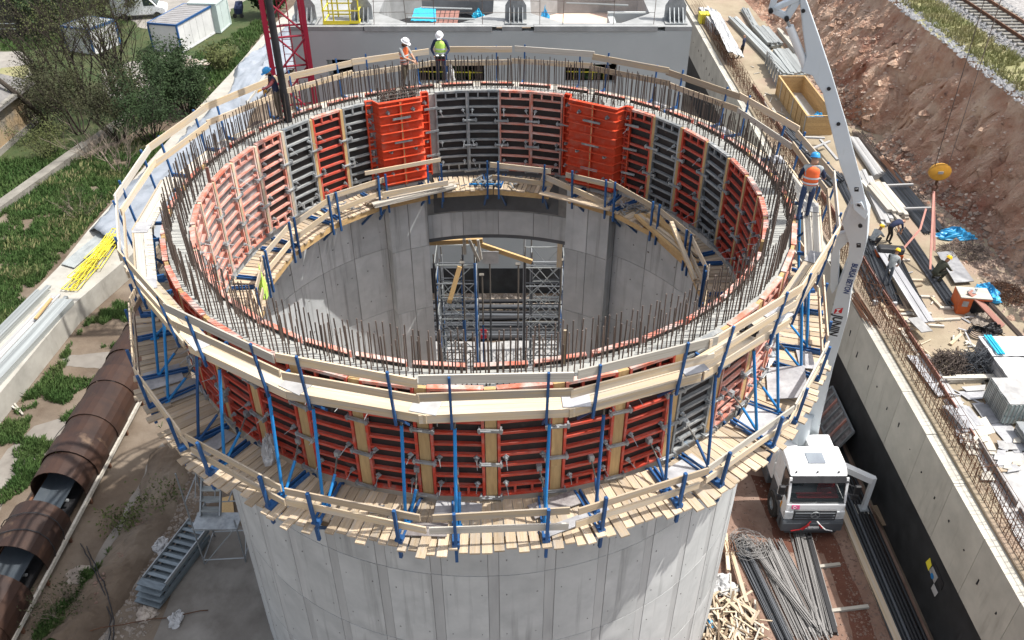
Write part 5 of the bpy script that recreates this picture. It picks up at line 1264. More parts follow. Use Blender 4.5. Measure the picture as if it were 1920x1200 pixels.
bplanks('beam_stack', 'small silver beam stack between the crate and the boom', 'beam stack', at(1480, 108, Z), at(1502, 134, Z), 6, .2, .15, 'silver', layers=2, h=.0)
b = MB(); p, q = at(1434, 120, Z), at(1457, 166, Z)
for k in range(12):
    a, c_ = p.lerp(q, k / 12), p.lerp(q, (k + 1) / 12); o = V(.06 if k % 2 else -.02, 0, 0)
    b.box8([a + o, c_ + o, c_ + o + V(.05, 0, 0), a + o + V(.05, 0, 0), a + o + V(0, 0, 1.0), c_ + o + V(0, 0, 1.0), c_ + o + V(.05, 0, 1.0), a + o + V(.05, 0, 1.0)])
b.build('ribbed_panel', 'grey_steel', None, label='ribbed grey metal panel standing on edge beside the open crate', cat='panel')
# open crate
cr = thing('open_crate', 'large open plywood crate on the bank beside the boom', 'crate', (18.2, 51.2, Z))
cx0, cx1, cy0, cy1, ch = 17.40, 19.05, 48.0, 54.6, 1.15
for k in range(6):
    z = Z + .1 + k * .19
    for x in (cx0, cx1): plank('side_board', (x, cy0, z), (x, cy1, z), .03, .182, 'infill', cr)
    for y in (cy0, cy1): plank('end_board', (cx0, y, z), (cx1, y, z), .03, .182, 'infill', cr)
for x in (cx0 - .04, cx1 + .04):
    for k in range(8): plank('batten', (x, cy0 + .1 + k * .92, Z + .02), (x, cy0 + .1 + k * .92, Z + ch + .06), .09, .04, 'wood_grey' if k % 3 == 0 else 'infill', cr, up=(1, 0, 0))
for x in (cx0, cx1): plank('top_rail', (x, cy0 - .04, Z + ch + .07), (x, cy1 + .04, Z + ch + .07), .10, .05, 'infill', cr)
for y in (cy0, cy1): plank('top_rail', (cx0, y, Z + ch + .065), (cx1, y, Z + ch + .065), .1, .04, 'infill', cr)
plank('floor', (cx0, (cy0 + cy1) / 2, Z + .08), (cx1, (cy0 + cy1) / 2, Z + .08), cy1 - cy0, .05, 'wood_grey', cr)
bplanks('plank_stack', 'pale planks lying inside the open crate', 'planks', (18.1, 49.5, Z), (18.1, 53.8, Z), 9, .22, .05, 'ply_pale', layers=3, h=.12)
rag('blue_bag', 'crumpled blue bag lying in the front of the open crate', (18.4, 49.1, Z + .5), (.48, .4), 'tarp_blue', 'bag', .45, 11)
draped('white_cover', 'white sheeting draped over sheets beside the rusty starter bars', [at(1322, 30, Z), at(1345, 40, Z), at(1392, 128, Z), at(1362, 118, Z)], .75, 'bag_white', 'sheeting', .14, 18)
b = MB(); p, q = at(1310, 22, Z + .7), at(1334, 26, Z + .7); b.box(p.x, q.x, p.y - .9, p.y, Z, Z + .75); b.build('yellow_pack', 'yellow', None, label='yellow capped pack of sheets at the far end of the starter bars', cat='pack')
bplanks('sheet_stack', 'white wrapped stack of narrow sheets behind the white cover', 'sheet stack', at(1318, 28, Z), at(1348, 66, Z), 12, .2, .2, 'bag_white', layers=3)
# dark bars and plastic pipes behind the right guard rail
bundle('bar_bundle', 'dark bars seen behind the right guard rail, left of the crate', 'bar bundle', at(1478, 238, Z), at(1500, 262, Z), 26, .9, .03, 'rebar_blk')
bundle('pipe_bundle', 'bundle of long black pipes running past the crate front to the boom', 'pipe bundle', at(1478, 256, Z), at(1568, 345, Z), 26, 1.0, .06, 'rebar_blk', part='pipe', layers=3)
for a, c_, lab in (((1492, 257), (1546, 259), 'pale tube lying across the black pipes in front of the crate'), ((1512, 284), (1556, 265), 'pale timber lying askew over the black pipes in front of the crate'), ((1538, 262), (1570, 300), 'pale plank along the black pipes beside the boom')):
    plank('loose_timber', at(*a, Z + .45), at(*c_, Z + .45), .14, .1, 'ply_pale', None, label=lab, cat='timber')
bundle('white_pipes', 'thick white rolls lying between the boom and the dark bars', 'pipe', at(1600, 266, Z), at(1650, 338, Z), 3, .5, .17, 'ply_pale', part='pipe', nn=10, layers=1)
bundle('bar_bundle', 'thin brown bars running along the foot of the bank, longest bundle', 'bar bundle', at(1606, 250, Z), at(1718, 372, Z), 34, .9, .018, 'rebar', layers=3, nn=4)
bundle('bar_bundle', 'wide bundle of blue grey bars on the upper bank under two cross battens', 'bar bundle', at(1662, 326, Z), at(1752, 434, Z), 60, 1.35, .028, 'rebar_blk', layers=3, nn=4)
plank('cross_batten', at(1632, 349, Z + .35), at(1712, 346, Z + .35), .12, .1, 'ply_pale', None, label='pale batten lying across the upper bar bundles', cat='batten')
plank('cross_batten', at(1676, 392, Z + .35), at(1745, 390, Z + .35), .12, .1, 'ply_pale', None, label='pale batten lying across the blue grey bars, lower one', cat='batten')
bplanks('timber_stack', 'stack of long pale timbers right of the boom joint', 'timber stack', at(1634, 352, Z), at(1684, 412, Z), 15, .2, .14, 'wood_grey', layers=3, jl=.6)
bplanks('timber_stack', 'single file of pale planks right beside the boom joint', 'timber stack', at(1620, 330, Z), at(1662, 418, Z), 6, .2, .1, 'ply_pale', layers=2, jl=.5)
bundle('bar_bundle', 'black bars beside the boom, their near ends tied, left bundle', 'bar bundle', at(1612, 480, Z), at(1646, 562, Z), 50, .75, .022, 'rebar_blk', layers=4, nn=4)
bundle('bar_bundle', 'black bars ending in white tags, right of the left bundle', 'bar bundle', at(1628, 452, Z), at(1674, 566, Z), 46, .6, .026, 'rebar_blk', layers=4, nn=4)
for k, px in enumerate((1640, 1676)):
    p = at(px, 566 + 3 * k, Z + .15); b = MB(); b.box(p.x - .09, p.x + .09, p.y - .12, p.y, p.z - .12, p.z + .1); b.build('white_tag', 'bag_white', None, label='white tag on the near end of the %s black bar bundle' % ('left' if k == 0 else 'second'), cat='tag')
bundle('bar_bundle', 'slim bundle of blue grey bars right of the plank walkway', 'bar bundle', at(1676, 480, Z), at(1724, 576, Z), 40, .55, .026, 'rebar_blk', layers=3, nn=4)
bundle('bar_bundle', 'long bundle of blue grey bars the squatting man works on', 'bar bundle', at(1692, 436, Z), at(1786, 572, Z), 55, .65, .026, 'rebar_blk', layers=4, nn=4)
bplanks('plank_walkway', 'grey plank walkway laid over the bars towards the timber offcuts', 'walkway', at(1648, 478, Z), at(1736, 620, Z), 2, .26, .05, 'ply_grey', layers=1, h=.36)
plank('walkway_end', at(1712, 596, Z + .42), at(1738, 622, Z + .42), .5, .04, 'ply_pale', None, label='pale board at the lower end of the plank walkway', cat='board')
for k, (a, c_) in enumerate([((1676, 590), (1746, 588)), ((1680, 600), (1770, 599)), ((1700, 604), (1800, 598)), ((1668, 594), (1720, 598)), ((1740, 610), (1770, 612)), ((1686, 582), (1716, 584)), ((1680, 487), (1706, 488)), ((1704, 525), (1734, 526)), ((1726, 556), (1752, 557)), ((1744, 555), (1764, 576)), ((1762, 577), (1798, 578)), ((1782, 646), (1802, 627)), ((1810, 640), (1830, 652)), ((1652, 568), (1668, 600)), ((1690, 620), (1722, 668)), ((1684, 618), (1720, 616))]):
    lab = ['first timber offcut below the bar bundles', 'long pale batten right of the walkway end', 'longest pale batten, reaching towards the orange machine', 'dark edged batten beside the walkway', 'short pale stick right of the walkway end', 'short batten under the slim bar bundle', 'batten under the slim bars at their far end', 'batten under the long bars near their middle', 'batten under the long bars near the squatting man', 'bent timber edge beside the near end of the long bars', 'timber edge in front of the near end of the long bars', 'pale plank end lying on the sand above the wire heap', 'small stick right of the pale plank end', 'tilted board at the near end of the black bars', 'pale plank edging the starter bars on the bank', 'small batten meeting the plank edging'][k]
    plank('offcut', at(*a, Z + .05), at(*c_, Z + .05), .13, .09, 'wood' if k % 2 else 'wood_grey', None, label=lab, cat='timber')
b = MB(); q = [at(1756, 474, Z + .16), at(1786, 472, Z + .16), at(1826, 528, Z + .16), at(1790, 531, Z + .16)]; b.prism(q, (0, 0, .04)); b.build('steel_plate', 'ply_grey', None, label='large grey steel plate lying above the orange machine', cat='plate')
def machine(px, py, L, Wd, H, rot, lab, open_):
    p = at(px, py, Z); t = thing('bar_machine', lab, 'machine', p, R_(rot), None, True)
    b = MB()
    if open_:
        b.box(-L / 2, -.12, -Wd / 2, -Wd / 2 + .05, 0, H); b.box(-.12, L / 2, -Wd / 2, -Wd / 2 + .05, H - .07, H); b.box(-L / 2, -L / 2 + .05, -Wd / 2 + .05, Wd / 2, 0, H); b.box(-L / 2, L / 2, Wd / 2, Wd / 2 + .05, 0, H)
        b.build('body', 'machine', t)
        b = MB(); b.box(-L / 2, L / 2, -Wd / 2, Wd / 2, H, H + .05); b.build('table_top', 'wood_grey', t)
        b = MB(); b.box(-.10, L / 2 - .03, -Wd / 2 + .12, Wd / 2 - .02, .02, H - .02); b.build('inner_box', 'black', t)
        b = MB(); b.box(-.5, -.26, -Wd / 2 - .012, -Wd / 2, .4, .66); b.build('label_plate', 'ply_pale', t)
        b = MB(); b.tube((-.1, 0, H + .05), (-.1, 0, H + .13), .16, 12); b.tube((.1, .15, H + .05), (.1, .15, H + .17), .06, 8); b.build('turntable', 'galv', t)
    else:
        b = MB(); b.box(-L / 2, L / 2, -Wd / 2, Wd / 2, .06, H * .55); b.build('body', 'machine', t)
        b = MB(); b.prism([(-L / 2, -Wd / 2, H * .55), (-L / 2, Wd / 2, H * .55), (-L / 2 + .05, Wd / 2 - .1, H), (-L / 2 + .05, -Wd / 2 + .1, H)], (L, 0, 0)); o = b.build('cover', 'black', t); q = o.modifiers.new('bevel', 'BEVEL'); q.width = .07; q.segments = 3
        for x in (-.4, .4):
            b = MB(); b.box(x - .06, x + .06, -Wd / 2 - .08, Wd / 2 + .08, 0, .06); b.build('skid', 'black', t)
    return t
machine(1664, 484, 1.15, .6, .62, -8, 'orange bar cutting machine with a rounded black cover', False)
machine(1815, 580, 1.25, .85, .8, -8, 'open orange bar bending machine with a timber top', True)
plank('ramp_plank', at(1818, 546, Z + .95), at(1880, 612, Z + .1), .35, .05, 'brown_board', None, label='brownish plank sloping down from the orange bending machine', cat='plank')
rag('blue_tarp', 'crumpled blue tarpaulin beside the tangled wire, upper right', at(1790, 445, Z), (.95, .40), 'tarp_blue', 'tarpaulin', .5, 21, 14)
rag('blue_tarp', 'crumpled blue tarpaulin beside the orange bending machine', at(1852, 555, Z), (.50, .62), 'tarp_blue', 'tarpaulin', .5, 22, 14)
def wire_heap(lab, px, py, sx, sy, h, n, m, r=.012, z=Z, ln=.6):
    p = at(px, py, z); b = MB()
    for k in range(n):
        a = rng.uniform(0, 6.283); rr = math.sqrt(rng.random())
        c = p + V(sx * rr * math.cos(a), sy * rr * math.sin(a), h * (1 - rr ** 1.5) * rng.random() + .03)
        d = V(jit(1), jit(1), jit(.5)).normalized(); e = V(jit(1), jit(1), jit(.4))
        l = ln * rng.uniform(.4, 1.2)
        b.path([c - d * l * .5, c + e * l * .2, c + d * l * .5], r, 4)
    return b.build('wire_heap', m, None, label=lab, cat='wire heap', kind=None)
wire_heap('heap of tangled brown wire below the upper blue tarpaulin', 1805, 475, 1.15, .75, .55, 260, 'rebar')
wire_heap('rusty red heap of bar offcuts right of the lower blue tarpaulin', 1882, 552, .9, .9, .5, 220, 'rust')
wire_heap('big heap of brown tangled bar offcuts left of the black heap', 1782, 690, .75, .75, .9, 330, 'rebar', .014)
wire_heap('big heap of black tangled bar offcuts left of the white wrapped stacks', 1830, 690, .75, .8, .95, 330, 'rebar_blk', .014)
b = MB(); p = at(1832, 628, Z)
for k in range(7): b.lathe([(.28 + .04 * (k % 3), .03 + .03 * k), (.31 + .04 * (k % 3), .05 + .03 * k), (.28 + .04 * (k % 3), .07 + .03 * k)], p, 16)
b.build('wire_coil', 'black', None, label='coil of black wire on the sand beside the stones', cat='coil')
rag('black_bag', 'black plastic bag beside the coil of black wire', at(1862, 622, Z), (.38, .3), 'black', 'bag', .4, 31)
stones('stone_pile', [far(1815, 590, Z), far(1860, 585, Z), far(1880, 615, Z), far(1830, 622, Z)], 170, Z + .05, .05, .22, 'stone', label='pile of pale stones in front of the bending machine')
bundle('bar_bundle', 'brown bars lying along the foot of the slope at the right edge', 'bar bundle', at(1852, 566, Z), at(1960, 680, Z), 14, .3, .02, 'rebar', layers=2, nn=4)
bplanks('plank_stack', 'stack of thin grey slats below the wire heaps', 'slat stack', at(1776, 716, Z), at(1855, 714, Z), 10, .12, .05, 'wood_grey', layers=5, jl=.3)
# wrapped stacks
def stack(lab, x0, x1, y0, y1, h, top, side, nlay=6, name='wrapped_stack'):
    t = thing(name, lab, 'stack', ((x0 + x1) / 2, (y0 + y1) / 2, Z))
    for k in range(nlay):
        z = Z + .1 + (h - .1) * k / nlay; b = MB(); e = jit(.03); b.box(x0 + e, x1 + e, y0 + jit(.02), y1 + e, z, z + (h - .1) / nlay - .012); b.build('sheet_layer', side, t)
    b = MB()
    for x in (x0 + .1, x1 - .3): b.box(x, x + .15, y0, y1, Z, Z + .1)
    b.build('pallet', 'wood_dark', t)
    p = [V(x0 - .03, y0 - .03, 0), V(x1 + .03, y0 - .03, 0), V(x1 + .03, y1 + .03, 0), V(x0 - .03, y1 + .03, 0)]
    o = draped('top_cover', None, p, Z + h + .0, top, None, .035, 10); M = o.matrix_basis.copy(); o.parent = t; o.matrix_basis = Matrix.Translation(-WL[t]) @ M
    return t
p = at(1842, 668, Z)
stack('white wrapped stack with blue stripes, the farther one at the right edge', 18.35, 20.3, 25.75, 26.95, .75, 'bag_white', 'ply_grey')
b = MB()
for k, x in enumerate((18.5, 18.62, 18.72)): b.box(x, x + .07, 25.75, 26.95, Z + .81, Z + .86)
b.build('strap_strips', 'tarp_cyan', None, label='pale blue strips on the farther wrapped stack', cat='strips')
stack('white wrapped stack at the right edge, the nearer one', 18.3, 20.4, 24.3, 25.55, .8, 'bag_white', 'ply_grey')
st = stack('grey crate stack with meshed sides and a pale lid at the right edge', 17.5, 19.9, 22.7, 24.1, 1.0, 'ply_pale', 'green_cabin', 3)
for k in range(16):
    plank('side_slat', (17.45, 22.75 + k * .09, Z + .1), (17.45, 22.75 + k * .09, Z + .98), .03, .05, 'silver', st)
    plank('front_slat', (17.55 + k * .15, 22.65, Z + .1), (17.55 + k * .15, 22.65, Z + .98), .05, .03, 'silver', st)
stack('low grey clip stack in front of the meshed crate stack', 17.75, 19.2, 21.3, 22.35, .45, 'galv', 'grey_steel', 4)
# sheets lying about in the lower right
k = 0
def floor_sheet(lab, pts, h, m): 
    b = MB(); b.prism([at(x, y, Z + h) for x, y in pts], (0, 0, .025)); return b.build('floor_sheet', m, None, label=lab, cat='sheet')
floor_sheet('long grey sheet beside the meshed crate, the longest one', [(1822, 757), (1858, 755), (1940, 848), (1902, 850)], .03, 'ply_grey')
floor_sheet('dark grey sheet lying on the long sheet next to the meshed crate', [(1824, 760), (1862, 757), (1886, 790), (1850, 796)], .07, 'ply_grey')
floor_sheet('pale sheet covering the ground in the right bottom corner', [(1830, 852), (1930, 845), (2010, 1010), (1960, 1090), (1905, 1010)], .012, 'ply_pale')
floor_sheet('second pale sheet in the right bottom corner, nearer the edge', [(1915, 846), (2010, 842), (2060, 1000), (2012, 1008)], .03, 'ply_pale')
floor_sheet('pale sheet lying right of the rusty bars below the wire heaps', [(1716, 668), (1740, 664), (1795, 744), (1770, 744)], .03, 'ply_pale')
floor_sheet('brown grey sheet leaning along the rusty starter bars', [(1700, 666), (1716, 668), (1770, 742), (1758, 744)], .10, 'ply_grey')
floor_sheet('fan of sheets below the slat stack, pale upper one', [(1802, 726), (1848, 722), (1846, 732), (1812, 734)], .12, 'ply_pale')
floor_sheet('fan of sheets below the slat stack, dark lower one', [(1794, 735), (1850, 733), (1842, 748), (1816, 750)], .06, 'ply_grey')
floor_sheet('pale board next to the pile of stacked sheets', [(1768, 750), (1800, 744), (1808, 765), (1784, 770)], .03, 'ply_pale')
for k in range(7):
    x, y = 1786 + k * 6, 790 + (k % 3) * 7
    floor_sheet('loose grey offcut sheet in the scattered pile by the starter bars', [(x + jit(6), y + jit(5)), (x + 26 + jit(6), y - 4 + jit(5)), (x + 40 + jit(5), y + 26 + jit(5)), (x + 12 + jit(6), y + 30 + jit(5))], .05 + .028 * k, rng.choice(['ply_grey', 'ply_pale', 'wood_grey']))['group'] = 'scattered offcut sheets'
bplanks('sheet_pile', 'pile of stacked narrow sheets below the pale board', 'sheet pile', at(1790, 770, Z), at(1822, 812, Z), 15, .28, .05, 'ply_grey', layers=5)
bplanks('sheet_pile', 'lower pile of pale boards above the corner sheets', 'sheet pile', at(1822, 815, Z), at(1838, 848, Z), 9, .3, .05, 'wood_grey', layers=3)
for k in range(14):
    x, y = rng.uniform(1830, 1915), rng.uniform(820, 890)
    floor_sheet('small broken board piece scattered over the corner sheets', [(x, y), (x + rng.uniform(8, 22), y + jit(5)), (x + rng.uniform(12, 26), y + rng.uniform(8, 16)), (x + jit(6), y + rng.uniform(8, 16))], .06 + .004 * k, rng.choice(['ply_grey', 'ply_pale', 'wood_grey', 'deck']))['group'] = 'broken board pieces'
for k in range(60):
    x = rng.uniform(1320, 1560); y = 40 + (x - 1320) * .95 + rng.uniform(10, 70) - 15
    p = at(x, y, Z)
    if 16.2 < p.x < 17.2: plank('wood_scrap', p + V(0, 0, .03), p + V(jit(.5), jit(.8), .04), .06, .04, 'wood_grey', None, label='small timber scrap lying on the sandy bank', cat='scrap', group='timber scraps on the bank')
# more stored steel and timber, and litter, between the boom and the slope
for k, (a, c_, n, wd, r, m, lab) in enumerate([((1572, 330), (1606, 392), 24, .9, .03, 'rebar_blk', 'dark bars lying behind the boom joint, seen left of the white rolls'),
        ((1655, 300), (1700, 356), 20, .6, .03, 'rust', 'reddish bars between the white rolls and the thin brown bars'),
        ((1722, 380), (1770, 436), 24, .6, .024, 'rebar', 'brown bars right of the wide blue grey bundle, touching the rubble'),
        ((1596, 430), (1622, 476), 24, .55, .03, 'rebar_blk', 'dark bars just right of the boom above the squatting worker'),
        ((1636, 372), (1662, 420), 12, .5, .035, 'silver', 'pale tubes left of the long timber stack by the boom'),
        ((1604, 560), (1634, 606), 20, .5, .022, 'rust', 'rusty bars among the starter bars, just below the black bundles')]):
    bundle('bar_bundle', lab, 'bar bundle', at(*a, Z), at(*c_, Z), n, wd, r, m, nn=4, layers=3)
for k in range(70):
    x, y = rng.uniform(1600, 1900), 0
    y = 420 + (x - 1600) * .62 + rng.uniform(20, 220)
    p = at(x, y, Z + .02 + .001 * k)
    if 16.3 < p.x < 21: a = rng.uniform(0, 3.14); l = rng.uniform(.12, .45); plank('litter_stick', p - V(math.cos(a), math.sin(a), 0) * l, p + V(math.cos(a), math.sin(a), 0) * l, rng.uniform(.04, .1), .03, rng.choice(['wood', 'wood_grey', 'ply_grey', 'wood_dark']), None, label='small stick or board end littering the sandy working area', cat='scrap', group='scraps on the working area')
stones('litter', [far(1640, 560, Z), far(1800, 560, Z), far(1880, 650, Z), far(1750, 680, Z)], 260, Z, .01, .05, 'stone', label='small stones and rubble on the sandy working area')
# crane hook block and slings
hk = V(18.55, 35.2, 8.6); hk = atY(1762, 322, 35.2)
t = thing('hook_block', 'round yellow crane hook block hanging over the bank', 'hook block', hk)
b = MB(); b.lathe([(.0, -.10), (.30, -.10), (.46, -.06), (.46, .06), (.30, .10), (.0, .10)], (0, 0, 0), 20); o = b.build('sheave_case', 'hook', t, True, origin=(0, 0, 0)); o.matrix_basis = Matrix.Rotation(R_(80), 4, 'X'); o.scale = (1.1, .85, 1)
b = MB(); b.box(hk.x - .12, hk.x + .12, hk.y - .13, hk.y - .11, hk.z - .06, hk.z + .06); b.build('sign_plate', 'ply_pale', t)
b = MB(); b.tube(hk - V(0, 0, .38), hk - V(0, 0, .62), .06, 8); b.path([hk + V(0, 0, -.62), hk + V(.12, 0, -.75), hk + V(.10, 0, -.92), hk + V(-.05, 0, -.95), hk + V(-.1, 0, -.85)], .045, 6); b.build('hook', 'rust', t)
for s in (-.30, .30): rod('cable', hk + V(s, 0, .2), hk + V(s * 1.2, .3, 15), .018, 'rebar', t, 6)
b = MB(); q = hk + V(0, 0, -.92)
for tgt in (at(1752, 470, Z + .5), at(1744, 505, Z + .3)): b.bar(q, tgt, .10, .03, (0, 1, 0))
q2 = at(1745, 394, Z + 1.2); b.path([at(1736, 392, Z + 1.1), at(1725, 430, Z + .7), at(1695, 465, Z + .15)], .05, 5)
b.build('sling', 'strap', None, label='pink lifting sling hanging from the hook block to the bars', cat='sling')
# ------------------------------------------------------------ lane between the tower and the retaining wall
def pit_bundle(lab, a, c_, n, wd, r, m, layers=3, h=0.0, nn=6): return bundle('bar_bundle', lab, 'bar bundle', at(*a), at(*c_), n, wd, r, m, 0.01, layers, .35, h=h, nn=nn)
pit_bundle('straight bundle of grey bars in front of the lorry, rightmost', (1502, 998), (1548, 1182), 44, .85, .024, 'rebar_grey', 3)
pit_bundle('wide bundle of grey bars left of the rightmost bundle', (1440, 1026), (1522, 1195), 84, 1.6, .022, 'rebar_grey', 3)
pit_bundle('dark bundle of bars nearest the tower foot', (1384, 1018), (1478, 1215), 40, .6, .024, 'rebar_blk', 3)
pit_bundle('thin bundle of bars crossing over the others diagonally', (1400, 1018), (1524, 1180), 14, .25, .022, 'rebar_grey', 2, .16)
plank('black_beam', at(1516, 1004, .1), at(1566, 1188, .1), .16, .16, 'black', None, label='black beam lying along the right side of the grey bars', cat='beam')
plank('sleeper_stick', at(1526, 1064, .06), at(1575, 1058, .06), .13, .10, 'wood_grey', None, label='short pale stick under the black beam, farther one', cat='timber')
plank('sleeper_stick', at(1556, 1146, .06), at(1628, 1137, .06), .13, .10, 'wood_grey', None, label='longer pale stick under the black beam, nearer one', cat='timber')
b = MB(); p = at(1404, 1025, .1)
for k in range(16):
    pts = []; rr = rng.uniform(.3, .75); oo = V(jit(.3), jit(.3), 0)
    for q in range(15): a = q * .45; pts.append(p + oo + V(rr * math.cos(a), .8 * rr * math.sin(a), .1 + .22 * rng.random()))
    b.path(pts, .011, 4)
b.build('wire_loops', 'rebar_grey', None, label='tangled loops of grey wire on the far end of the dark bars', cat='wire loops')
b = MB(); p = at(1352, 1050)
for k in range(10):
    o = V(-.45 + k * .1, 0, 0); b.path([p + o, p + o + V(.05, 0, .55), p + o + V(.05, .5, .55), p + o + V(0, .5, 0)], .012, 4)
for z in (.2, .5): b.tube(p + V(-.5, 0, z), p + V(.6, 0, z), .012, 4)
b.build('rusty_cage', 'rust', None, label='small rusty bar cage against the foot of the tower', cat='bar cage')
rag('white_sheet_bundle', 'crumpled white sheet among the timber scraps at the tower foot', at(1346, 1100), (.62, .5), 'bag_white', 'sheet', .5, 41, 16)
rag('blue_litter', 'small blue plastic bag in the timber scraps, bottom edge', at(1327, 1172), (.22, .26), 'tarp_blue', 'bag', .25, 42)
for k in range(150):
    x, y = rng.uniform(1300, 1430), rng.uniform(1090, 1215)
    if x < 1300 + (1200 - y) * .26 or x > 1370 + (y - 1090) * .75: continue
    p = at(x, y, .03 + .0018 * k); a = rng.choice([1.2, 1.5, .3, 2.2]) + jit(.5); l = rng.uniform(.2, .75)
    plank('timber_scrap', p - V(math.cos(a), math.sin(a), jit(.1)) * l, p + V(math.cos(a), math.sin(a), jit(.1)) * l, rng.uniform(.035, .09), .04, rng.choice(['wood', 'wood_grey', 'deck', 'deck', 'wood_dark']), None, label='loose timber scrap in the pile beside the tower foot', cat='scrap', group='timber scraps beside the tower foot')
for k, (a, c_) in enumerate([((1362, 1124), (1410, 1168)), ((1372, 1122), (1418, 1150)), ((1408, 1168), (1420, 1148)), ((1360, 1000), (1366, 1070)), ((1372, 1035), (1400, 1130))]):
    plank('loose_timber', at(*a, .25), at(*c_, .25), .14, .1, 'wood', None, label=['thick timber crossing the scrap pile, left one', 'thick timber crossing the scrap pile, right one', 'short timber at the end of the two thick ones', 'timber stick lying below the deck edge at the tower', 'thin timber left of the dark bars'][k], cat='timber')
plank('timber_kerb', at(1578, 955, .08), at(1692, 1225, .08), .26, .16, 'deck', None, label='long pale timber kerb edging the lorry lane', cat='kerb')
t = thing('pipe_row', 'row of black plastic pipes lying between the timber kerb and the black wall', 'pipe row', (13.9, 18, 0))
for k in range(9): rod('pipe', (13.25 + k * .14 + jit(.02), 8 + jit(1), .07), (13.25 + k * .14 + jit(.03), 27 + jit(1.5), .07), .068, 'rebar_blk' if k < 5 else 'black', t, 10)
plank('loose_board', at(1640, 948, .25), at(1662, 985, .25), .3, .05, 'wood_dark', None, label='worn board lying on the black pipes below the outrigger', cat='board')
p = atX(1564, 770, 14.1)
t = thing('leaning_form_panel', 'used form panel with rusty ribs leaning against the black wall', 'form panel', (14.1, p.y, 0), 0)
fa, fb = atX(1534, 802, 13.3), atX(1602, 752, 14.5); fc = atX(1580, 716, 14.5); 
ax = (fb - fa); up_ = V(.35, 0, .95).normalized()
o0 = V(13.9, 26.8, .05); du = V(0, 3.0, .0); dv = V(.62, 0, 1.25)
for k in range(8): plank('rib', o0 + du * (k / 7), o0 + du * (k / 7) + dv, .1, .08, 'red_dust_sun' if k in (2, 5) else 'grey_steel', t, up=(0, 1, 0))
for q in (0, 1): plank('rail', o0 + dv * q, o0 + du + dv * q, .08, .1, 'galv', t)
b = MB(); b.prism([o0 + V(.05, 0, 0), o0 + du + V(.05, 0, 0), o0 + du + dv + V(.05, 0, 0), o0 + dv + V(.05, 0, 0)], (.02, 0, -.01)); b.build('face_board', 'ply_dust_sun', t)
def wall_sign(lab, pxs, m, off=.03):
    q = [atX(x, y, WX - off) for x, y in pxs]; b = MB(); b.prism(q, (-.01, 0, 0)); return b.build('wall_sign', m, None, label=lab, cat='sign'), q
wall_sign('dark scratched backing board of the signs on the black wall', [(1745, 1056), (1752, 1052), (1770, 1095), (1764, 1108)], 'black', .02)
o, q = wall_sign('yellow warning sign on the black wall, uppermost', [(1736, 1054), (1744, 1046), (1747, 1060), (1741, 1070)], 'yellow')
o, q = wall_sign('white sign with a blue round symbol on the black wall', [(1742, 1069), (1749, 1062), (1759, 1083), (1752, 1094)], 'ply_pale')
c = (q[0] + q[2]) / 2 + V(-.014, 0, -.12); rod('blue_disc', c, c + V(-.006, 0, 0), .11, 'blue_prop', o, 10)
wall_sign('small white sign at the foot of the sign board on the black wall', [(1746, 1103), (1751, 1094), (1759, 1111), (1753, 1119)], 'ply_pale')
# ------------------------------------------------------------ left side: low wall, rusty covers, stair, cabins, old house
LZ = 1.2
t = thing('low_concrete_wall', 'broad low concrete wall on the left carrying profiles and yellow frames', 'wall', at(120, 540, 0))
wl = [(-620, 1480), (-140, 905), (0, 737), (138, 570), (247, 477), (330, 370), (455, 205), (540, 85), (600, 0), (560, 0), (490, 70), (430, 140), (340, 235), (165, 432), (113, 497), (0, 612), (-160, 775), (-640, 1260)]
def wall_top(px, py): return at(px, py, LZ)
b = MB(); b.prism([at(x, y, LZ) - V(0, 0, LZ - .01) for x, y in wl], (0, 0, LZ - .01)); b.build('wall_body', 'leftwall', t)
def on_wall(lab, a, c_, n, w_, th, m, layers, h=0.0, name='profile_bundle', cat='profiles', jl=.3): return bplanks(name, lab, cat, at(*a, LZ), at(*c_, LZ), n, w_, th, m, LZ, layers, jl, h, skew=.03)
on_wall('bundle of silver profiles at the left end of the low wall', (85, 548), (-60, 695), 12, .13, .10, 'silver', 3)
on_wall('wide bundle of silver profiles along the right side of the low wall', (128, 566), (-50, 760), 9, .20, .14, 'silver', 2, jl=.15)
on_wall('middle row of pale boards between the silver profile bundles', (102, 560), (-55, 725), 6, .15, .06, 'ply_pale', 2)
plank('loose_plank', at(96, 560, LZ + .3), at(66, 598, LZ + .3), .14, .08, 'infill', None, label='short brownish board on the silver profiles of the low wall', cat='board')
draped('grey_sheet', 'stiff pale grey sheet under the yellow frames on the low wall', [at(195, 432, LZ), at(222, 436, LZ), at(140, 505, LZ), at(116, 498, LZ)], .10, 'silver', 'sheet', .03)
t = thing('railing_heap', 'heap of yellow tube railing frames on the low wall', 'railing frames', at(175, 485, LZ))
a0, c0 = at(222, 438, LZ), at(128, 548, LZ); ax = (c0 - a0).normalized(); sx = V(-ax.y, ax.x, 0); Lh = (c0 - a0).length
for k in range(15):
    o = jit(.40); s0 = rng.uniform(.0, Lh - 2.6) if k > 2 else Lh - 2.5; z = V(0, 0, .12 + .035 * k); ang = jit(.14)
    f0 = a0 + ax * s0 + sx * o + z; dirx = (ax + sx * ang).normalized(); sy = V(-dirx.y, dirx.x, 0)
    wv = .42
    b = MB(); P = [f0, f0 + dirx * 2.45, f0 + dirx * 2.45 + sy * wv, f0 + sy * wv]
    for q in range(4): b.tube(P[q] + V(0, 0, jit(.04)), P[(q + 1) % 4] + V(0, 0, jit(.04)), .024, 5)
    b.tube(f0 + sy * wv * .5, f0 + dirx * 2.45 + sy * wv * .5, .02, 5); b.tube(f0 + dirx * 1.2, f0 + dirx * 1.2 + sy * wv, .02, 5)
    b.build('frame', 'yellow', t)
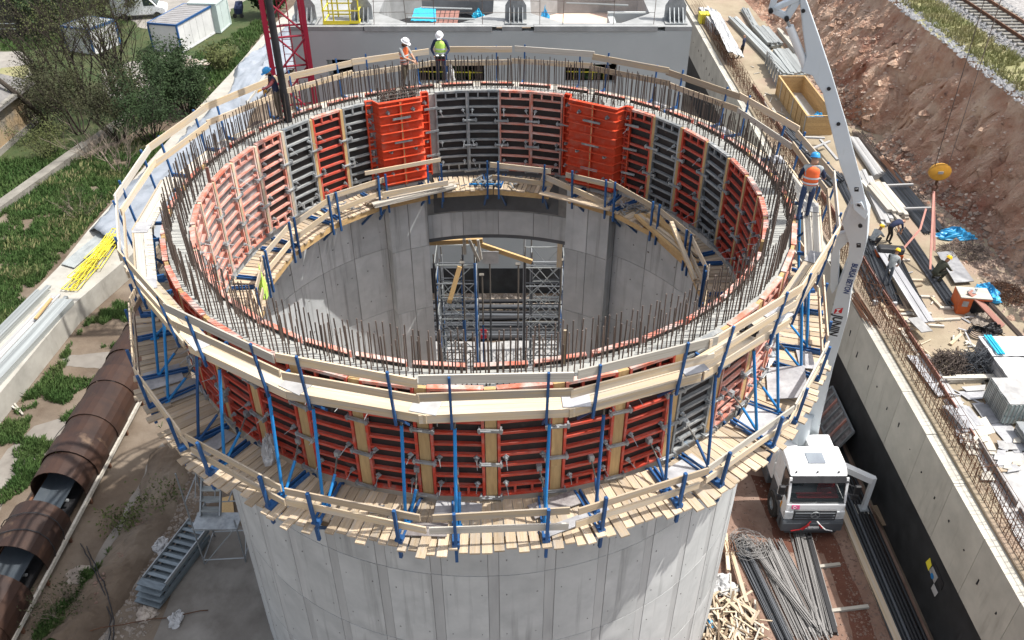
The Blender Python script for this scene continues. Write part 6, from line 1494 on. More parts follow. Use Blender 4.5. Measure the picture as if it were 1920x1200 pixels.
# plastic sheeting over the wall
L = [(575, -20), (525, 55), (478, 90), (440, 118), (430, 165), (392, 200), (350, 232), (330, 262), (232, 340), (165, 425)]
Rr = [(665, -20), (600, 40), (548, 105), (510, 130), (466, 190), (455, 240), (430, 290), (360, 360), (330, 400), (240, 470)]
b = MB(); NU, NV = 90, 22; vs = []
for i in range(NU):
    u = i / (NU - 1) * (len(L) - 1); k = min(int(u), len(L) - 2); f_ = u - k
    a = Vector(L[k]).lerp(Vector(L[k + 1]), f_); c_ = Vector(Rr[k]).lerp(Vector(Rr[k + 1]), f_)
    for j in range(NV):
        v = j / (NV - 1); p = a.lerp(c_, v)
        zz = LZ + .42 - 1.1 * max(0, v - .72) / .28 * (1 if True else 0) - .5 * max(0, .15 - v) / .15
        q = at(p.x, p.y, LZ + .3)
        zz += .28 * mnoise.noise(V(q.x * .9, q.y * .35, 0)) + .20 * mnoise.noise(V(q.x * 2.8, q.y * 1.2, 4)) + .05 * mnoise.noise(V(q.x * 6, q.y * 4, 9))
        vs.append(V(q.x, q.y, max(.05, zz)))
m2 = len(vs); fs = [(i * NV + j, i * NV + j + 1, (i + 1) * NV + j + 1, (i + 1) * NV + j) for i in range(NU - 1) for j in range(NV - 1)]
b.add(vs, fs); b.f = [q[::-1] for q in b.f]
o = b.build('plastic_sheeting', 'plastic', None, True, label='milky plastic sheeting draped along the low wall towards the red mast', cat='sheeting')
q = o.modifiers.new('thick', 'SOLIDIFY'); q.thickness = .012
# rusty half-round conveyor covers
cv = thing('covered_conveyor', 'belt conveyor under rusty half round covers along the left side', 'conveyor', (-18.25, 24, 0))
AX = -18.25
def cover(y0, y1, r, lab=None):
    b = MB(); N = 14; a0, a1 = R_(-12), R_(192)
    for k in range(N):
        p, q = a0 + (a1 - a0) * k / N, a0 + (a1 - a0) * (k + 1) / N
        P = [V(AX + rr * math.cos(a), y, .72 + rr * math.sin(a)) for y in (y0, y1) for a in (p, q) for rr in (r, r - .025)]
        b.box8([P[1], P[3], P[7], P[5], P[0], P[2], P[6], P[4]])
    return b.build('cover', 'cover', cv, label=lab)
def yat(px, py): return at(px, py, .45).y
c1b, c2a, c2b, c3a = yat(78, 1122), yat(105, 1070), yat(165, 983), yat(192, 930)
cover(6.0, 9.0, 1.13); cover(8.95, 12.1, 1.10); cover(12.0, c1b - 1.7, 1.12); cover(c1b - 1.72, c1b, 1.16, 'rusty cover with a broad pale worn band')
cover(c2a, (c2a + c2b) / 2 + .1, 1.13); cover((c2a + c2b) / 2 + .05, c2b, 1.10)
y = c3a; k = 0
while y < 58:
    cover(y, y + 1.13 + jit(.03), 1.09 + .05 * (k % 2) + jit(.02), 'rusty cover with a pale worn band' if k == 1 else None); y += 1.13; k += 1
b = MB(); b.prism([(AX - .62, 5, .95), (AX - .25, 5, .80), (AX + .25, 5, .80), (AX + .62, 5, .95), (AX + .62, 5, .99), (AX + .25, 5, .84), (AX - .25, 5, .84), (AX - .62, 5, .99)], (0, 54, 0)); b.build('belt', 'belt', cv)
b = MB(); b.box(AX - .6, AX + .6, 5, 59, .1, .3); b.build('lower_frame', 'black', cv)
for s in (-1, 1):
    b = MB(); b.box(AX + s * 1.12 - .05, AX + s * 1.12 + .05, 5, 59, .28, .46); b.build('side_beam', 'wood_grey' if s > 0 else 'rust', cv)
    for k in range(27): plank('support', (AX + s * 1.12, 6 + k * 2, 0), (AX + s * 1.12, 6 + k * 2, .28), .1, .1, 'rust', cv, up=(0, 1, 0))
for k in range(22): rod('roller', (AX - .6, 11.5 + k * 1.2, .72), (AX + .6, 11.5 + k * 1.2, .72), .06, 'galv', cv)
def cable(lab, pts, r=.022, m='black'):
    b = MB(); P = [at(*p) for p in pts]; Q = []
    for i in range(len(P) - 1):
        for q in range(4): Q.append(P[i].lerp(P[i + 1], q / 4) + V(jit(.03), jit(.03), r))
    Q.append(P[-1]); b.path(Q, r, 5); return b.build('cable', m, None, label=lab, cat='cable')
cable('black cable snaking down the dirt beside the rusty covers, left one', [(150, 1020, .1), (172, 1060, .2), (195, 1110, .35), (208, 1160, .15), (204, 1215, .04)])
cable('black cable snaking down the dirt beside the rusty covers, right one', [(162, 1025, .1), (184, 1070, .3), (203, 1115, .4), (215, 1165, .15), (212, 1215, .03)])
cable('thin dark cable on the ground left of the covers', [(0, 950, .03), (40, 895, .03), (75, 855, .03), (110, 810, .03), (195, 720, .03)], .014)
cable('rusty bent bar lying across the dirt in front of the stairs', [(110, 1196, .05), (190, 1178, .3), (270, 1164, .05), (330, 1155, .05), (390, 1144, .05)], .02, 'rust')
b = MB()
for y in (c2a + .7, c2a + 1.5):
    b.path([V(AX + 1.15 * math.cos(a), y + .12 * math.sin(a * 2), .74 + 1.16 * math.sin(a)) for a in [R_(-15 + i * 21) for i in range(11)]], .02, 5)
b.build('cable', 'black', None, label='black cables laid over the middle rusty cover', cat='cable')
# stair tower and stacked stair flights
def zfor(p, py):
    lo, hi = 0.0, 14.0
    for _ in range(40):
        m_ = (lo + hi) / 2; d = p.y * _c - (m_ - CAM_H) * _s; y = 600 + _f * (-(p.y * _s + (m_ - CAM_H) * _c)) / d
        if y > py: lo = m_
        else: hi = m_
    return lo
t = thing('stair_tower', 'galvanised scaffold stair with a landing at the tower foot, left', 'scaffold stair', at(420, 1040))
q1, q2 = at(384, 1058), at(461, 1054); dy = V(0, 1.35, 0)
zl = zfor(q1, 992)
for p, top in ((q1, zfor(q1, 888)), (q2, zl + .4), (q1 + dy, zl + 4), (q2 + dy, zl + 3.2)): rod('standard', p, V(p.x, p.y, top), .03, 'galv', t)
for z in (.25, zl - .08): 
    for a, c_ in ((q1, q2), (q2, q2 + dy), (q2 + dy, q1 + dy), (q1 + dy, q1)): rod('ledger', a + V(0, 0, z), c_ + V(0, 0, z), .026, 'galv', t)
for a, c_ in ((q1, q1 + dy), (q2, q2 + dy)): rod('ledger', a + V(0, 0, zl + 1.4), c_ + V(0, 0, zl + 1.4), .026, 'galv', t)
rod('brace', q2, q2 + dy + V(0, 0, zl), .022, 'galv', t); rod('brace', q1, q2 + V(0, 0, zl), .022, 'galv', t)
b = MB(); b.box(q1.x - .05, q2.x + .08, q1.y - .05, q1.y + .75, zl, zl + .05); b.build('landing', 'galv', t)
f0 = V(q1.x + .1, q1.y + .6, zl + .05); f1 = f0 + V(.05, 2.5, 3.1); wv = V(.72, 0, 0)
for s in (0, 1): plank('stringer', f0 + wv * s, f1 + wv * s, .05, .16, 'galv', t)
for k in range(10): p = f0.lerp(f1, (k + .6) / 10.5); plank('tread', p, p + wv, .24, .04, 'silver', t)
for k, s in enumerate((0, 1)): rod('handrail', f0 + wv * s + V(0, 0, .95), f1 + wv * s + V(0, 0, .95), .02, 'galv', t)
A, B = at(362, 985, .9), at(275, 1097, .9); ax = (B - A); ax.z = 0; axn = ax.normalized(); sd2 = V(-axn.y, axn.x, 0)
for k in range(4):
    t = thing('stair_flight', ['lowest', 'second lowest', 'second highest', 'topmost'][k] + ' of four galvanised stair flights stacked on the dirt beside the landing', 'stair flight', V(B.x, B.y, .1 + .2 * k), 0, 'stacked stair flights')
    o = V(0, 0, .14 + .21 * k) + axn * (-.1 * k) + sd2 * (.06 * (k % 2)); a = V(A.x, A.y, 0) + o; c_ = V(B.x, B.y, 0) + o
    for s in (-.47, .47): plank('stringer', a + sd2 * s, c_ + sd2 * s, .045, .17, 'galv' if k == 3 else 'stair', t)
    for q in range(9): p = a.lerp(c_, (q + .5) / 9.3); plank('tread', p - sd2 * .45, p + sd2 * .45, .13, .03, 'stair', t)
    plank('end_plate', c_ + axn * .15 - sd2 * .52, c_ + axn * .15 + sd2 * .52, .3, .05, 'stair', t)
rag('white_bag', 'white bag lying against the stacked stair flights', at(300, 1024), (.32, .42), 'bag_white', 'bag', .3, 51)
rag('white_bag', 'white tied bag on the dusty concrete below the stair flights', at(330, 1163), (.26, .34), 'bag_white', 'bag', .35, 52)
rag('flat_stone', 'flat pale stone slab in the dirt left of the white tied bag', at(275, 1152), (.36, .34), 'stone', 'stone', .18, 53)
rag('flat_stone', 'flat pale stone at the edge of the path left of the stair flights', at(152, 1078), (.5, .35), 'stone', 'stone', .15, 54)
plank('loose_board', at(424, 932, .15), at(427, 965, .15), .5, .04, 'infill', None, label='greenish boards hanging under the deck edge by the stair', cat='board')
for k, (x, y) in enumerate([(35, 755), (30, 770)]): plank('broken_stick', at(x - 25, y - 20, .1), at(x + 8, y + 22 - k * 20, .1), .08, .06, 'wood_grey', None, label='broken grey stick in the weeds below the low wall, %s' % ('left' if k else 'right'), cat='stick')
# ditch wall and old house
t = thing('ditch_wall', 'narrow old concrete wall running through the grass on the left', 'wall', at(80, 340, 0))
b = MB(); P0, P1 = at(-60, 440), at(165, 278); b.bar(P0 + V(0, 0, .25), P1 + V(0, 0, .25), .75, .5); b.build('wall_body', 'oldwall', t)
b = MB(); P2 = at(250, 215); b.bar(P1 + V(0, 0, .2), P2 + V(0, 0, .2), .6, .4); b.build('wall_end', 'oldwall', t)
hs_ = thing('old_house', 'derelict house with stained ochre wall and grey roof at the left edge', 'house', (-41, 58, 0))
hx, y0, y1 = -36.8, 50.0, 63.0; zt = atX(40, 168, hx).z
b = MB(); b.box(-46, hx, y0, y1, .45, zt); b.build('wall', 'plaster', hs_)
b = MB(); b.box(-46, hx + .06, y0, y1 + .06, 0, .45); b.build('plinth', 'oldwall', hs_)
b = MB(); b.prism([(hx + .5, y0 - .5, zt + .02), (hx + .5, y0 - .5, zt + .2), (-41.5, y0 - .5, zt + 1.5), (-47, y0 - .5, zt + .2), (-47, y0 - .5, zt + .02), (-41.5, y0 - .5, zt + 1.3)], (0, y1 - y0 + 1, 0)); rf = b.build('roof', 'oldroof', hs_)
for k in range(24): plank('roof_edge_stone', (hx + .35, y0 - .4 + k * .57, zt + .26), (hx + .35, y0 + .1 + k * .57, zt + .28 + jit(.04)), .35, .10, 'oldwall', rf)
b = MB(); b.path([at(-40, 120, 5), at(30, 175, 3.2), at(75, 215, 1.0), at(95, 240, .2)], .16, 6, .22); b.build('fallen_trunk', 'bark', None, label='dark bare trunk leaning across the front of the old house', cat='tree trunk')
# dark wagon, cabins, van
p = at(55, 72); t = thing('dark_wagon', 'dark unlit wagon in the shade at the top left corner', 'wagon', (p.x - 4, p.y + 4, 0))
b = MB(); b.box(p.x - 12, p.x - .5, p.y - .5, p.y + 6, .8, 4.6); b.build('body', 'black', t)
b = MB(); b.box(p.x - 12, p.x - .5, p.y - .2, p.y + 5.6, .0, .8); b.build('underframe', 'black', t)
for z in (1.1, 1.6): rod('side_rail', (p.x - 4, p.y - .62, z), (p.x - .6, p.y - .62, z), .05, 'silver', t)
def cabin(name, lab, A, B, wid, h, body, roof, trim, cat='cabin'):
    A, B = at(*A), at(*B); u = (B - A); L = u.length; u.normalize(); v = V(-u.y, u.x, 0)
    t = thing(name, lab, cat, A.lerp(B, .5))
    q = [A, B, B + v * wid, A + v * wid]
    b = MB(); b.prism([p + V(0, 0, .15) for p in q], (0, 0, h - .15)); b.build('wall', body, t)
    b = MB(); b.prism([p + V(0, 0, h + .002) for p in q], (0, 0, .08)); rf = b.build('roof', roof, t)
    for k in range(int(L / .55)): c_ = A + u * (.3 + k * .55) + V(0, 0, h + .09); plank('roof_rib', c_ + v * .1, c_ + v * (wid - .1), .06, .03, roof, rf)
    for a, c_ in zip(q, q[1:] + q[:1]):
        plank('top_trim', a + V(0, 0, h + .0), c_ + V(0, 0, h + .0), .14, .17, trim, t); plank('corner_post', a + V(0, 0, .1), a + V(0, 0, h - .1), .15, .15, trim if trim != 'green_cabin' else body, t, up=(u.x, u.y, 0))
        plank('base_trim', a + V(0, 0, .12), c_ + V(0, 0, .12), .13, .12, body, t)
    for k in range(1, int(L / 1.1)): c_ = A + u * k * 1.1 - v * .004; plank('panel_joint', c_ + V(0, 0, .2), c_ + V(0, 0, h - .1), .02, .01, 'cabin_roof', t, up=(v.x, v.y, 0))
    return t
cabin('site_cabin', 'white site cabin with blue trim and grey roof behind the trees', (342, 101), (406, 62), 2.9, 2.6, 'cabin', 'cabin_roof', 'blue')
cabin('site_cabin', 'pale green site cabin beside the white one with blue trim', (414, 63), (433, 46), 2.7, 2.8, 'green_cabin', 'green_cabin', 'green_cabin')
cabin('site_cabin', 'low cabin with ribbed silver roof half hidden behind the bare trees', (178, 104), (226, 84), 3.2, 2.3, 'cabin', 'silver', 'blue')
p = at(268, 32); t = thing('white_van', 'white van parked behind the white site cabin at the top', 'van', p, R_(12), None, True)
b = MB(); b.prism([(-2.6, -1, .45), (2.5, -1, .45), (2.55, -1, 1.05), (1.75, -1, 1.3), (1.1, -1, 2.15), (.7, -1, 2.3), (-2.5, -1, 2.3), (-2.65, -1, 2.0)], (0, 2, 0)); o = b.build('body', 'white', t); q = o.modifiers.new('bevel', 'BEVEL'); q.width = .1; q.segments = 3
b = MB(); b.prism([(1.0, -1.012, 1.35), (1.62, -1.012, 1.35), (1.08, -1.012, 2.02), (.5, -1.012, 2.05), (.5, -1.012, 1.35)], (0, .01, 0)); b.build('side_window', 'glass', t)
b = MB(); b.prism([(1.78, -.85, 1.34), (1.78, .85, 1.34), (1.16, .85, 2.12), (1.16, -.85, 2.12)], (.02, 0, .02)); b.build('windscreen', 'glass', t)
for x in (-1.6, 1.65):
    for y in (-.95, .95):
        b = MB(); b.tube((x, y - .12, .36), (x, y + .12, .36), .36, 16); b.build('wheel', 'rubber', t)
rag('rubble_heap', 'low heap of pale rubble and boards between the cabin and the bushes', at(355, 122), (1.9, .7), 'stone', 'rubble', .5, 61)
for k, (a, c_) in enumerate([((355, 130), (385, 113)), ((362, 126), (380, 118)), ((290, 175), (325, 150)), ((284, 170), (318, 147)), ((230, 160), (275, 165)), ((215, 140), (260, 150)), ((298, 112), (330, 118))]):
    plank('loose_board', at(*a, .25), at(*c_, .25), .5 if k in (2, 3) else .35, .12, 'silver' if k in (2, 3) else 'wood_grey', None, label=['thick grey beam lying beside the rubble heap at the grass edge', 'second grey beam beside the rubble heap', 'silver profiled sheet lying behind the dark bush, lower one', 'silver profiled sheet lying behind the dark bush, upper one', 'pale board on the yard behind the bare trees, nearer one', 'pale board on the yard behind the bare trees, farther one', 'grey board on the ground in front of the white cabin'][k], cat='board')
p = at(448, 32); t = thing('dark_cart', 'dark blue hand cart standing by the pale green cabin', 'cart', p)
b = MB(); b.prism([p + V(-.3, -.3, .3), p + V(.45, -.1, .3), p + V(.5, .5, .9), p + V(-.2, .4, .9)], (0, 0, .6)); b.build('body', 'navy', t)
for s in (-.3, .4): rod('wheel', p + V(s, -.35, .22), p + V(s, -.25, .22), .22, 'rubber', t, 10)
rod('handle', p + V(0, .4, .9), p + V(.1, .9, 1.6), .03, 'galv', t)
# ------------------------------------------------------------ trees and bushes
def limb(b, p, d, L, r, lev, tips, wob=.25, nseg=4, spread=.75, kids=(3, 5), up=.12):
    pts = [p]; q = p
    for i in range(nseg):
        d = (d + V(jit(wob), jit(wob), jit(wob) + up)).normalized(); q = q + d * (L / nseg); pts.append(q)
    b.path(pts, r, 5 if lev > 1 else 3, r * .45)
    if lev == 0: tips.append((pts, d)); return
    for k in range(rng.randint(*kids)):
        i = rng.randint(1, nseg); s = (d + V(jit(1), jit(1), jit(.7)) * spread).normalized()
        limb(b, pts[i], s, L * rng.uniform(.5, .75), r * .45, lev - 1, tips, wob, 3, spread, kids, up)
    tips.append((pts[-2:], d))
def tree(lab, base, h, stems, lev, leaves, lm, lsz=.14, lean=.45, cat='tree', name='tree', bark='bark', r0=.13, cl=.5, up=.14):
    base = Vector(base); t = thing(name, lab, cat, base); b = MB(); tips = []
    for k in range(stems):
        a = 6.283 * k / stems + jit(.5); d = V(math.cos(a) * lean * rng.uniform(.3, 1.2), math.sin(a) * lean * rng.uniform(.3, 1.2), 1).normalized()
        limb(b, base + V(math.cos(a), math.sin(a), 0) * .12 * stems * .3, d, h * rng.uniform(.42, .6), r0 * rng.uniform(.7, 1.1), lev, tips, up=up)
    b.build('trunk', bark, t)
    if leaves:
        vs = []; fs = []
        for k in range(leaves):
            pts, d = rng.choice(tips); p = pts[rng.randint(0, len(pts) - 1)] + V(rng.gauss(0, cl * .5), rng.gauss(0, cl * .5), rng.gauss(0, cl * .4))
            s = lsz * rng.uniform(.5, 1.3); u = V(jit(1), jit(1), jit(1)).normalized(); w_ = u.orthogonal().normalized()
            k0 = len(vs); vs += [p - u * s, p + w_ * s * .5, p + u * s, p - w_ * s * .5]; fs.append((k0, k0 + 1, k0 + 2, k0 + 3))
        m = MB(); m.add(vs, fs); m.build('crown', lm, t)
    return t
tree('tall bare willow with olive young leaves, left of the two big trees', at(160, 196), 10.5, 6, 4, 3600, 'leaf_lt', .06, .5, cl=.75)
tree('tall bare willow with olive young leaves, nearer the white cabin', at(238, 205), 10.5, 6, 4, 3600, 'leaf_lt', .06, .5, cl=.75)
tree('broad olive bush below the two big trees, left part', at(150, 250), 5.5, 8, 3, 5200, 'leaf_ol', .075, .9, 'bush', 'bush', 'bark', .07)
tree('broad olive bush below the two big trees, middle part', at(225, 262), 5.5, 8, 3, 5600, 'leaf_ol', .075, .9, 'bush', 'bush', 'bark', .07)
tree('dark tangled bush beside the plastic sheeting, lowest one', at(285, 268), 4.8, 8, 3, 6600, 'leaf_dk', .085, .9, 'bush', 'bush', 'bark', .06)
tree('dense dark green bush against the plastic sheeting', at(352, 212), 5.2, 8, 2, 14000, 'leaf_dk', .10, .7, 'bush', 'bush', 'bark', .07)
tree('dark green bush behind the dense one, nearer the trees', at(312, 200), 4.6, 8, 3, 8000, 'leaf_dk', .09, .7, 'bush', 'bush', 'bark', .07)
tree('bare pale shrub in the grass in front of the dark bushes', at(228, 322), 3.8, 8, 2, 0, None, .1, .9, 'shrub', 'shrub', 'twig', .04)
tree('bare pale twigs at the end of the old narrow wall', at(178, 300), 3.6, 8, 2, 0, None, .1, 1.1, 'shrub', 'shrub', 'twig', .04)
tree('low bare pale shrub on the lawn beside the plastic sheeting', at(150, 405), 1.8, 9, 2, 150, 'leaf_ol', .08, 1.3, 'shrub', 'shrub', 'twig', .025)
tree('green leafy shrub in front of the old house', at(92, 296), 3.0, 7, 2, 2600, 'leaf_lt', .06, .9, 'shrub', 'shrub', 'bark', .04)
tree('olive bush beside the corner of the old house', at(85, 240), 4.0, 7, 3, 3000, 'leaf_ol', .07, .9, 'bush', 'bush', 'bark', .06)
tree('young tree with olive leaves above the old house roof', at(95, 200), 8.0, 5, 3, 3600, 'leaf_ol', .065, .6, cl=.7)
tree('dark tree beside the unlit wagon at the top left', at(90, 66), 7.0, 5, 2, 9000, 'leaf_dk', .14, .7, up=.1)
tree('dark tree at the top edge left of the white van', at(150, 52), 7.0, 5, 2, 9000, 'leaf_dk', .14, .7, up=.1)
tree('dark tree at the top edge nearest the white van', at(205, 40), 6.0, 5, 2, 7000, 'leaf_ol', .12, .7, up=.1)
tree('dark conifer bush at the top behind the red mast', at(505, 30), 5.0, 6, 2, 5000, 'leaf_dk', .2, .5, 'bush', 'bush')
tree('dry grass shrub beside the grey beams at the grass edge', at(415, 130), 2.4, 10, 2, 1500, 'leaf_lt', .12, .9, 'shrub', 'shrub', 'twig', .03)
tree('dry tangled shrub on the dirt below the rusty covers', at(120, 1150), 1.3, 10, 2, 500, 'leaf_ol', .06, 1.0, 'shrub', 'shrub', 'twig', .02)
tree('low green plant on the dirt bank beside the path', at(300, 945), 1.0, 8, 1, 500, 'leaf_lt', .07, .9, 'plant', 'plant', 'bark', .02)
tree('low green plant on the dirt by the stair flights', at(235, 985), .9, 8, 1, 500, 'leaf_lt', .07, .9, 'plant', 'plant', 'bark', .02)
# ------------------------------------------------------------ people
BASE = dict(pelvis=(0, 0, .95), spine=(0, .0, 1.14), chest=(0, .0, 1.36), neck=(0, .01, 1.50), head=(0, .03, 1.60), crown=(0, .03, 1.70),
            shL=(-.19, 0, 1.43), elL=(-.25, -.02, 1.15), wrL=(-.26, .08, .92), shR=(.19, 0, 1.43), elR=(.25, -.02, 1.15), wrR=(.26, .08, .92),
            hipL=(-.095, 0, .90), knL=(-.11, .03, .50), anL=(-.115, -.02, .09), toL=(-.13, .14, .045), hipR=(.095, 0, .90), knR=(.11, .03, .50), anR=(.115, -.02, .09), toR=(.13, .14, .045))
RAD = dict(pelvis=.135, spine=.125, chest=.145, neck=.058, head=.088, crown=.062, sh=.068, el=.047, wr=.034, hip=.088, kn=.062, an=.046, to=.042)
BON = [('pelvis', 'spine', 'top'), ('spine', 'chest', 'top'), ('chest', 'neck', 'top'), ('neck', 'head', 'skin'), ('head', 'crown', 'skin')]
for s in 'LR':
    BON += [('chest', 'sh' + s, 'top'), ('sh' + s, 'el' + s, 'arm'), ('el' + s, 'wr' + s, 'fore'), ('pelvis', 'hip' + s, 'leg'), ('hip' + s, 'kn' + s, 'leg'), ('kn' + s, 'an' + s, 'leg'), ('an' + s, 'to' + s, 'boot')]
def person(lab, pos, yaw, mats, pose=None, hat=None, vest=None, scale=1.0, gloves='skin', straps=None):
    J_ = {k: Vector(v) * scale for k, v in BASE.items()}
    for k, v in (pose or {}).items(): J_[k] = Vector(v) * scale
    t = thing('person', lab, 'person', pos, R_(yaw), 'workers on the site', True)
    names = list(J_); idx = {n: i for i, n in enumerate(names)}
    me = bpy.data.meshes.new('body'); me.from_pydata([J_[n][:] for n in names], [(idx[a], idx[c]) for a, c, _ in BON], [])
    tmp = bpy.data.objects.new('body_tmp', me); COL.objects.link(tmp)
    tmp.modifiers.new('skin', 'SKIN'); ss = tmp.modifiers.new('sub', 'SUBSURF'); ss.levels = 2; ss.render_levels = 2
    if not me.skin_vertices: me.attributes
    for n in names:
        k = n if n in RAD else n[:-1]; r = RAD[k] * scale; sv_ = me.skin_vertices[0].data[idx[n]]
        sv_.radius = (r * (1.15 if k in ('pelvis', 'spine', 'chest') else 1), r * (.80 if k in ('pelvis', 'spine', 'chest') else 1)); sv_.use_root = (n == 'pelvis')
    dg = bpy.context.evaluated_depsgraph_get(); m2 = bpy.data.meshes.new_from_object(tmp.evaluated_get(dg)); m2.name = 'body'
    bpy.data.objects.remove(tmp)
    keys = ['top', 'arm', 'fore', 'leg', 'boot', 'skin']; m2.materials.clear()
    for k in keys: m2.materials.append(MT[mats.get(k, mats['top'] if k in ('arm', 'fore') else {'boot': 'black', 'skin': 'skin'}.get(k, 'navy'))])
    for p in m2.polygons:
        c = p.center; best = None
        for a, e, tg in BON:
            u, v = J_[a], J_[e]; d = v - u; f_ = max(0, min(1, (c - u).dot(d) / max(d.length_squared, 1e-9))); ra = RAD.get(a, RAD.get(a[:-1])); rb = RAD.get(e, RAD.get(e[:-1]))
            dd = (c - u - d * f_).length / (ra + (rb - ra) * f_)
            if best is None or dd < best[0]: best = (dd, tg)
        p.material_index = keys.index(best[1]); p.use_smooth = True
    link(bpy.data.objects.new('body', m2), t, Matrix.Identity(4))
    hd = (J_['crown'] - J_['neck']).normalized(); fw = V(0, 1, 0) - hd * hd.y; fw.normalize()
    b = MB(); c = J_['head'] + fw * .085 * scale - hd * .02; b.prism([c + fw * .028, c + V(.016, 0, 0) - hd * .02, c - V(.016, 0, 0) - hd * .02], hd * .035); b.build('nose', mats.get('skin', 'skin'), t, origin=(0, 0, 0))
    b = MB()
    for s in (-.032, .032): b.box8([J_['head'] + fw * (.080 + dz) * scale + V(s + dx, 0, 0) + hd * (.02 + dy) for dz in (0, .012) for dx, dy in ((-.012, -.006), (.012, -.006), (.012, .006), (-.012, .006))])
    b.build('eyes', 'black', t, origin=(0, 0, 0))
    if hat:
        b = MB(); b.lathe([(.150, -.012), (.152, 0), (.128, .004), (.124, .05), (.104, .095), (.06, .122), (.0, .130)], (0, 0, 0), 18)
        o = b.build('helmet', hat, t, True, origin=(0, 0, 0)); zz = hd; xx = V(1, 0, 0); yy = zz.cross(xx).normalized(); xx = yy.cross(zz)
        o.matrix_basis = basis(xx * .92, yy * 1.08, zz, J_['crown'] + fw * .012 - hd * .015)
        b = MB(); b.prism([(-.09, .12, -.006), (.09, .12, -.006), (.06, .19, -.016), (-.06, .19, -.016)], (0, 0, .01)); pk = b.build('helmet_peak', hat, o, origin=(0, 0, 0)); pk.matrix_basis = Matrix.Identity(4)
    if vest:
        b = MB(); stations = [(J_['pelvis'].lerp(J_['spine'], .35), .178, .128), (J_['spine'], .172, .124), (J_['chest'], .196, .136), (J_['chest'].lerp(J_['neck'], .5), .165, .115), (J_['neck'] - (J_['neck'] - J_['chest']) * .12, .085, .075)]
        vs = []; n = 18
        for i, (p, rx, ry) in enumerate(stations):
            ax = (stations[min(i + 1, 4)][0] - stations[max(i - 1, 0)][0]).normalized(); sx_ = V(1, 0, 0); sy_ = ax.cross(sx_).normalized()
            for k in range(n): a = 6.2832 * k / n; vs.append(p + sx_ * rx * scale * math.cos(a) + sy_ * ry * scale * math.sin(a))
        b.add(vs, [(i * n + k, i * n + (k + 1) % n, (i + 1) * n + (k + 1) % n, (i + 1) * n + k) for i in range(4) for k in range(n)])
        o = b.build('safety_vest', vest, t, True, origin=(0, 0, 0)); q = o.modifiers.new('thick', 'SOLIDIFY'); q.thickness = .008
        def band(f_, wv, nm='reflective_band', m=None):
            p = stations[0][0].lerp(stations[2][0], f_); rx, ry = (.188 + .012 * f_) * scale, (.136 + .008 * f_) * scale
            ax = (stations[2][0] - stations[0][0]).normalized(); sx_ = V(1, 0, 0); sy_ = ax.cross(sx_).normalized(); b = MB(); vs = []
            for dz in (-wv, wv):
                for k in range(n): a = 6.2832 * k / n; vs.append(p + ax * dz + sx_ * rx * math.cos(a) + sy_ * ry * math.sin(a))
            b.add(vs, [(k, (k + 1) % n, n + (k + 1) % n, n + k) for k in range(n)]); b.build(nm, m or 'reflect', t, True, origin=(0, 0, 0))
        band(.15, .024); band(.55, .024)
        if straps: band(-.25, .035, 'harness_belt', straps)
    for s in 'LR':
        w0, e0 = J_['wr' + s], J_['el' + s]; d = (w0 - e0).normalized(); lat = d.cross(V(0, 0, 1)); lat = lat.normalized() if lat.length > .05 else V(1, 0, 0); nr = lat.cross(d).normalized()
        b = MB(); pc = w0 + d * .03; b.bar(pc - d * .02, pc + d * .075, .085, .035, nr)
        for k in range(4):
            f0 = pc + d * .07 + lat * (-.032 + .021 * k); L_ = (.062, .072, .068, .052)[k]; f1 = f0 + d * L_ * .55 - nr * .012; f2 = f1 + d * L_ * .35 - nr * .03
            b.path([f0, f1, f2], .0105, 5, .008)
        th0 = pc + d * .015 + lat * (.045 if s == 'L' else -.045); sg = 1 if s == 'L' else -1
        b.path([th0, th0 + d * .03 + lat * .025 * sg - nr * .01, th0 + d * .06 + lat * .022 * sg - nr * .028], .0125, 5, .009)
        b.build('hand', gloves, t, True, origin=(0, 0, 0))
    return t
UZ = 15.47
pA = at(762, 166, UZ)
person('worker in orange vest, harness and white helmet at the far rim, looking down', pA, -118, dict(top='greycl', leg='khaki', arm='greycl', fore='skin'), dict(head=(0, .07, 1.59), crown=(0, .10, 1.685), elR=(.22, .16, 1.18), wrR=(.14, .38, 1.10), elL=(-.23, .14, 1.18), wrL=(-.12, .36, 1.02), anL=(-.12, -.2, .09), toL=(-.13, -.04, .045), knL=(-.11, -.06, .5)), 'hat_white', 'vest_or', straps='strap')
pB = at(829, 156, UZ)
tB = person('worker in yellow green vest and white helmet holding a remote control box', pB, 176, dict(top='navy', leg='navy'), dict(head=(0, .08, 1.60), crown=(0, .11, 1.69), elR=(.30, .05, 1.18), wrR=(.16, .25, 1.02), elL=(-.30, .05, 1.18), wrL=(-.16, .25, 1.02)), 'hat_white', 'vest_yl', 1.04)
bx = pB + V(.0, -.30, 1.02); t = thing('remote_control', 'black remote control box with white knobs held by the yellow vested worker', 'remote control', bx)
b = MB(); b.box(bx.x - .17, bx.x + .17, bx.y - .10, bx.y + .06, bx.z - .07, bx.z + .07); b.build('case', 'black', t)
b = MB()
for s in (-.09, .09): b.lathe([(.045, 0), (.055, .015), (.045, .03), (0, .03)], (bx.x + s, bx.y - .03, bx.z + .07), 12)
b.build('dials', 'txt_white', t)
b = MB(); b.box(bx.x - .16, bx.x + .16, bx.y - .105, bx.y - .10, bx.z - .065, bx.z - .03); b.build('red_edge', 'seat_red', t)
rag('white_sack', 'white sack standing on the far rim right behind the yellow vested worker', at(846, 150, UZ), (.16, .14), 'bag_white', 'sack', .55, 71)
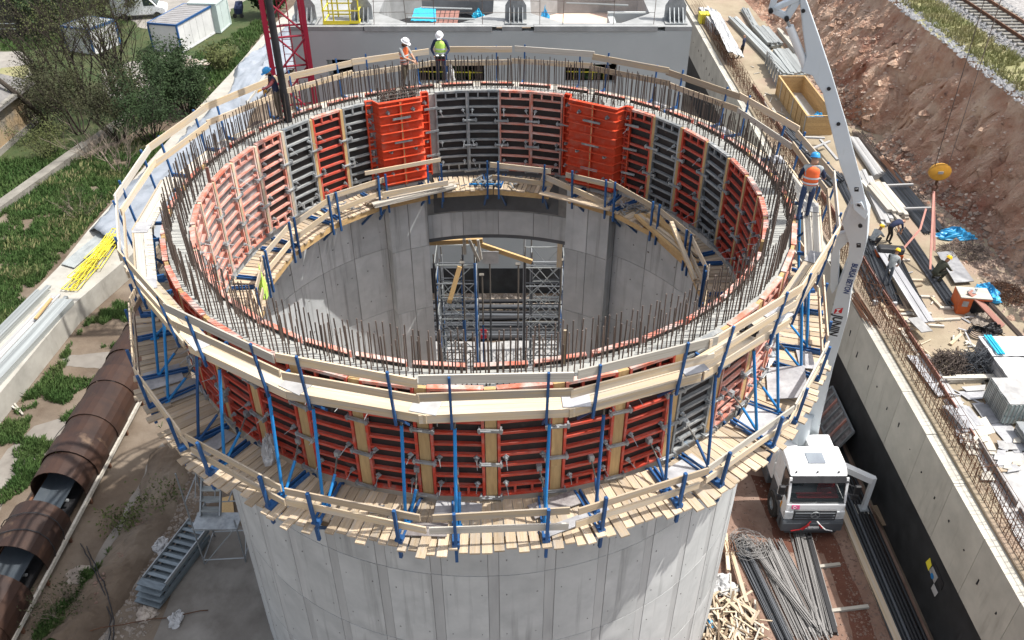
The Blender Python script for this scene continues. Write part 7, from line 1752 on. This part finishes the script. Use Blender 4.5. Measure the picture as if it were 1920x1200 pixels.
person('worker in blue helmet and maroon sleeves by the black hose, reaching left', at(526, 224, UZ), 122, dict(top='navy', arm='maroon', fore='maroon', leg='khaki'), dict(chest=(0, .05, 1.35), neck=(0, .10, 1.48), head=(0, .15, 1.57), crown=(0, .18, 1.66), shL=(-.19, .06, 1.41), shR=(.19, .06, 1.41), elL=(-.28, .26, 1.25), wrL=(-.30, .52, 1.20), elR=(.22, .10, 1.13), wrR=(.10, .28, 1.02)), 'hat_blue', None, 1.0, 'hook')
person('worker in orange vest and blue helmet seen from behind on the right walkway', at(1503, 414, UZ), -12, dict(top='greycl', arm='navy', fore='navy', leg='jeans'), dict(head=(0, .07, 1.59), crown=(0, .09, 1.685), elL=(-.26, .06, 1.16), wrL=(-.22, .26, 1.02), elR=(.30, .08, 1.18), wrR=(.34, .26, 1.08), anR=(.12, .16, .09), toR=(.13, .31, .045), knR=(.11, .13, .5), anL=(-.11, -.12, .09), toL=(-.12, .03, .045)), 'hat_blue', 'vest_or', 1.06)
person('bareheaded worker in dark shirt bending over beside the orange machine', at(1664, 456, Z), -80, dict(top='navy', arm='navy', fore='skin', leg='black'), dict(pelvis=(0, -.10, .92), spine=(0, .06, 1.06), chest=(0, .27, 1.14), neck=(0, .42, 1.16), head=(0, .52, 1.14), crown=(0, .61, 1.12), shL=(-.18, .34, 1.15), shR=(.18, .34, 1.15), elL=(-.2, .42, .88), wrL=(-.12, .46, .64), elR=(.2, .42, .88), wrR=(.12, .46, .64), hipL=(-.095, -.1, .88), hipR=(.095, -.1, .88)))
SQ = dict(pelvis=(0, -.10, .36), spine=(0, .02, .52), chest=(0, .16, .70), neck=(0, .25, .82), head=(0, .31, .90), crown=(0, .35, .99), shL=(-.18, .18, .77), shR=(.18, .18, .77), elL=(-.24, .36, .56), wrL=(-.12, .55, .45), elR=(.24, .36, .56), wrR=(.12, .55, .45), hipL=(-.1, -.10, .34), hipR=(.1, -.10, .34), knL=(-.19, .30, .50), knR=(.19, .30, .50), anL=(-.14, .0, .09), anR=(.14, .0, .09), toL=(-.15, .17, .045), toR=(.15, .17, .045))
person('squatting worker in striped top and yellow helmet beside the boom', at(1634, 462, Z), -60, dict(top='greycl', leg='black'), SQ, 'hat_yellow')
person('stooping worker in grey shirt and yellow helmet standing on the black bars', at(1660, 534, Z + .15), -40, dict(top='greycl', arm='greycl', fore='skin', leg='greyjeans'), dict(spine=(0, .06, 1.12), chest=(0, .17, 1.31), neck=(0, .27, 1.42), head=(0, .34, 1.50), crown=(0, .38, 1.59), shL=(-.19, .2, 1.36), shR=(.19, .2, 1.36), elL=(-.24, .28, 1.08), wrL=(-.16, .42, .88), elR=(.24, .28, 1.08), wrR=(.16, .42, .88)), 'hat_yellow')
person('squatting worker in dark clothes and yellow helmet working on the long bars', at(1752, 527, Z + .1), -70, dict(top='olivecl', leg='olivecl'), SQ, 'hat_yellow', None, 1.15)
person('small distant worker in dark clothes walking past the silver beams', at(1390, 110, Z), 60, dict(top='navy', leg='black'), dict(anL=(-.12, .2, .09), toL=(-.13, .35, .045), knL=(-.11, .16, .52)))
